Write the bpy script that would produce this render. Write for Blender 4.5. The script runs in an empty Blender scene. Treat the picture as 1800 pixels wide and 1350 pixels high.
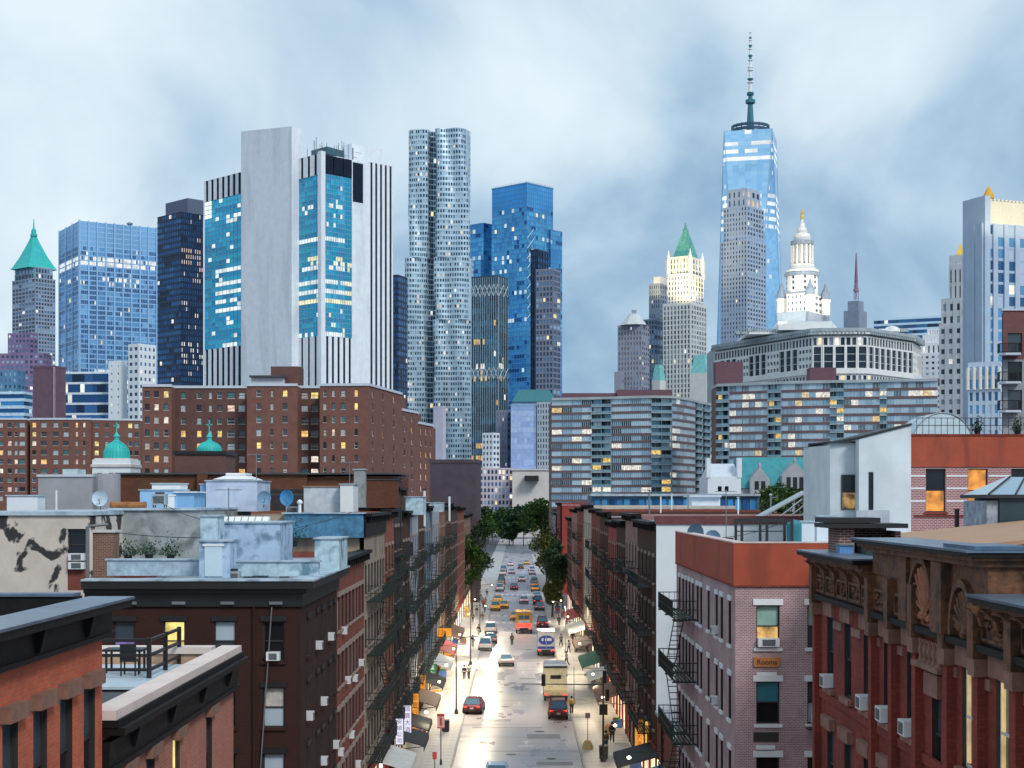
import bpy, bmesh, math, random
from mathutils import Vector, Matrix

sc = bpy.context.scene
COL = sc.collection
rad = math.radians
PI = math.pi

# ---------------------------------------------------------------- camera
F = 2700.0            # focal length in pixels of the 1800 px wide photograph
EYE = 20.0            # the walkway of a bridge, 20 m above the street
cam = bpy.data.cameras.new('camera')
cam.sensor_width = 36.0
cam.lens = F / 1800.0 * 36.0
cam.shift_x = -10.0 / 1800.0
cam.shift_y = 205.0 / 1800.0
cam.clip_start = 0.5
cam.clip_end = 20000.0
cam_o = bpy.data.objects.new('camera', cam)
COL.objects.link(cam_o)
cam_o.location = (0, 0, EYE)
cam_o.rotation_euler = (rad(90), 0, 0)
sc.camera = cam_o

# ---------------------------------------------------------------- world: dusk sky under broken cloud
SUN_EL, SUN_AZ = rad(40), rad(147)       # azimuth clockwise from +Y
w = bpy.data.worlds.new('World')
sc.world = w
w.use_nodes = True
nt = w.node_tree
N = nt.nodes
L = nt.links
N.clear()
out = N.new('ShaderNodeOutputWorld')
bg_sky = N.new('ShaderNodeBackground')
sky = N.new('ShaderNodeTexSky')
sky.sky_type = 'NISHITA'
sky.sun_disc = False
sky.sun_elevation = SUN_EL
sky.sun_rotation = SUN_AZ
sky.ozone_density = 3.0
bg_sky.inputs['Strength'].default_value = 0.07
L.new(sky.outputs[0], bg_sky.inputs['Color'])
tc = N.new('ShaderNodeTexCoord')
sep = N.new('ShaderNodeSeparateXYZ')
L.new(tc.outputs['Generated'], sep.inputs[0])
def wmath(op, a, b, clamp=False):
    m = N.new('ShaderNodeMath')
    m.operation = op
    m.use_clamp = clamp
    for i, v in enumerate((a, b)):
        if v is None:
            continue
        if isinstance(v, (int, float)):
            m.inputs[i].default_value = v
        else:
            L.new(v, m.inputs[i])
    return m.outputs[0]
zz = wmath('ADD', wmath('MAXIMUM', sep.outputs[2], 0.0), 0.38)
cx = wmath('DIVIDE', sep.outputs[0], zz)
cy = wmath('DIVIDE', sep.outputs[1], zz)
cmb = N.new('ShaderNodeCombineXYZ')
L.new(cx, cmb.inputs[0]); L.new(cy, cmb.inputs[1])
def wnoise(scale, detail, off, dist=0.0, rough=0.5):
    mp = N.new('ShaderNodeMapping')
    mp.inputs['Location'].default_value = off
    mp.inputs['Rotation'].default_value = (0, 0, rad(-14))
    mp.inputs['Scale'].default_value = (1.0, 0.75, 1)
    L.new(cmb.outputs[0], mp.inputs[0])
    n = N.new('ShaderNodeTexNoise')
    n.inputs['Scale'].default_value = scale
    n.inputs['Detail'].default_value = detail
    n.inputs['Roughness'].default_value = rough
    n.inputs['Distortion'].default_value = dist
    L.new(mp.outputs[0], n.inputs['Vector'])
    return n.outputs['Fac']
n1 = wnoise(2.4, 6.0, (21.9, 13.1, 7.0), 0.35, 0.5)
n2 = wnoise(0.8, 2.0, (3.5, 16.2, 4.0))
mixn = wmath('ADD', wmath('MULTIPLY', n1, 0.66), wmath('MULTIPLY', n2, 0.34))
ramp = N.new('ShaderNodeValToRGB')
L.new(mixn, ramp.inputs[0])
cr = ramp.color_ramp
cr.interpolation = 'B_SPLINE'
cr.elements[0].position = 0.375
cr.elements[0].color = (0.18, 0.30, 0.44, 1)
cr.elements[1].position = 0.63
cr.elements[1].color = (0.68, 0.77, 0.82, 1)
for pos, col in ((0.435, (0.25, 0.385, 0.53, 1)), (0.49, (0.38, 0.52, 0.645, 1)), (0.55, (0.52, 0.635, 0.72, 1))):
    e = cr.elements.new(pos); e.color = col
bg_cl = N.new('ShaderNodeBackground')
bg_cl.inputs['Strength'].default_value = 1.0
L.new(ramp.outputs[0], bg_cl.inputs['Color'])
mx = N.new('ShaderNodeMixShader')
mx.inputs[0].default_value = 0.93       # cloud cover
L.new(bg_sky.outputs[0], mx.inputs[1])
L.new(bg_cl.outputs[0], mx.inputs[2])
L.new(mx.outputs[0], out.inputs['Surface'])

# ---------------------------------------------------------------- soft sun behind the cloud
sl = bpy.data.lights.new('sun', 'SUN')
sl.energy = 1.5
sl.angle = rad(14)
sl.color = (1.0, 0.97, 0.92)
so = bpy.data.objects.new('sun', sl)
COL.objects.link(so)
sdir = Vector((math.sin(SUN_AZ) * math.cos(SUN_EL), math.cos(SUN_AZ) * math.cos(SUN_EL), math.sin(SUN_EL)))
so.rotation_euler = sdir.to_track_quat('Z', 'Y').to_euler()
so.location = (0, -40, 80)

sc.view_settings.view_transform = 'Standard'
sc.view_settings.look = 'None'
sc.view_settings.gamma = 1.0
sc.view_settings.use_curve_mapping = False
sc.view_settings.exposure = 0.35
sc.render.engine = 'CYCLES'
sc.cycles.use_denoising = True
sc.cycles.max_bounces = 5
sc.cycles.diffuse_bounces = 3
sc.cycles.glossy_bounces = 3
sc.cycles.caustics_reflective = False
sc.cycles.caustics_refractive = False
sc.cycles.sample_clamp_indirect = 4.0

# ---------------------------------------------------------------- helpers
rnd = random.Random(11)
def PX(px, d): return (px - 910.0) * d / F
def PZ(py, d): return EYE + (880.0 - py) * d / F
def V2(px, d): return Vector((PX(px, d), d))

class Frame:
    """a vertical wall plane: O a point on it at z = 0, N its outward normal, U along it"""
    def __init__(s, O, n):
        s.O = Vector((O[0], O[1])); s.N = Vector((n[0], n[1])).normalized()
        s.U = Vector((s.N.y, -s.N.x)); s.rot = math.atan2(s.U.y, s.U.x)
    def u(s, x, y): return (Vector((x, y)) - s.O).dot(s.U)
    def p(s, u, out, z):
        q = s.O + s.U * u + s.N * out
        return (q.x, q.y, z)

class MB:
    def __init__(s): s.v = []; s.f = []; s.m = []
    def face(s, pts, m=0):
        n = len(s.v); s.v += [tuple(p) for p in pts]; s.f.append(tuple(range(n, n + len(pts)))); s.m.append(m)
    def hexa(s, p, m=0):                     # 8 corners: bottom ring (ccw from above) then top ring
        n = len(s.v); s.v += [tuple(q) for q in p]
        for f in ((3, 2, 1, 0), (4, 5, 6, 7), (0, 1, 5, 4), (1, 2, 6, 5), (2, 3, 7, 6), (3, 0, 4, 7)):
            s.f.append(tuple(n + i for i in f)); s.m.append(m)
    def box(s, x0, x1, y0, y1, z0, z1, m=0):
        s.hexa([(x0, y0, z0), (x1, y0, z0), (x1, y1, z0), (x0, y1, z0), (x0, y0, z1), (x1, y0, z1), (x1, y1, z1), (x0, y1, z1)], m)
    def fbox(s, fr, u0, u1, o0, o1, z0, z1, m=0):   # box in a wall frame
        if u1 < u0: u0, u1 = u1, u0
        s.hexa([fr.p(u0, o0, z0), fr.p(u1, o0, z0), fr.p(u1, o1, z0), fr.p(u0, o1, z0),
                fr.p(u0, o0, z1), fr.p(u1, o0, z1), fr.p(u1, o1, z1), fr.p(u0, o1, z1)], m)
    def prism(s, poly, z0, z1, m=0, mtop=None):      # poly ccw from above
        n = len(s.v); k = len(poly)
        s.v += [(p[0], p[1], z0) for p in poly] + [(p[0], p[1], z1) for p in poly]
        for i in range(k):
            j = (i + 1) % k
            s.f.append((n + i, n + j, n + k + j, n + k + i)); s.m.append(m)
        s.f.append(tuple(n + k + i for i in range(k))); s.m.append(m if mtop is None else mtop)
        s.f.append(tuple(n + i for i in reversed(range(k)))); s.m.append(m)
    def loft(s, rings, m=0, cap=True):
        n = len(s.v); k = len(rings[0])
        for r in rings: s.v += [tuple(p) for p in r]
        for a in range(len(rings) - 1):
            for i in range(k):
                j = (i + 1) % k
                s.f.append((n + a * k + i, n + a * k + j, n + (a + 1) * k + j, n + (a + 1) * k + i)); s.m.append(m)
        if cap:
            s.f.append(tuple(n + i for i in reversed(range(k)))); s.m.append(m)
            t = n + (len(rings) - 1) * k
            s.f.append(tuple(t + i for i in range(k))); s.m.append(m)
    def lathe(s, c, prof, n=12, m=0, rot=0.0):
        s.loft([[(c[0] + r * math.cos(rot + 2 * PI * i / n), c[1] + r * math.sin(rot + 2 * PI * i / n), c[2] + z) for i in range(n)] for r, z in prof], m)
    def tube(s, a, b, r, n=6, m=0, r2=None):
        a = Vector(a); b = Vector(b); d = (b - a)
        if d.length < 1e-6: return
        d.normalize()
        t = Vector((0, 0, 1)) if abs(d.z) < 0.9 else Vector((1, 0, 0))
        e1 = d.cross(t).normalized(); e2 = d.cross(e1)
        r2 = r if r2 is None else r2
        s.loft([[tuple(c + (e1 * math.cos(-2 * PI * i / n) + e2 * math.sin(-2 * PI * i / n)) * q) for i in range(n)] for c, q in ((a, r), (b, r2))], m)
    def mesh(s, name, mats, org=(0, 0, 0), smooth=False):
        ox, oy, oz = org
        me = bpy.data.meshes.new(name)
        me.from_pydata([(x - ox, y - oy, z - oz) for x, y, z in s.v], [], s.f)
        if not isinstance(mats, (list, tuple)): mats = [mats]
        for q in mats: me.materials.append(q)
        if len(mats) > 1: me.polygons.foreach_set('material_index', s.m)
        uv = me.uv_layers.new(name='uv')
        buf = []
        for p in me.polygons:
            nx, ny, nz = p.normal
            if abs(nz) > 0.75:
                for i in p.vertices: q = s.v[i]; buf += (q[0], q[1])
            else:
                h = math.hypot(nx, ny); tx, ty = -ny / h, nx / h
                for i in p.vertices: q = s.v[i]; buf += (q[0] * tx + q[1] * ty, q[2])
        uv.data.foreach_set('uv', buf)
        if smooth: me.polygons.foreach_set('use_smooth', [True] * len(me.polygons))
        return me
    def build(s, name, mats, parent=None, org=None, smooth=False, **props):
        if org is None: org = tuple(parent.location) if parent else (0, 0, 0)
        return link(name, s.mesh(name, mats, org, smooth), parent, (0, 0, 0) if parent else org, **props)

def link(name, data, parent=None, loc=(0, 0, 0), rz=0.0, **props):
    o = bpy.data.objects.new(name, data)
    COL.objects.link(o)
    o.location = loc
    if rz: o.rotation_euler = (0, 0, rz)
    if parent: o.parent = parent
    for k, v in props.items(): o[k] = v
    return o
def thing(name, label, cat, loc=(0, 0, 0), rz=0.0, group=None):
    o = link(name, None, None, loc, rz)
    o.empty_display_size = 0.1
    o['label'] = label; o['category'] = cat
    if group: o['group'] = group
    return o
def tag(o, label, cat, group=None):
    o['label'] = label; o['category'] = cat
    if group: o['group'] = group
    return o
def copy_tree(o, parent=None):
    c = o.copy(); COL.objects.link(c)
    if parent: c.parent = parent
    for ch in [q for q in o.children]: copy_tree(ch, c)
    return c

# ---------------------------------------------------------------- materials
def node_mat(name):
    m = bpy.data.materials.new(name); m.use_nodes = True
    nt = m.node_tree
    return m, nt.nodes, nt.links, nt.nodes['Principled BSDF']
def M(name, rgb, rough=0.75, metal=0.0, var=0.22, scale=1.2, bump=0.0, stain=0.0, stain_rgb=(0.05, 0.05, 0.05), stain_scale=0.5, spec=0.5, streak=False):
    m, n, l, b = node_mat(name)
    b.inputs['Roughness'].default_value = rough
    b.inputs['Metallic'].default_value = metal
    b.inputs['Specular IOR Level'].default_value = spec
    t = n.new('ShaderNodeTexCoord')
    no = n.new('ShaderNodeTexNoise'); no.inputs['Scale'].default_value = scale; no.inputs['Detail'].default_value = 6.0; no.inputs['Roughness'].default_value = 0.65
    l.new(t.outputs['Object'], no.inputs['Vector'])
    r = n.new('ShaderNodeValToRGB'); l.new(no.outputs['Fac'], r.inputs[0])
    r.color_ramp.elements[0].position = 0.3; r.color_ramp.elements[1].position = 0.7
    r.color_ramp.elements[0].color = tuple(c * (1 - var) for c in rgb) + (1,)
    r.color_ramp.elements[1].color = tuple(min(1, c * (1 + var)) for c in rgb) + (1,)
    colr = r.outputs[0]
    if stain > 0:
        mp = n.new('ShaderNodeMapping'); l.new(t.outputs['Object'], mp.inputs[0])
        if streak: mp.inputs['Scale'].default_value = (1, 1, 0.18)
        s2 = n.new('ShaderNodeTexNoise'); s2.inputs['Scale'].default_value = stain_scale; s2.inputs['Detail'].default_value = 5.0; s2.inputs['Distortion'].default_value = 0.4
        l.new(mp.outputs[0], s2.inputs['Vector'])
        r2 = n.new('ShaderNodeValToRGB'); l.new(s2.outputs['Fac'], r2.inputs[0])
        r2.color_ramp.elements[0].position = 0.5; r2.color_ramp.elements[0].color = (0, 0, 0, 1)
        r2.color_ramp.elements[1].position = 0.66; r2.color_ramp.elements[1].color = (stain,) * 3 + (1,)
        mx = n.new('ShaderNodeMix'); mx.data_type = 'RGBA'
        l.new(r2.outputs[0], mx.inputs[0]); l.new(colr, mx.inputs[6]); mx.inputs[7].default_value = tuple(stain_rgb) + (1,)
        colr = mx.outputs[2]
    l.new(colr, b.inputs['Base Color'])
    if bump > 0:
        bp = n.new('ShaderNodeBump'); bp.inputs['Strength'].default_value = bump; bp.inputs['Distance'].default_value = 0.05
        l.new(no.outputs['Fac'], bp.inputs['Height']); l.new(bp.outputs[0], b.inputs['Normal'])
    return m
def BR(name, c1, c2, mortar, bw=0.22, bh=0.075, ms=0.011, rough=0.85, stain=0.25, stain_rgb=(0.05, 0.03, 0.025), bump=0.5):
    m, n, l, b = node_mat(name)
    b.inputs['Roughness'].default_value = rough
    b.inputs['Specular IOR Level'].default_value = 0.25
    t = n.new('ShaderNodeTexCoord')
    br = n.new('ShaderNodeTexBrick')
    br.inputs['Scale'].default_value = 1.0
    br.inputs['Brick Width'].default_value = bw; br.inputs['Row Height'].default_value = bh
    br.inputs['Mortar Size'].default_value = ms; br.inputs['Mortar Smooth'].default_value = 0.2
    br.inputs['Color1'].default_value = tuple(c1) + (1,); br.inputs['Color2'].default_value = tuple(c2) + (1,); br.inputs['Mortar'].default_value = tuple(mortar) + (1,)
    l.new(t.outputs['UV'], br.inputs['Vector'])
    no = n.new('ShaderNodeTexNoise'); no.inputs['Scale'].default_value = 0.6; no.inputs['Detail'].default_value = 7.0; no.inputs['Roughness'].default_value = 0.65
    l.new(t.outputs['Object'], no.inputs['Vector'])
    r = n.new('ShaderNodeValToRGB'); l.new(no.outputs['Fac'], r.inputs[0])
    r.color_ramp.elements[0].position = 0.42; r.color_ramp.elements[0].color = (0, 0, 0, 1)
    r.color_ramp.elements[1].position = 0.72; r.color_ramp.elements[1].color = (stain,) * 3 + (1,)
    mx = n.new('ShaderNodeMix'); mx.data_type = 'RGBA'
    l.new(r.outputs[0], mx.inputs[0]); l.new(br.outputs['Color'], mx.inputs[6]); mx.inputs[7].default_value = tuple(stain_rgb) + (1,)
    l.new(mx.outputs[2], b.inputs['Base Color'])
    bp = n.new('ShaderNodeBump'); bp.inputs['Strength'].default_value = bump; bp.inputs['Distance'].default_value = 0.012; bp.invert = True
    l.new(br.outputs['Fac'], bp.inputs['Height']); l.new(bp.outputs[0], b.inputs['Normal'])
    return m
def GL(name, rgb, metal=0.0, rough=0.1, var=0.0):
    m, n, l, b = node_mat(name)
    b.inputs['Roughness'].default_value = rough; b.inputs['Metallic'].default_value = metal
    b.inputs['Base Color'].default_value = tuple(rgb) + (1,)
    if var > 0:
        t = n.new('ShaderNodeTexCoord'); no = n.new('ShaderNodeTexNoise'); no.inputs['Scale'].default_value = 0.02; no.inputs['Detail'].default_value = 3
        l.new(t.outputs['Object'], no.inputs['Vector'])
        r = n.new('ShaderNodeValToRGB'); l.new(no.outputs['Fac'], r.inputs[0])
        r.color_ramp.elements[0].position = 0.35; r.color_ramp.elements[1].position = 0.65
        r.color_ramp.elements[0].color = tuple(c * (1 - var) for c in rgb) + (1,); r.color_ramp.elements[1].color = tuple(min(1, c * (1 + var)) for c in rgb) + (1,)
        l.new(r.outputs[0], b.inputs['Base Color'])
    return m
def EM(name, rgb, strength, scale=1.4, lo=0.35, base=(0.05, 0.04, 0.03)):
    """a lit room seen through its pane: brightness varies inside"""
    m, n, l, b = node_mat(name)
    b.inputs['Base Color'].default_value = tuple(base) + (1,); b.inputs['Roughness'].default_value = 0.15
    b.inputs['Emission Color'].default_value = tuple(rgb) + (1,)
    t = n.new('ShaderNodeTexCoord'); no = n.new('ShaderNodeTexNoise'); no.inputs['Scale'].default_value = scale; no.inputs['Detail'].default_value = 3.0
    oi = n.new('ShaderNodeObjectInfo'); ad = n.new('ShaderNodeVectorMath'); ad.operation = 'ADD'
    ml = n.new('ShaderNodeMath'); ml.operation = 'MULTIPLY'; ml.inputs[1].default_value = 50.0
    l.new(oi.outputs['Random'], ml.inputs[0]); l.new(t.outputs['Object'], ad.inputs[0]); l.new(ml.outputs[0], ad.inputs[1])
    l.new(ad.outputs[0], no.inputs['Vector'])
    mr = n.new('ShaderNodeMapRange'); mr.inputs['From Min'].default_value = 0.35; mr.inputs['From Max'].default_value = 0.65
    mr.inputs['To Min'].default_value = strength * lo; mr.inputs['To Max'].default_value = strength
    l.new(no.outputs['Fac'], mr.inputs['Value']); l.new(mr.outputs[0], b.inputs['Emission Strength'])
    return m
# ---------------------------------------------------------------- material stock
m_ground = M('ground_mat', (0.13, 0.13, 0.14), 0.9)
m_flag = M('flagstone', (0.52, 0.50, 0.485), 0.5, var=0.18, scale=0.9, stain=0.5, stain_rgb=(0.16, 0.15, 0.16), stain_scale=0.7)
m_kerb = M('kerbstone', (0.36, 0.35, 0.36), 0.7)
m_paint = M('road_paint', (0.78, 0.77, 0.75), 0.5, var=0.25, scale=3.0)
m_steel = M('dark_steel', (0.018, 0.019, 0.021), 0.5, var=0.3)
m_steel_g = M('green_black_steel', (0.016, 0.026, 0.024), 0.55, var=0.4, scale=3)
m_grey_metal = M('grey_metal', (0.22, 0.23, 0.24), 0.45, metal=0.5)
m_galv = M('galvanised', (0.42, 0.46, 0.5), 0.4, metal=0.4)
m_white = M('white_paint', (0.78, 0.79, 0.8), 0.6, var=0.06)
m_stone = M('pale_stone', (0.58, 0.55, 0.52), 0.8, var=0.12)
m_brown_stone = M('brownstone_trim', (0.26, 0.135, 0.095), 0.8, var=0.25, scale=2.0, stain=0.6, stain_rgb=(0.08, 0.045, 0.035))
m_tar = M('roof_tar', (0.05, 0.055, 0.062), 0.6, var=0.4, scale=0.8, bump=0.2)
m_roof_silver = M('silver_roof_coat', (0.42, 0.52, 0.6), 0.45, var=0.3, scale=0.8, stain=0.7, stain_rgb=(0.12, 0.17, 0.21), stain_scale=0.9)
m_black = M('black_paint', (0.012, 0.011, 0.012), 0.5, var=0.3)
m_frame_d = M('dark_window_frame', (0.035, 0.028, 0.026), 0.5, var=0.2)
m_frame_w = M('white_window_frame', (0.62, 0.62, 0.62), 0.5, var=0.08)
g_dark = GL('dark_pane', (0.012, 0.014, 0.017), 0.0, 0.06)
g_dim = GL('dim_pane', (0.05, 0.07, 0.09), 0.0, 0.12)
g_sky = GL('pale_blind_pane', (0.42, 0.5, 0.56), 0.0, 0.2)
g_curt = M('curtain_behind_pane', (0.5, 0.46, 0.42), 0.35, var=0.4, scale=2.5)
e_warm = EM('warm_lit_pane', (1.0, 0.55, 0.17), 1.15)
e_yel = EM('yellow_lit_pane', (1.0, 0.78, 0.25), 1.1)
e_white = EM('white_lit_pane', (1.0, 0.92, 0.76), 1.0)
e_pink = EM('pinkish_lit_pane', (1.0, 0.72, 0.58), 0.85)
e_purple = EM('purple_lit_pane', (0.42, 0.28, 0.85), 0.45)
e_cool = EM('cool_lit_pane', (0.75, 0.93, 1.0), 0.9)

def wall_open(mb, fr, u0, u1, z0, z1, ops, dep=0.22, m=0, mr=None, caps=False):
    us = sorted(set([u0, u1] + [round(v, 4) for o in ops for v in o[:2]]))
    zs = sorted(set([z0, z1] + [round(v, 4) for o in ops for v in o[2:4]]))
    for i in range(len(us) - 1):
        zc0 = None
        for j in range(len(zs) - 1):
            uc, zc = (us[i] + us[i + 1]) / 2, (zs[j] + zs[j + 1]) / 2
            hole = any(o[0] < uc < o[1] and o[2] < zc < o[3] for o in ops)
            if not hole and zc0 is None: zc0 = zs[j]
            if zc0 is not None and (hole or j == len(zs) - 2):
                top = zs[j] if hole else zs[j + 1]
                mb.face([fr.p(us[i + 1], 0, zc0), fr.p(us[i], 0, zc0), fr.p(us[i], 0, top), fr.p(us[i + 1], 0, top)], m)
                zc0 = None
    mr = m if mr is None else mr
    for u in (u0, u1) if caps else (): mb.face([fr.p(u, 0, z0), fr.p(u, 0, z1), fr.p(u, -dep - .12, z1), fr.p(u, -dep - .12, z0)], m)
    for a, b, c, d in [o[:4] for o in ops]:
        for (p, q) in (((a, c), (a, d)), ((b, d), (b, c)), ((a, d), (b, d)), ((b, c), (a, c))):
            mb.face([fr.p(p[0], 0, p[1]), fr.p(q[0], 0, q[1]), fr.p(q[0], -dep, q[1]), fr.p(p[0], -dep, p[1])], mr)

_wc = {}
def _cached(key, fn):
    if key not in _wc: _wc[key] = fn()
    return _wc[key]
def win_frame_mb(w, h, t=0.06, d=0.05, rail=True):
    b = MB()
    b.box(-w / 2, -w / 2 + t, -d, 0.02, 0, h); b.box(w / 2 - t, w / 2, -d, 0.02, 0, h)
    b.box(-w / 2 + t, w / 2 - t, -d, 0.02, 0, t); b.box(-w / 2 + t, w / 2 - t, -d, 0.02, h - t, h)
    if rail: b.box(-w / 2 + t, w / 2 - t, -d, 0.03, h * 0.5 - t / 2, h * 0.5 + t / 2)
    return b
def window(parent, fr, u, z, w, h, pane, frame=None, rec=0.13, lintel=None, sill=None, split=None, joined=False, rail=True, t=0.06):
    """window centred on u with its bottom at z; lintel/sill = (material, overhang, height, projection)"""
    frame = frame or m_frame_d
    w = round(w, 3); h = round(h, 3)
    x, y, zz = fr.p(u, -rec, z)
    px, py, pz = parent.location
    loc = (x - px, y - py, zz - pz)
    if joined:
        def mk():
            b = win_frame_mb(w, h, t, rail=rail); b.m = [0] * len(b.f)
            b.box(-w / 2 + t, w / 2 - t, -0.04, -0.02, t, h - t, 1)
            for tr, zz0, k in ((lintel, h, 0), (sill, 0, 1)):
                if tr:
                    if k == 0: b.box(-w / 2 - tr[1], w / 2 + tr[1], rec - 0.05, rec + tr[3], h + 0.003, h + tr[2], 2)
                    else: b.box(-w / 2 - tr[1], w / 2 + tr[1], rec - 0.05, rec + tr[3], -tr[2], -0.003, 2)
            tm = (lintel or sill)
            return b.mesh('window', [frame, pane] + ([tm[0]] if tm else []))
        return link('window', _cached(('j', w, h, frame.name, pane.name, lintel and (lintel[0].name,) + lintel[1:], sill and (sill[0].name,) + sill[1:], rec, rail), mk), parent, loc, fr.rot)
    o = link('window', _cached(('f', w, h, frame.name, t, rail), lambda: win_frame_mb(w, h, t, rail=rail).mesh('window', frame)), parent, loc, fr.rot)
    def pane_mesh(za, zb, pm):
        b = MB(); b.box(-w / 2 + t, w / 2 - t, -0.04, -0.02, za, zb); return b.mesh('pane', pm)
    if split:
        hm = h * 0.5
        link('pane', _cached(('p', w, h, 0, pane.name, t), lambda: pane_mesh(t, hm - t / 2, pane)), o)
        link('pane', _cached(('p', w, h, 1, split.name, t), lambda: pane_mesh(hm + t / 2, h - t, split)), o)
    else:
        link('pane', _cached(('p', w, h, 2, pane.name, t), lambda: pane_mesh(t, h - t, pane)), o)
    if lintel:
        def mk():
            b = MB(); b.box(-w / 2 - lintel[1], w / 2 + lintel[1], rec - 0.05, rec + lintel[3], h + 0.003, h + lintel[2]); return b.mesh('lintel', lintel[0])
        link('lintel', _cached(('l', w, h, rec, lintel[0].name) + lintel[1:], mk), o)
    if sill:
        def mk():
            b = MB(); b.box(-w / 2 - sill[1], w / 2 + sill[1], rec - 0.05, rec + sill[3], -sill[2], -0.003); return b.mesh('sill', sill[0])
        link('sill', _cached(('s', w, h, rec, sill[0].name) + sill[1:], mk), o)
    return o

m_ac = M('ac_case', (0.72, 0.74, 0.75), 0.5, var=0.1)
m_acg = M('ac_grille', (0.10, 0.11, 0.12), 0.6)
def air_conditioner(fr, u, z, label, w=0.56, group='window air conditioners', h=0.36):
    x, y, zz = fr.p(u, -0.12, z)
    t = thing('air_conditioner', label, 'air conditioner', (x, y, zz), fr.rot, group)
    def body():
        b = MB(); b.box(-w / 2, w / 2, 0, 0.38, 0.0, h); return b.mesh('case', m_ac)
    def gr():
        b = MB(); b.box(-w * 0.3, w * 0.3, 0.383, 0.40, h * 0.14, h * 0.86); return b.mesh('grille', m_acg)
    link('case', _cached(('ac', w, h), body), t); link('grille', _cached(('acg', w, h), gr), t)
    return t

# ---------------------------------------------------------------- curtain walls for towers
def outn(P, Q):
    d = (Vector(Q) - Vector(P)).normalized(); return Vector((d.y, -d.x))
def curtain(gb, fb, P, Q, z0, z1, nx, nz, pier=(0.3, 0.3), band=(0.5, 0.15), fn=None, slots=0, skip_top=False):
    P = Vector(P); Q = Vector(Q); n = outn(P, Q); Ln = (Q - P).length; d = (Q - P) / Ln
    dz = (z1 - z0) / nz
    def pt(s, o, z): q = P + d * s + n * o; return (q.x, q.y, z)
    def bar(s0, s1, o, za, zb):
        fb.hexa([pt(s0, o, za), pt(s1, o, za), pt(s1, -0.05, za), pt(s0, -0.05, za), pt(s0, o, zb), pt(s1, o, zb), pt(s1, -0.05, zb), pt(s0, -0.05, zb)], slots)
    for j in range(nz):
        for i in range(nx):
            a, b = Ln * i / nx, Ln * (i + 1) / nx
            gb.face([pt(a, 0, z0 + j * dz), pt(b, 0, z0 + j * dz), pt(b, 0, z0 + (j + 1) * dz), pt(a, 0, z0 + (j + 1) * dz)], fn(i, j) if fn else 0)
    if pier and pier[0] > 0:
        for i in range(nx + 1):
            s = Ln * i / nx; a, b = max(0, s - pier[0] / 2), min(Ln, s + pier[0] / 2)
            bar(a, b, pier[1], z0, z1)
    if band and band[0] > 0:
        for j in range(nz + 1):
            if skip_top and j == nz: continue
            z = z0 + j * dz; bar(0, Ln, band[1] if band[1] != (pier or (0, 0))[1] else band[1] + 0.02, max(z0, z - band[0] / 2), min(z1, z + band[0] / 2))
def corner(xl, xc, xr, d, a):
    """plan of a square-cornered tower whose near corner shows at xc; a = angle by which its left face runs away"""
    C = Vector((PX(xc, d), d))
    def ray(px, dirv):
        k = (px - 910.0) / F
        Ls = (k * C.y - C.x) / (dirv.x - k * dirv.y)
        return C + dirv * Ls
    ar = rad(a)
    A = ray(xl, Vector((-math.cos(ar), math.sin(ar))))
    B = ray(xr, Vector((math.sin(ar), math.cos(ar))))
    return A, C, B, A + B - C
def inset(poly, k=0.985):
    c = sum((Vector(p) for p in poly), Vector((0, 0))) / len(poly)
    return [c + (Vector(p) - c) * k for p in poly]

# ================================================================ GROUND AND STREET
b = MB(); b.box(-4000, 4000, -300, 7000, -0.5, 0.0)
b.build('ground', m_ground, kind='structure')
ROAD = 4.9; LINE = 9.2
def road_mat():
    m, n, l, bs = node_mat('wet_asphalt')
    t = n.new('ShaderNodeTexCoord')
    mp = n.new('ShaderNodeMapping'); mp.inputs['Scale'].default_value = (0.35, 0.10, 1); l.new(t.outputs['Object'], mp.inputs[0])
    a = n.new('ShaderNodeTexNoise'); a.inputs['Scale'].default_value = 1.0; a.inputs['Detail'].default_value = 6; l.new(mp.outputs[0], a.inputs['Vector'])
    r = n.new('ShaderNodeValToRGB'); l.new(a.outputs['Fac'], r.inputs[0])
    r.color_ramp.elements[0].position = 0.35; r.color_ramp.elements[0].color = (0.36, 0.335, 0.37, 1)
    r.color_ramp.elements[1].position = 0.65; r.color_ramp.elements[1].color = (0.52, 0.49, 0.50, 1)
    mp2 = n.new('ShaderNodeMapping'); mp2.inputs['Scale'].default_value = (0.10, 0.55, 1); l.new(t.outputs['Object'], mp2.inputs[0])
    c = n.new('ShaderNodeTexNoise'); c.inputs['Scale'].default_value = 1.0; c.inputs['Detail'].default_value = 3; l.new(mp2.outputs[0], c.inputs['Vector'])
    r2 = n.new('ShaderNodeValToRGB'); l.new(c.outputs['Fac'], r2.inputs[0])
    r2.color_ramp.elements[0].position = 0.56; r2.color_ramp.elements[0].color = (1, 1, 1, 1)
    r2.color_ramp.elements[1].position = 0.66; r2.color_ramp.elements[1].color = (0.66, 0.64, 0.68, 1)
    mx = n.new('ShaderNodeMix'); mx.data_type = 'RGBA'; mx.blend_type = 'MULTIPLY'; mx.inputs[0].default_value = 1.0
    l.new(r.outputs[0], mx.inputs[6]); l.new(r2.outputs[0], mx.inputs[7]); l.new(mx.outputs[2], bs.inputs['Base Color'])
    mr = n.new('ShaderNodeMapRange'); mr.inputs['From Min'].default_value = 0.35; mr.inputs['From Max'].default_value = 0.65; mr.inputs['To Min'].default_value = 0.24; mr.inputs['To Max'].default_value = 0.42
    l.new(a.outputs['Fac'], mr.inputs['Value']); l.new(mr.outputs[0], bs.inputs['Roughness'])
    bs.inputs['Specular IOR Level'].default_value = 0.7
    return m
m_road = road_mat(); m_patch = M('asphalt_patch_mat', (0.2, 0.19, 0.21), 0.45)
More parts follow.
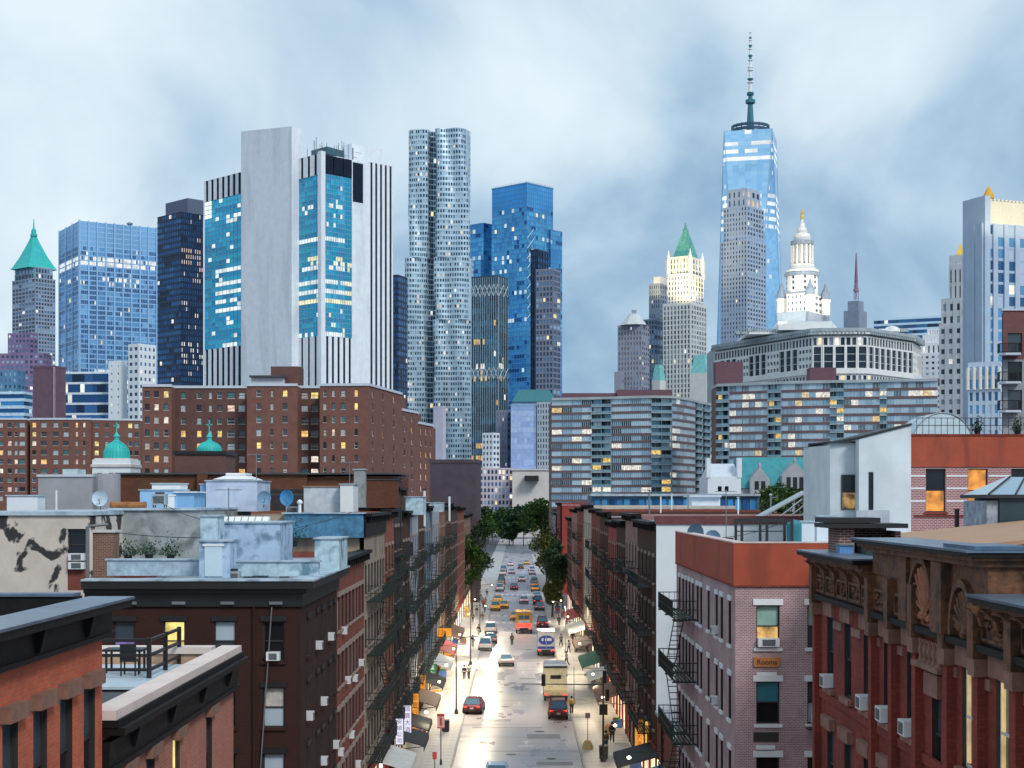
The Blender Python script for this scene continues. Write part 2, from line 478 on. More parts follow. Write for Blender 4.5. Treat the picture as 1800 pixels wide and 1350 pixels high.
b = MB(); b.box(-ROAD, ROAD, 10, 800, -0.2, 0.004)
road = b.build('road', m_road, kind='structure')
for s in (-1, 1):
    b = MB(); b.box(min(s * (ROAD + 0.16), s * LINE), max(s * (ROAD + 0.16), s * LINE), 10, 800, -0.2, 0.12)
    walk = b.build('pavement', m_flag, kind='structure')
    b = MB(); b.box(min(s * ROAD, s * (ROAD + 0.16)), max(s * ROAD, s * (ROAD + 0.16)), 10, 800, -0.2, 0.135)
    b.build('kerb', m_kerb, kind='structure')
    fm = {}
    for k in range(3):
        def mk():
            q = MB(); q.box(-0.685, 0.685, -0.735, 0.735, 0, 0.03); return q.mesh('paving_flag', [m_flag])
        for j in range(30):
            link('paving_flag', _cached('flag', mk), walk, (s * (ROAD + 0.16 + 0.7 + k * 1.39), 104 + j * 1.5, 0.112 + 0.008 * rnd.random()))
crosswalks = MB()
for y0, y1 in ((250, 253), (265, 268.5), (324, 328), (395, 400)):
    cw = MB()
    for i in range(9):
        x = -4.4 + i * 1.1; cw.box(x - 0.28, x + 0.28, y0, y1, 0.0, 0.008)
    cw.build('crosswalk_marking', m_paint, road, kind='stuff')
def arrow(x, y, s=1.0):
    q = MB(); q.face([(x - 0.12, y, 0.009), (x + 0.12, y, 0.009), (x + 0.12, y + 1.2, 0.009), (x - 0.12, y + 1.2, 0.009)])
    q.face([(x - 0.45, y + 1.2, 0.009), (x + 0.45, y + 1.2, 0.009), (x, y + 2.0, 0.009)])
    q.face([(x - 0.7, y - 1.2, 0.009), (x + 0.5, y - 1.2, 0.009), (x + 0.7, y - 0.5, 0.009), (x - 0.5, y - 0.5, 0.009)])
    q.build('lane_marking', m_paint, road)
for x, y in ((0.15, 151), (0.7, 126), (0.6, 178)): arrow(x, y)
for x, y, r_ in ((1.9, 133, 0.45), (-1.2, 149, 0.4), (-0.5, 121, 0.42), (2.6, 119, 0.4), (-2.9, 127, 0.38), (0.9, 163, 0.42), (-2.2, 178, 0.45), (1.4, 206, 0.45)):
    q = MB(); q.lathe((x, y, 0.0), [(r_, 0.0), (r_, 0.012)], 14); q.build('manhole_cover', m_steel, road)
for x0, x1, y0, y1 in ((-3.2, -0.6, 139, 140.6), (-4.6, -1.5, 160, 161.2), (0.8, 3.6, 129, 131.5), (-4.0, 2.2, 135.0, 135.5), (-4.4, -2.0, 152, 152.7), (-3.8, 0.5, 167, 167.8), (0.2, 2.4, 172, 173.2), (-2.6, 1.8, 122.4, 122.8), (1.4, 4.2, 116, 117.6), (-4.6, -3.0, 112, 114.5), (-1.0, 3.2, 191, 192.2)):
    q = MB(); q.box(x0, x1, y0, y1, 0, 0.010); q.build('asphalt_patch', m_patch, road)
# ================================================================ SKYLINE
SKY_GROUP = None
def gmats(*a): return [GL('%s_glass' % n, c, me, ro, va) for n, c, me, ro, va in a]
lit_w = EM('office_lit_white', (1.0, 0.97, 0.9), 0.95, 0.25, 0.5)
lit_y = EM('office_lit_yellow', (1.0, 0.8, 0.42), 1.0, 0.25, 0.5)
lit_p = EM('office_lit_pink', (1.0, 0.78, 0.72), 0.75, 0.25, 0.5)
def rows_fn(nz, nx, base=(0, 1, 2), wts=(5, 3, 2), rows=(), p=0.015, lw=3, ly=4, seed=1):
    """mostly the stock glass; rows = (j0, j1, i0, i1, probability, slot) of lit floors counted from the top as fractions"""
    r = random.Random(seed)
    tab = {}
    for j in range(nz):
        for i in range(nx):
            s = tab[i - 1, j] if i and tab[i - 1, j] in base and r.random() < 0.62 else r.choices(base, wts)[0]
            if r.random() < p * 0.6: s = lw if r.random() < 0.6 else ly
            tab[i, j] = s
    for a, c, i0, i1, pr, sl in rows:
        for j in range(int((1 - c) * nz), max(int((1 - c) * nz) + 1, int((1 - a) * nz))):
            for i in range(int(i0 * nx), int(i1 * nx)):
                if r.random() < pr and (i, j) in tab: tab[i, j] = sl
    return lambda i, j: tab[i, j]

# -- tower 1: green pyramid roof
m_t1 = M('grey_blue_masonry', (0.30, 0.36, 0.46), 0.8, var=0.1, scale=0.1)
m_copper = M('verdigris_copper', (0.03, 0.46, 0.44), 0.55, var=0.18, scale=0.3)
win_set = gmats(('navy_win', (0.03, 0.06, 0.12), 0.1, 0.2, 0), ('blue_win', (0.10, 0.2, 0.36), 0.3, 0.2, 0), ('pale_win', (0.3, 0.45, 0.62), 0.2, 0.25, 0)) + [lit_w, lit_y]
def masonry_tower(name, label, xl, xc, xr, ytop, d, a, m, nxl, nxr, ybase=None, fl=3.6, pier=(0.9, 0.35), band=(1.3, 0.2), wins=None, p=0.03, rows=(), seed=1, parent=None, zb=0.0, rootname=True, wts=(5, 3, 2), corn=0.8):
    A, C, B, D = corner(xl, xc, xr, d, a)
    zt = PZ(ytop, d); zb = zb if ybase is None else PZ(ybase, d)
    t = parent or thing(name, label, 'skyscraper', (C.x, C.y, 0))
    body = MB(); body.prism([tuple(v) for v in inset([A, C, B, D], 0.99)], zb, zt)
    body.build('wall', m, t)
    gb, fb = MB(), MB(); nz = max(1, int((zt - zb) / fl))
    for (P, Q, nx, sd) in ((A, C, nxl, 1), (C, B, nxr, 2)):
        if nx > 0: curtain(gb, fb, P, Q, zb, zt, nx, nz, pier, band, rows_fn(nz, nx, p=p, rows=rows, seed=seed * 10 + sd, wts=wts))
    gb.build('windows', wins or win_set, t, kind='stuff'); fb.build('piers_and_spandrels', m, t, kind='stuff')
    if corn:
        cb = MB(); cb.prism([tuple(v) for v in inset([A, C, B, D], 1.02)], zt - 0.2, zt + corn); cb.build('parapet', m, t)
    return t, (A, C, B, D), zt
t, fp, zt = masonry_tower('pyramid_roof_tower', 'grey tower under a tall concave green copper pyramid roof and spire', 22, 62, 97, 489, 1450, 40, m_t1, 7, 7)
t2, fp2, zt2 = masonry_tower('', '', 27, 62, 92, 470, 1452, 40, m_t1, 6, 6, ybase=489, parent=t)
cen = sum(fp, Vector((0, 0))) / 4
hw = (fp2[0] - fp2[1]).length / 2
b = MB(); zb = PZ(472, 1460); zp = PZ(412, 1460); H = zp - zb
ang = math.atan2(fp[0].y - fp[1].y, fp[0].x - fp[1].x) + PI / 4
b.lathe((cen.x, cen.y, zb), [(hw * 1.3, 0), (hw * 1.12, H * 0.12), (hw * 0.78, H * 0.38), (hw * 0.48, H * 0.66), (hw * 0.26, H * 0.88), (hw * 0.16, H)], 4, rot=ang)
b.build('pyramid_roof', m_copper, t)
b = MB(); b.lathe((cen.x, cen.y, zp), [(hw * 0.2, 0), (hw * 0.2, 2), (hw * 0.15, 2.2), (hw * 0.14, 6), (hw * 0.05, 8), (0.25, 17)], 8); b.build('spire', m_copper, t)
b = MB()
for k in range(4):
    v = fp[k] + (cen - fp[k]) * 0.18; b.lathe((v.x, v.y, zt), [(1.6, 0), (1.6, 6), (0.2, 9)], 6)
b.build('corner_pinnacles', m_copper, t, kind='stuff')

# -- tower 2: pale blue bank slab
m_t2 = M('pale_aluminium', (0.30, 0.52, 0.80), 0.4, metal=0.3, var=0.08, scale=0.1)
w2 = gmats(('slab_blue', (0.13, 0.36, 0.66), 0.55, 0.14, 0.2), ('slab_mid', (0.24, 0.5, 0.78), 0.5, 0.16, 0.2), ('slab_navy', (0.04, 0.12, 0.27), 0.4, 0.15, 0.2)) + [lit_w, lit_y]
A, C, B, D = corner(105, 140, 275, 1250, 58)
zt = PZ(388, 1250)
t = thing('bank_slab', 'broad pale blue slab tower with glowing office floors beside the green pyramid tower', 'skyscraper', (C.x, C.y, 0))
b = MB(); b.prism(inset([A, C, B, D], 0.99), 0, zt - 1); b.build('wall', m_t2, t)
gb, fb = MB(), MB()
nz = 62
rows = ((0.10, 0.14, 0, 1, 0.85, 3), (0.17, 0.2, 0.3, 0.8, 0.3, 3), (0.47, 0.51, 0.2, 0.6, 0.7, 3), (0.515, 0.55, 0.1, 1, 0.7, 3), (0.56, 0.60, 0.2, 1, 0.5, 3), (0.64, 0.66, 0.2, 0.7, 0.4, 3), (0.0, 0.075, 0, 1, 1, 1), (0.33, 0.35, 0, 1, 1, 2), (0.67, 1, 0, 1, 0.35, 2))
for P, Q, nx, sd in ((A, C, 14, 1), (C, B, 48, 2)):
    curtain(gb, fb, P, Q, 0, zt, nx, nz, (0.22, 0.2), (1.0, 0.12), rows_fn(nz, nx, wts=(4, 2, 5), p=0.02, rows=rows, seed=sd))
    nb = 3 if sd == 1 else 9
    d_ = (Q - P); n_ = outn(P, Q)
    for i in range(nb + 1):
        c_ = P + d_ * (i / nb); u_ = d_.normalized() * 0.55
        q = [c_ - u_ + n_ * 1.0, c_ + u_ + n_ * 1.0, c_ + u_ - n_ * 0.3, c_ - u_ - n_ * 0.3]
        fb.prism([tuple(v) for v in q], 0, zt + 0.5)
gb.build('windows', w2, t, kind='stuff'); fb.build('columns_and_spandrels', m_t2, t, kind='stuff')
b = MB(); x_, y_ = PX(228, 1290), 1290
b.tube((x_, y_, zt - 1), (x_, y_, zt + 6), 0.8); b.lathe((x_, y_, zt + 3), [(0.6, 0), (2.6, 1.2), (2.6, 2.2), (0.5, 3)], 8); b.build('roof_radar', m_grey_metal, t)

# -- tower 3: navy tower
m_t3 = M('black_anodised', (0.010, 0.026, 0.065), 0.4, metal=0.3, var=0.2, scale=0.1)
w3 = gmats(('nv_a', (0.03, 0.10, 0.25), 0.6, 0.12, 0.2), ('nv_b', (0.05, 0.16, 0.36), 0.6, 0.15, 0.2), ('nv_c', (0.01, 0.025, 0.06), 0.4, 0.12, 0)) + [lit_w, lit_p]
A, C, B, D = corner(277, 318, 357, 1100, 45)
t = thing('navy_tower', 'near black navy office tower left of the blank concrete tower', 'skyscraper', (C.x, C.y, 0))
zt = PZ(372, 1100)
b = MB(); b.prism(inset([A, C, B, D], 0.99), 0, zt); b.build('wall', m_t3, t)
gb, fb = MB(), MB(); nz = 54
curtain(gb, fb, A, C, 0, zt, 10, nz, (0.3, 0.1), (1.5, 0.25), rows_fn(nz, 10, p=0.03, seed=5))
curtain(gb, fb, C, B, 0, zt, 10, nz, (1.1, 0.25), (1.4, 0.12), rows_fn(nz, 10, p=0.08, rows=((0.10, 0.16, 0, 0.9, 0.8, 4), (0.19, 0.21, 0.5, 0.9, 0.8, 4), (0.40, 0.47, 0, 1, 0.4, 3), (0.57, 0.6, 0.1, 1, 0.5, 3), (0.72, 0.76, 0, 0.8, 0.4, 3)), seed=6))
gb.build('windows', w3, t, kind='stuff'); fb.build('piers_and_spandrels', m_t3, t, kind='stuff')
q = inset([A, C, B, D], 0.9); A2, C2, B2, D2 = corner(291, 330, 358, 1112, 45)
b = MB(); b.prism([A2, C2, B2, D2], zt, PZ(348, 1112)); b.build('penthouse', M('grey_violet_louvres', (0.10, 0.12, 0.2), 0.6, var=0.1), t)

# -- tower 4: the concrete telephone tower with retrofitted glass
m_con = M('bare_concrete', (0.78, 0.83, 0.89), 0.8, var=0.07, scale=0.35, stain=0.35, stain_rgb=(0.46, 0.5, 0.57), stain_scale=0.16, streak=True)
m_slot = M('dark_slot', (0.012, 0.02, 0.04), 0.7, spec=0.1)
w4 = gmats(('cy_a', (0.03, 0.44, 0.7), 0.55, 0.12, 0.25), ('cy_b', (0.05, 0.58, 0.82), 0.5, 0.15, 0.2), ('cy_c', (0.03, 0.33, 0.57), 0.5, 0.12, 0.2)) + [EM('floor_lit_cool', (0.86, 0.97, 1.0), 0.9, 0.3, 0.55), EM('floor_lit_warm', (1.0, 0.95, 0.62), 0.9, 0.3, 0.55), EM('lobby_white', (1, 1, 1), 0.95, 0.3, 0.85)]
d4 = 650.0
A, C, B, D = corner(360, 565, 690, d4, 45)
t = thing('concrete_telephone_tower', 'tall blank concrete tower with cyan glass strips and thin black slots', 'skyscraper', (C.x, C.y, 0))
ul, ur = (A - C).normalized(), (B - C).normalized(); nl, nr = outn(A, C), outn(C, B)
def sl_(px):      # metres from the near corner along the left / right face
    k = (px - 910) / F; dv = ul if px < 565 else ur
    return (k * C.y - C.x) / (dv.x - k * dv.y)
def pl(s): return C + ul * s
def pr(s): return C + ur * s
Z4 = lambda y: PZ(y, d4)
zroof = Z4(266)
zg1, zg0 = Z4(306), Z4(590)
b = MB(); b.prism(inset([A, C, B, D], 0.975), 0, zroof - 0.5); b.build('core', m_con, t)
# left wing: slotted crown, glass, slotted base
gb, fb, sb, gm = MB(), MB(), MB(), MB()
def slotted(P, Q, z0, z1, nx, pier, dep=0.35):
    curtain(sb, fb, P, Q, z0, z1, nx, 1, (pier, dep), (0.001, dep - 0.05))
sA, s435, s528 = (A - C).length, sl_(437), sl_(526)
slotted(A, pl(s435), zg1, zroof, 8, (sA - s435) / 8 * .5, .35)
slotted(A, pl(s435), 0, zg0, 8, (sA - s435) / 8 * .5, .35)
nz = 17
rows = ((0.10, 0.15, 0.55, 1, 0.9, 3), (0.0, 0.09, 0, 0.2, 1, 5), (0.47, 0.5, 0.3, 1, 0.9, 3), (0.53, 0.56, 0.3, 1, 0.95, 3), (0.59, 0.62, 0.3, 1, 0.95, 3), (0.65, 0.68, 0.3, 1, 0.9, 3), (0.71, 0.74, 0.3, 1, 0.95, 3), (0.95, 1, 0.4, 1, 0.8, 3), (0.8, 0.85, 0.3, 1, 0.3, 3), (0.88, 0.9, 0.2, 1, 0.2, 3))
nz2 = 34
curtain(gb, gm, A, pl(s435), zg0, zg1, 12, nz2, (0.15, 0.12), (0.25, 0.1), rows_fn(nz2, 12, (0, 1, 2), (5, 4, 1), rows=rows, p=0.06, seed=4, ly=3))
# the blank slab
b = MB()
o_ = 4.0
q = [pl(s435) - nl * 1, pl(s435) + nl * o_, pl(s528) + nl * o_, pl(s528) - nl * 1]
b.prism([tuple(v) for v in q], 0, Z4(236)); za_, zb__ = PZ(231, q[1].y), PZ(222, q[2].y); b.hexa([(v.x, v.y, Z4(236)) for v in q] + [(q[0].x, q[0].y, za_), (q[1].x, q[1].y, za_), (q[2].x, q[2].y, zb__), (q[3].x, q[3].y, zb__)]); b.build('blank_slab', m_con, t)
# right of the slab: glass corner with concrete pillar
rows = ((0.16, 0.19, 0, 1, 0.6, 3), (0.36, 0.40, 0.1, 1, 0.85, 3), (0.50, 0.53, 0.5, 1, 0.6, 4), (0.56, 0.585, 0.2, 1, 0.8, 3), (0.62, 0.655, 0, 1, 0.95, 3), (0.685, 0.72, 0, 1, 0.95, 3), (0.75, 0.78, 0, 1, 0.95, 4), (0.97, 1, 0, 1, 0.85, 3))
curtain(gb, gm, pl(s528), pl(1.4), zg0, zg1, 7, nz2, (0.15, 0.12), (0.25, 0.1), rows_fn(nz2, 7, (0, 1, 2), (5, 3, 2), rows=rows, p=0.05, seed=8, ly=3))
s620, s640, s645 = sl_(619), sl_(637), sl_(648)
s606 = sl_(606)
curtain(gb, gm, pr(1.4), pr(s606), zg0, Z4(304), 9, nz2, (0.15, 0.12), (0.25, 0.1), rows_fn(nz2, 9, (0, 1, 2), (4, 2, 3), rows=rows, p=0.05, seed=9, ly=4))
curtain(gb, gm, pr(s606), pr(s620), zg0, Z4(304), 3, nz2, (0.15, 0.12), (0.25, 0.1), rows_fn(nz2, 3, (2,), (1,), rows=tuple(r_[:5] + (4,) for r_ in rows[2:7]), p=0.0, seed=10))
slotted(pl(s528), pl(1.4), zg1, zroof - 0.8, 3, s528 / 3 * .55, .35)
slotted(pl(s528), pl(1.4), 0, zg0, 3, s528 / 3 * .6, .35)
slotted(pr(1.4), pr(s620), 0, zg0, 5, s620 / 5 * 0.55, 0.3)
b = MB(); b.prism([tuple(v) for v in (pl(1.4) - nl * 0.5, pl(1.4) + nl * 0.9, C + nl * 0.9 + nr * 0.9, pr(1.4) + nr * 0.9, pr(1.4) - nr * 0.5)], 0, zroof); b.build('corner_pillar', m_con, t)
# dark louvre openings under the roof on the side
for k in range(3):
    q0, q1 = 1.6 + k * (s620 - 1.4) / 3, 1.1 + (k + 1) * (s620 - 1.4) / 3
    sb.prism([tuple(v) for v in (pr(q0) + nr * 0.25, pr(q1) + nr * 0.25, pr(q1) - nr * 0.4, pr(q0) - nr * 0.4)], Z4(303), zroof - 1.2)
sb.prism([tuple(v) for v in (pr(s620) + nr * 0.45, pr(s640) + nr * 0.45, pr(s640) - nr * 0.4, pr(s620) - nr * 0.4)], Z4(345), zroof - 2.0)
q = [pr(s620), pr(s645), pr(s645) - nr * 2, pr(s620) - nr * 2]
b = MB(); b.prism([tuple(v) for v in (pr(s620 - 0.4) + nr * 0.4, pr(s645) + nr * 0.4, pr(s645) - nr * 2, pr(s620 - 0.4) - nr * 2)], 0, zroof - 1.5); b.build('plain_pillar', m_con, t)
slotted(pr(s645), B, 0, zroof - 0.5, 5, (B - pr(s645)).length / 5 * 0.56, 0.3)
gb.build('glass_panels', w4, t, kind='stuff'); gm.build('glazing_bars', M('glazing_bar', (0.18, 0.4, 0.52), 0.4), t, kind='stuff')
fb.build('concrete_fins', m_con, t, kind='stuff'); sb.build('slot_openings', m_slot, t, kind='stuff')
# roof plant
A2, C2, B2, D2 = corner(600, 618, 671, 690, 45)
b = MB(); b.prism([A2, C2, B2, D2], zroof - 2, PZ(252, 690)); b.build('penthouse', m_con, t)
b = MB(); rr = random.Random(3)
for k in range(26):
    q = C + ul * rr.uniform(0, 14) + ur * rr.uniform(0, 20); h_ = rr.uniform(3, 7.5)
    b.tube((q.x, q.y, zroof - 1), (q.x, q.y, zroof + h_), 0.11, 4)
for k in range(10):
    q = C + ul * rr.uniform(0, 12) + ur * rr.uniform(0, 22) ; z_ = zroof + rr.uniform(1, 4); e = q + ur * rr.uniform(2, 6)
    b.tube((q.x, q.y, z_), (e.x, e.y, z_), 0.10, 4)
for k in range(14):
    q = D + (C - D) * rr.uniform(0.1, 0.55) + ur * rr.uniform(-8, 8); z_ = PZ(252, 690)
    b.tube((q.x, q.y, zroof), (q.x, q.y, z_ + rr.uniform(1, 4)), 0.12, 4)
b.build('antenna_masts', m_grey_metal, t, kind='stuff')
b = MB(); b.prism([tuple(v) for v in (pl(11) - nl * 3, pl(0) + ur * 3 - nl * 0, pr(14) - nr * 2, pr(14) + ul * 11)], zroof - 0.6, zroof + 2.6); b.build('plant_room', M('teal_plant_room', (0.05, 0.12, 0.16), 0.5), t)

# -- dark slab between
t, fp, zt = masonry_tower('dark_slab_tower', 'plain black office slab in the gap beside the rippled steel tower', 688, 700, 716, 485, 900, 20, m_t3, 4, 5, wins=w3, band=(1.2, 0.2), pier=(0.4, 0.15), seed=7)

# -- rippled steel apartment tower
m_rip = M('brushed_steel_panels', (0.5, 0.64, 0.74), 0.35, metal=0.55, var=0.14, scale=0.08)
d8 = 1000.0
t = thing('rippled_steel_tower', 'tallest slim apartment tower of rippled pale steel in two lobes', 'skyscraper', (PX(768, d8), d8, 0))
def lobe_outline(xl, xr, vl, vr):
    """front outline, left to right, in metres: left lobe, valley, right lobe"""
    L_, R_, a_, b_ = PX(xl, d8), PX(xr, d8), PX(vl, d8), PX(vr, d8)
    pts = []
    for k in range(9): s = k / 8; an = PI - s * PI * 0.80; cx_ = (L_ + a_) / 2; r_ = (a_ - L_) / 2; pts.append((cx_ + r_ * math.cos(an), d8 + 4 - 3.6 * math.sin(an) + (8 if k == 0 else 0) * 0))
    pts.append((a_ + 0.4, d8 + 7.5)); pts.append((b_ - 0.3, d8 + 7.5))
    for k in range(13): s = k / 12; an = PI * 0.9 - s * PI * 0.9; cx_ = (b_ + R_) / 2; r_ = (R_ - b_) / 2; pts.append((cx_ + r_ * math.cos(an), d8 + 2 - 4.2 * math.sin(an)))
    pts.append((R_, d8 + 12)); pts.insert(0, (L_, d8 + 14))
    return [Vector(p) for p in pts]
def resample(pts, n):
    seg = [(pts[i + 1] - pts[i]).length for i in range(len(pts) - 1)]; tot = sum(seg); res = []
    for k in range(n + 1):
        s = tot * k / n; i = 0
        while i < len(seg) - 1 and s > seg[i]: s -= seg[i]; i += 1
        res.append(pts[i] + (pts[i + 1] - pts[i]) * min(1, s / max(seg[i], 1e-6)))
    return res
w8 = gmats(('rip_dark', (0.03, 0.07, 0.12), 0.3, 0.15, 0), ('rip_mid', (0.12, 0.22, 0.33), 0.4, 0.15, 0), ('rip_pale', (0.5, 0.62, 0.72), 0.3, 0.2, 0)) + [lit_w, lit_y, lit_p]
sb, wb = MB(), MB(); rr = random.Random(12)
back = []
for (ol, y0, y1, nc) in ((lobe_outline(720, 823, 752, 766), 452, 226, 44), (lobe_outline(712, 828, 750, 764), 562, 452, 48), (lobe_outline(705, 832, 748, 762), 1000, 562, 52)):
    z0, z1 = max(0, PZ(y0, d8)), PZ(y1, d8); nz = int((z1 - z0) / 3.35)
    base = resample(ol, nc)
    def pos(i, j):
        p = base[i]; q = base[min(i + 1, nc)] - base[max(i - 1, 0)]; n = Vector((q.y, -q.x)).normalized()
        z = z0 + (z1 - z0) * j / nz
        s = i * 0.55
        return p + n * (1.25 * math.sin(s * 1.15 + 0.9 * math.sin(z * 0.055 + s * 0.3) + z * 0.02)), n, z
    for j in range(nz):
        for i in range(nc):
            (p0, n0, za), (p1, n1, _), (p2, n2, zb_), (p3, n3, _) = pos(i, j), pos(i + 1, j), pos(i + 1, j + 1), pos(i, j + 1)
            def bl(u, v, o):
                q = (p0 * (1 - u) + p1 * u) * (1 - v) + (p3 * (1 - u) + p2 * u) * v - n0 * o
                return (q.x, q.y, za + (zb_ - za) * v)
            u0, u1, v0, v1 = 0.18, 0.82, 0.26, 0.82
            valley = base[i].y > d8 + 5 and 4 < i < nc - 6
            if valley: u0, u1, v0, v1 = 0.06, 0.94, 0.14, 0.9
            O_ = [bl(0, 0, 0), bl(1, 0, 0), bl(1, 1, 0), bl(0, 1, 0)]; I_ = [bl(u0, v0, 0), bl(u1, v0, 0), bl(u1, v1, 0), bl(u0, v1, 0)]; D_ = [bl(u0, v0, .3), bl(u1, v0, .3), bl(u1, v1, .3), bl(u0, v1, .3)]
            for k in range(4):
                m_ = (k + 1) % 4
                sb.face([O_[k], O_[m_], I_[m_], I_[k]])
            sb.face([I_[0], I_[1], D_[1], D_[0]]); sb.face([I_[2], I_[3], D_[3], D_[2]])
            wb.face(D_, rr.choices((0, 1, 2, 3, 4, 5), (9, 6, 4, 0.5, 0.18, 0.5) if not valley else (12, 3, 0, 0.1, 0.2, 0))[0])
    core = [Vector((p.x, p.y + 1.6)) for p in base] + [Vector((base[-1].x, d8 + 34)), Vector((base[0].x, d8 + 34))]
    back.append((core, z0, z1))
sb.build('steel_panels', m_rip, t, smooth=False, kind='stuff'); wb.build('windows', w8, t, kind='stuff')
b = MB()
for core, z0, z1 in back: b.prism([tuple(v) for v in core], z0, z1 - 0.4)
b.build('core', m_rip, t)

# -- blue mirrored pair beyond
m_t7 = M('blue_mullion', (0.1, 0.3, 0.55), 0.35, metal=0.4, var=0.1, scale=0.1)
w7 = gmats(('bg_a', (0.08, 0.36, 0.74), 0.65, 0.1, 0.3), ('bg_b', (0.13, 0.50, 0.88), 0.65, 0.12, 0.3), ('bg_c', (0.025, 0.12, 0.32), 0.6, 0.1, 0.3)) + [EM('pale_blue_floor', (0.72, 0.9, 1.0), 0.75, 0.1, 0.5), lit_y]
t, fp, zt = masonry_tower('blue_glass_tower', 'tall deep blue mirrored tower with bright floor lines', 865, 926, 972, 322, 1300, 42, m_t7, 14, 12, fl=3.9, pier=(0.25, 0.12), band=(0.7, 0.15), wins=w7, p=0.02, rows=((0.14, 0.16, 0, 0.9, 0.6, 3), (0.2, 0.22, 0.1, 0.7, 0.7, 3), (0.24, 0.25, 0, 1, 0.5, 3), (0.31, 0.32, 0.2, 1, 0.5, 3), (0.38, 0.4, 0.3, 1, 0.5, 3), (0, 0.06, 0, 1, 1, 0), (0.08, 0.5, 0, 1, 0.5, 1)), seed=3)
masonry_tower('', '', 940, 968, 988, 405, 1320, 42, m_t7, 8, 7, fl=3.9, pier=(0.25, 0.12), band=(0.7, 0.15), wins=w7, p=0.03, seed=13, parent=t)
b = MB(); A, C, B, D = corner(926, 927, 938, 1298, 42)
for k in range(9):
    z0 = PZ(560, 1298) + k * 8.5
    for s in (0, 1):
        p, q = (C, B) if s == 0 else (B, C)
        b.tube((p.x, p.y - 0.6, z0), (q.x, q.y - 0.6, z0 + 8.5), 0.28, 4)
b.build('lattice_bracing', M('pale_lattice', (0.5, 0.7, 0.85), 0.4), t, kind='stuff')
b = MB()
for k in range(24):
    p = fp[0] + (fp[1] - fp[0]) * (k / 23); b.tube((p.x, p.y, zt), (p.x, p.y, zt + 2.2), 0.15, 4)
    p = fp[1] + (fp[2] - fp[1]) * (k / 23); b.tube((p.x, p.y, zt), (p.x, p.y, zt + 2.2), 0.15, 4)
b.build('roof_railing', m_galv, t, kind='stuff')
t, fp, zt = masonry_tower('short_blue_tower', 'lower mirror blue block half hidden by the rippled steel tower', 812, 850, 880, 393, 1340, 40, m_t7, 8, 7, fl=3.9, pier=(0.2, 0.1), band=(0.6, 0.15), wins=w7, rows=((0.09, 0.11, 0, 1, 0.8, 3), (0.17, 0.19, 0, 1, 0.8, 3), (0.05, 0.5, 0, 1, 0.5, 1)), seed=17)

# -- dark teal tower with lattice belts
m_t8 = M('teal_black_cladding', (0.03, 0.07, 0.1), 0.4, metal=0.3, var=0.15)
w8b = gmats(('tl_a', (0.02, 0.09, 0.16), 0.5, 0.12, 0.3), ('tl_b', (0.05, 0.17, 0.27), 0.5, 0.15, 0.2), ('tl_c', (0.01, 0.03, 0.06), 0.4, 0.12, 0)) + [lit_w, EM('amber_floor', (1.0, 0.62, 0.16), 0.75, 0.3, 0.35)]
t, fp, zt = masonry_tower('lattice_belt_tower', 'dark teal tower ringed by two pale lattice belts with amber lit floors', 829, 876, 892, 486, 900, 25, m_t8, 12, 5, fl=3.6, pier=(0.3, 0.15), band=(0.5, 0.1), wins=w8b, p=0.012, rows=((0.23, 0.26, 0.1, 0.5, 0.7, 4), (0.33, 0.35, 0.1, 0.6, 0.6, 3), (0.37, 0.4, 0.1, 0.6, 0.6, 4), (0.62, 0.65, 0.0, 0.6, 0.7, 4), (0.69, 0.71, 0.0, 0.7, 0.7, 4)), seed=21)
b = MB(); A, C, B, D = fp
for P, Q, nb in ((A, C, 6), (C, B, 2)):
    n_ = outn(P, Q)
    for z0, z1 in ((PZ(520, 900), PZ(499, 900)), (PZ(666, 900), PZ(645, 900))):
        for k in range(nb):
            p, q = P + (Q - P) * (k / nb) + n_ * 0.35, P + (Q - P) * ((k + 1) / nb) + n_ * 0.35
            b.tube((p.x, p.y, z0), (q.x, q.y, z1), 0.22, 4); b.tube((q.x, q.y, z0), (p.x, p.y, z1), 0.22, 4)
    for k in range(0, nb * 2 + 1):
        p = P + (Q - P) * (k / (nb * 2)) + n_ * 0.3; b.tube((p.x, p.y, 0), (p.x, p.y, zt), 0.12, 4)
b.build('lattice_belts', M('pale_lattice_steel', (0.5, 0.62, 0.7), 0.4), t, kind='stuff')

# -- slim black tower and its grey front
t, fp, zt = masonry_tower('slim_black_tower', 'narrow black tower in front of the deep blue mirrored tower', 933, 945, 963, 440, 905, 30, m_t3, 3, 4, wins=w3, fl=3.5, p=0.02, seed=22)
m_gr = M('grey_violet_brick', (0.2, 0.22, 0.3), 0.8, var=0.1, scale=0.2)
masonry_tower('dark_grey_apartments', 'dark grey apartment tower hugging the narrow black tower', 942, 972, 985, 474, 895, 25, m_gr, 5, 2, wins=win_set, fl=3.1, pier=(0.8, 0.2), band=(1.1, 0.15), p=0.05, seed=23, wts=(7, 2, 1))

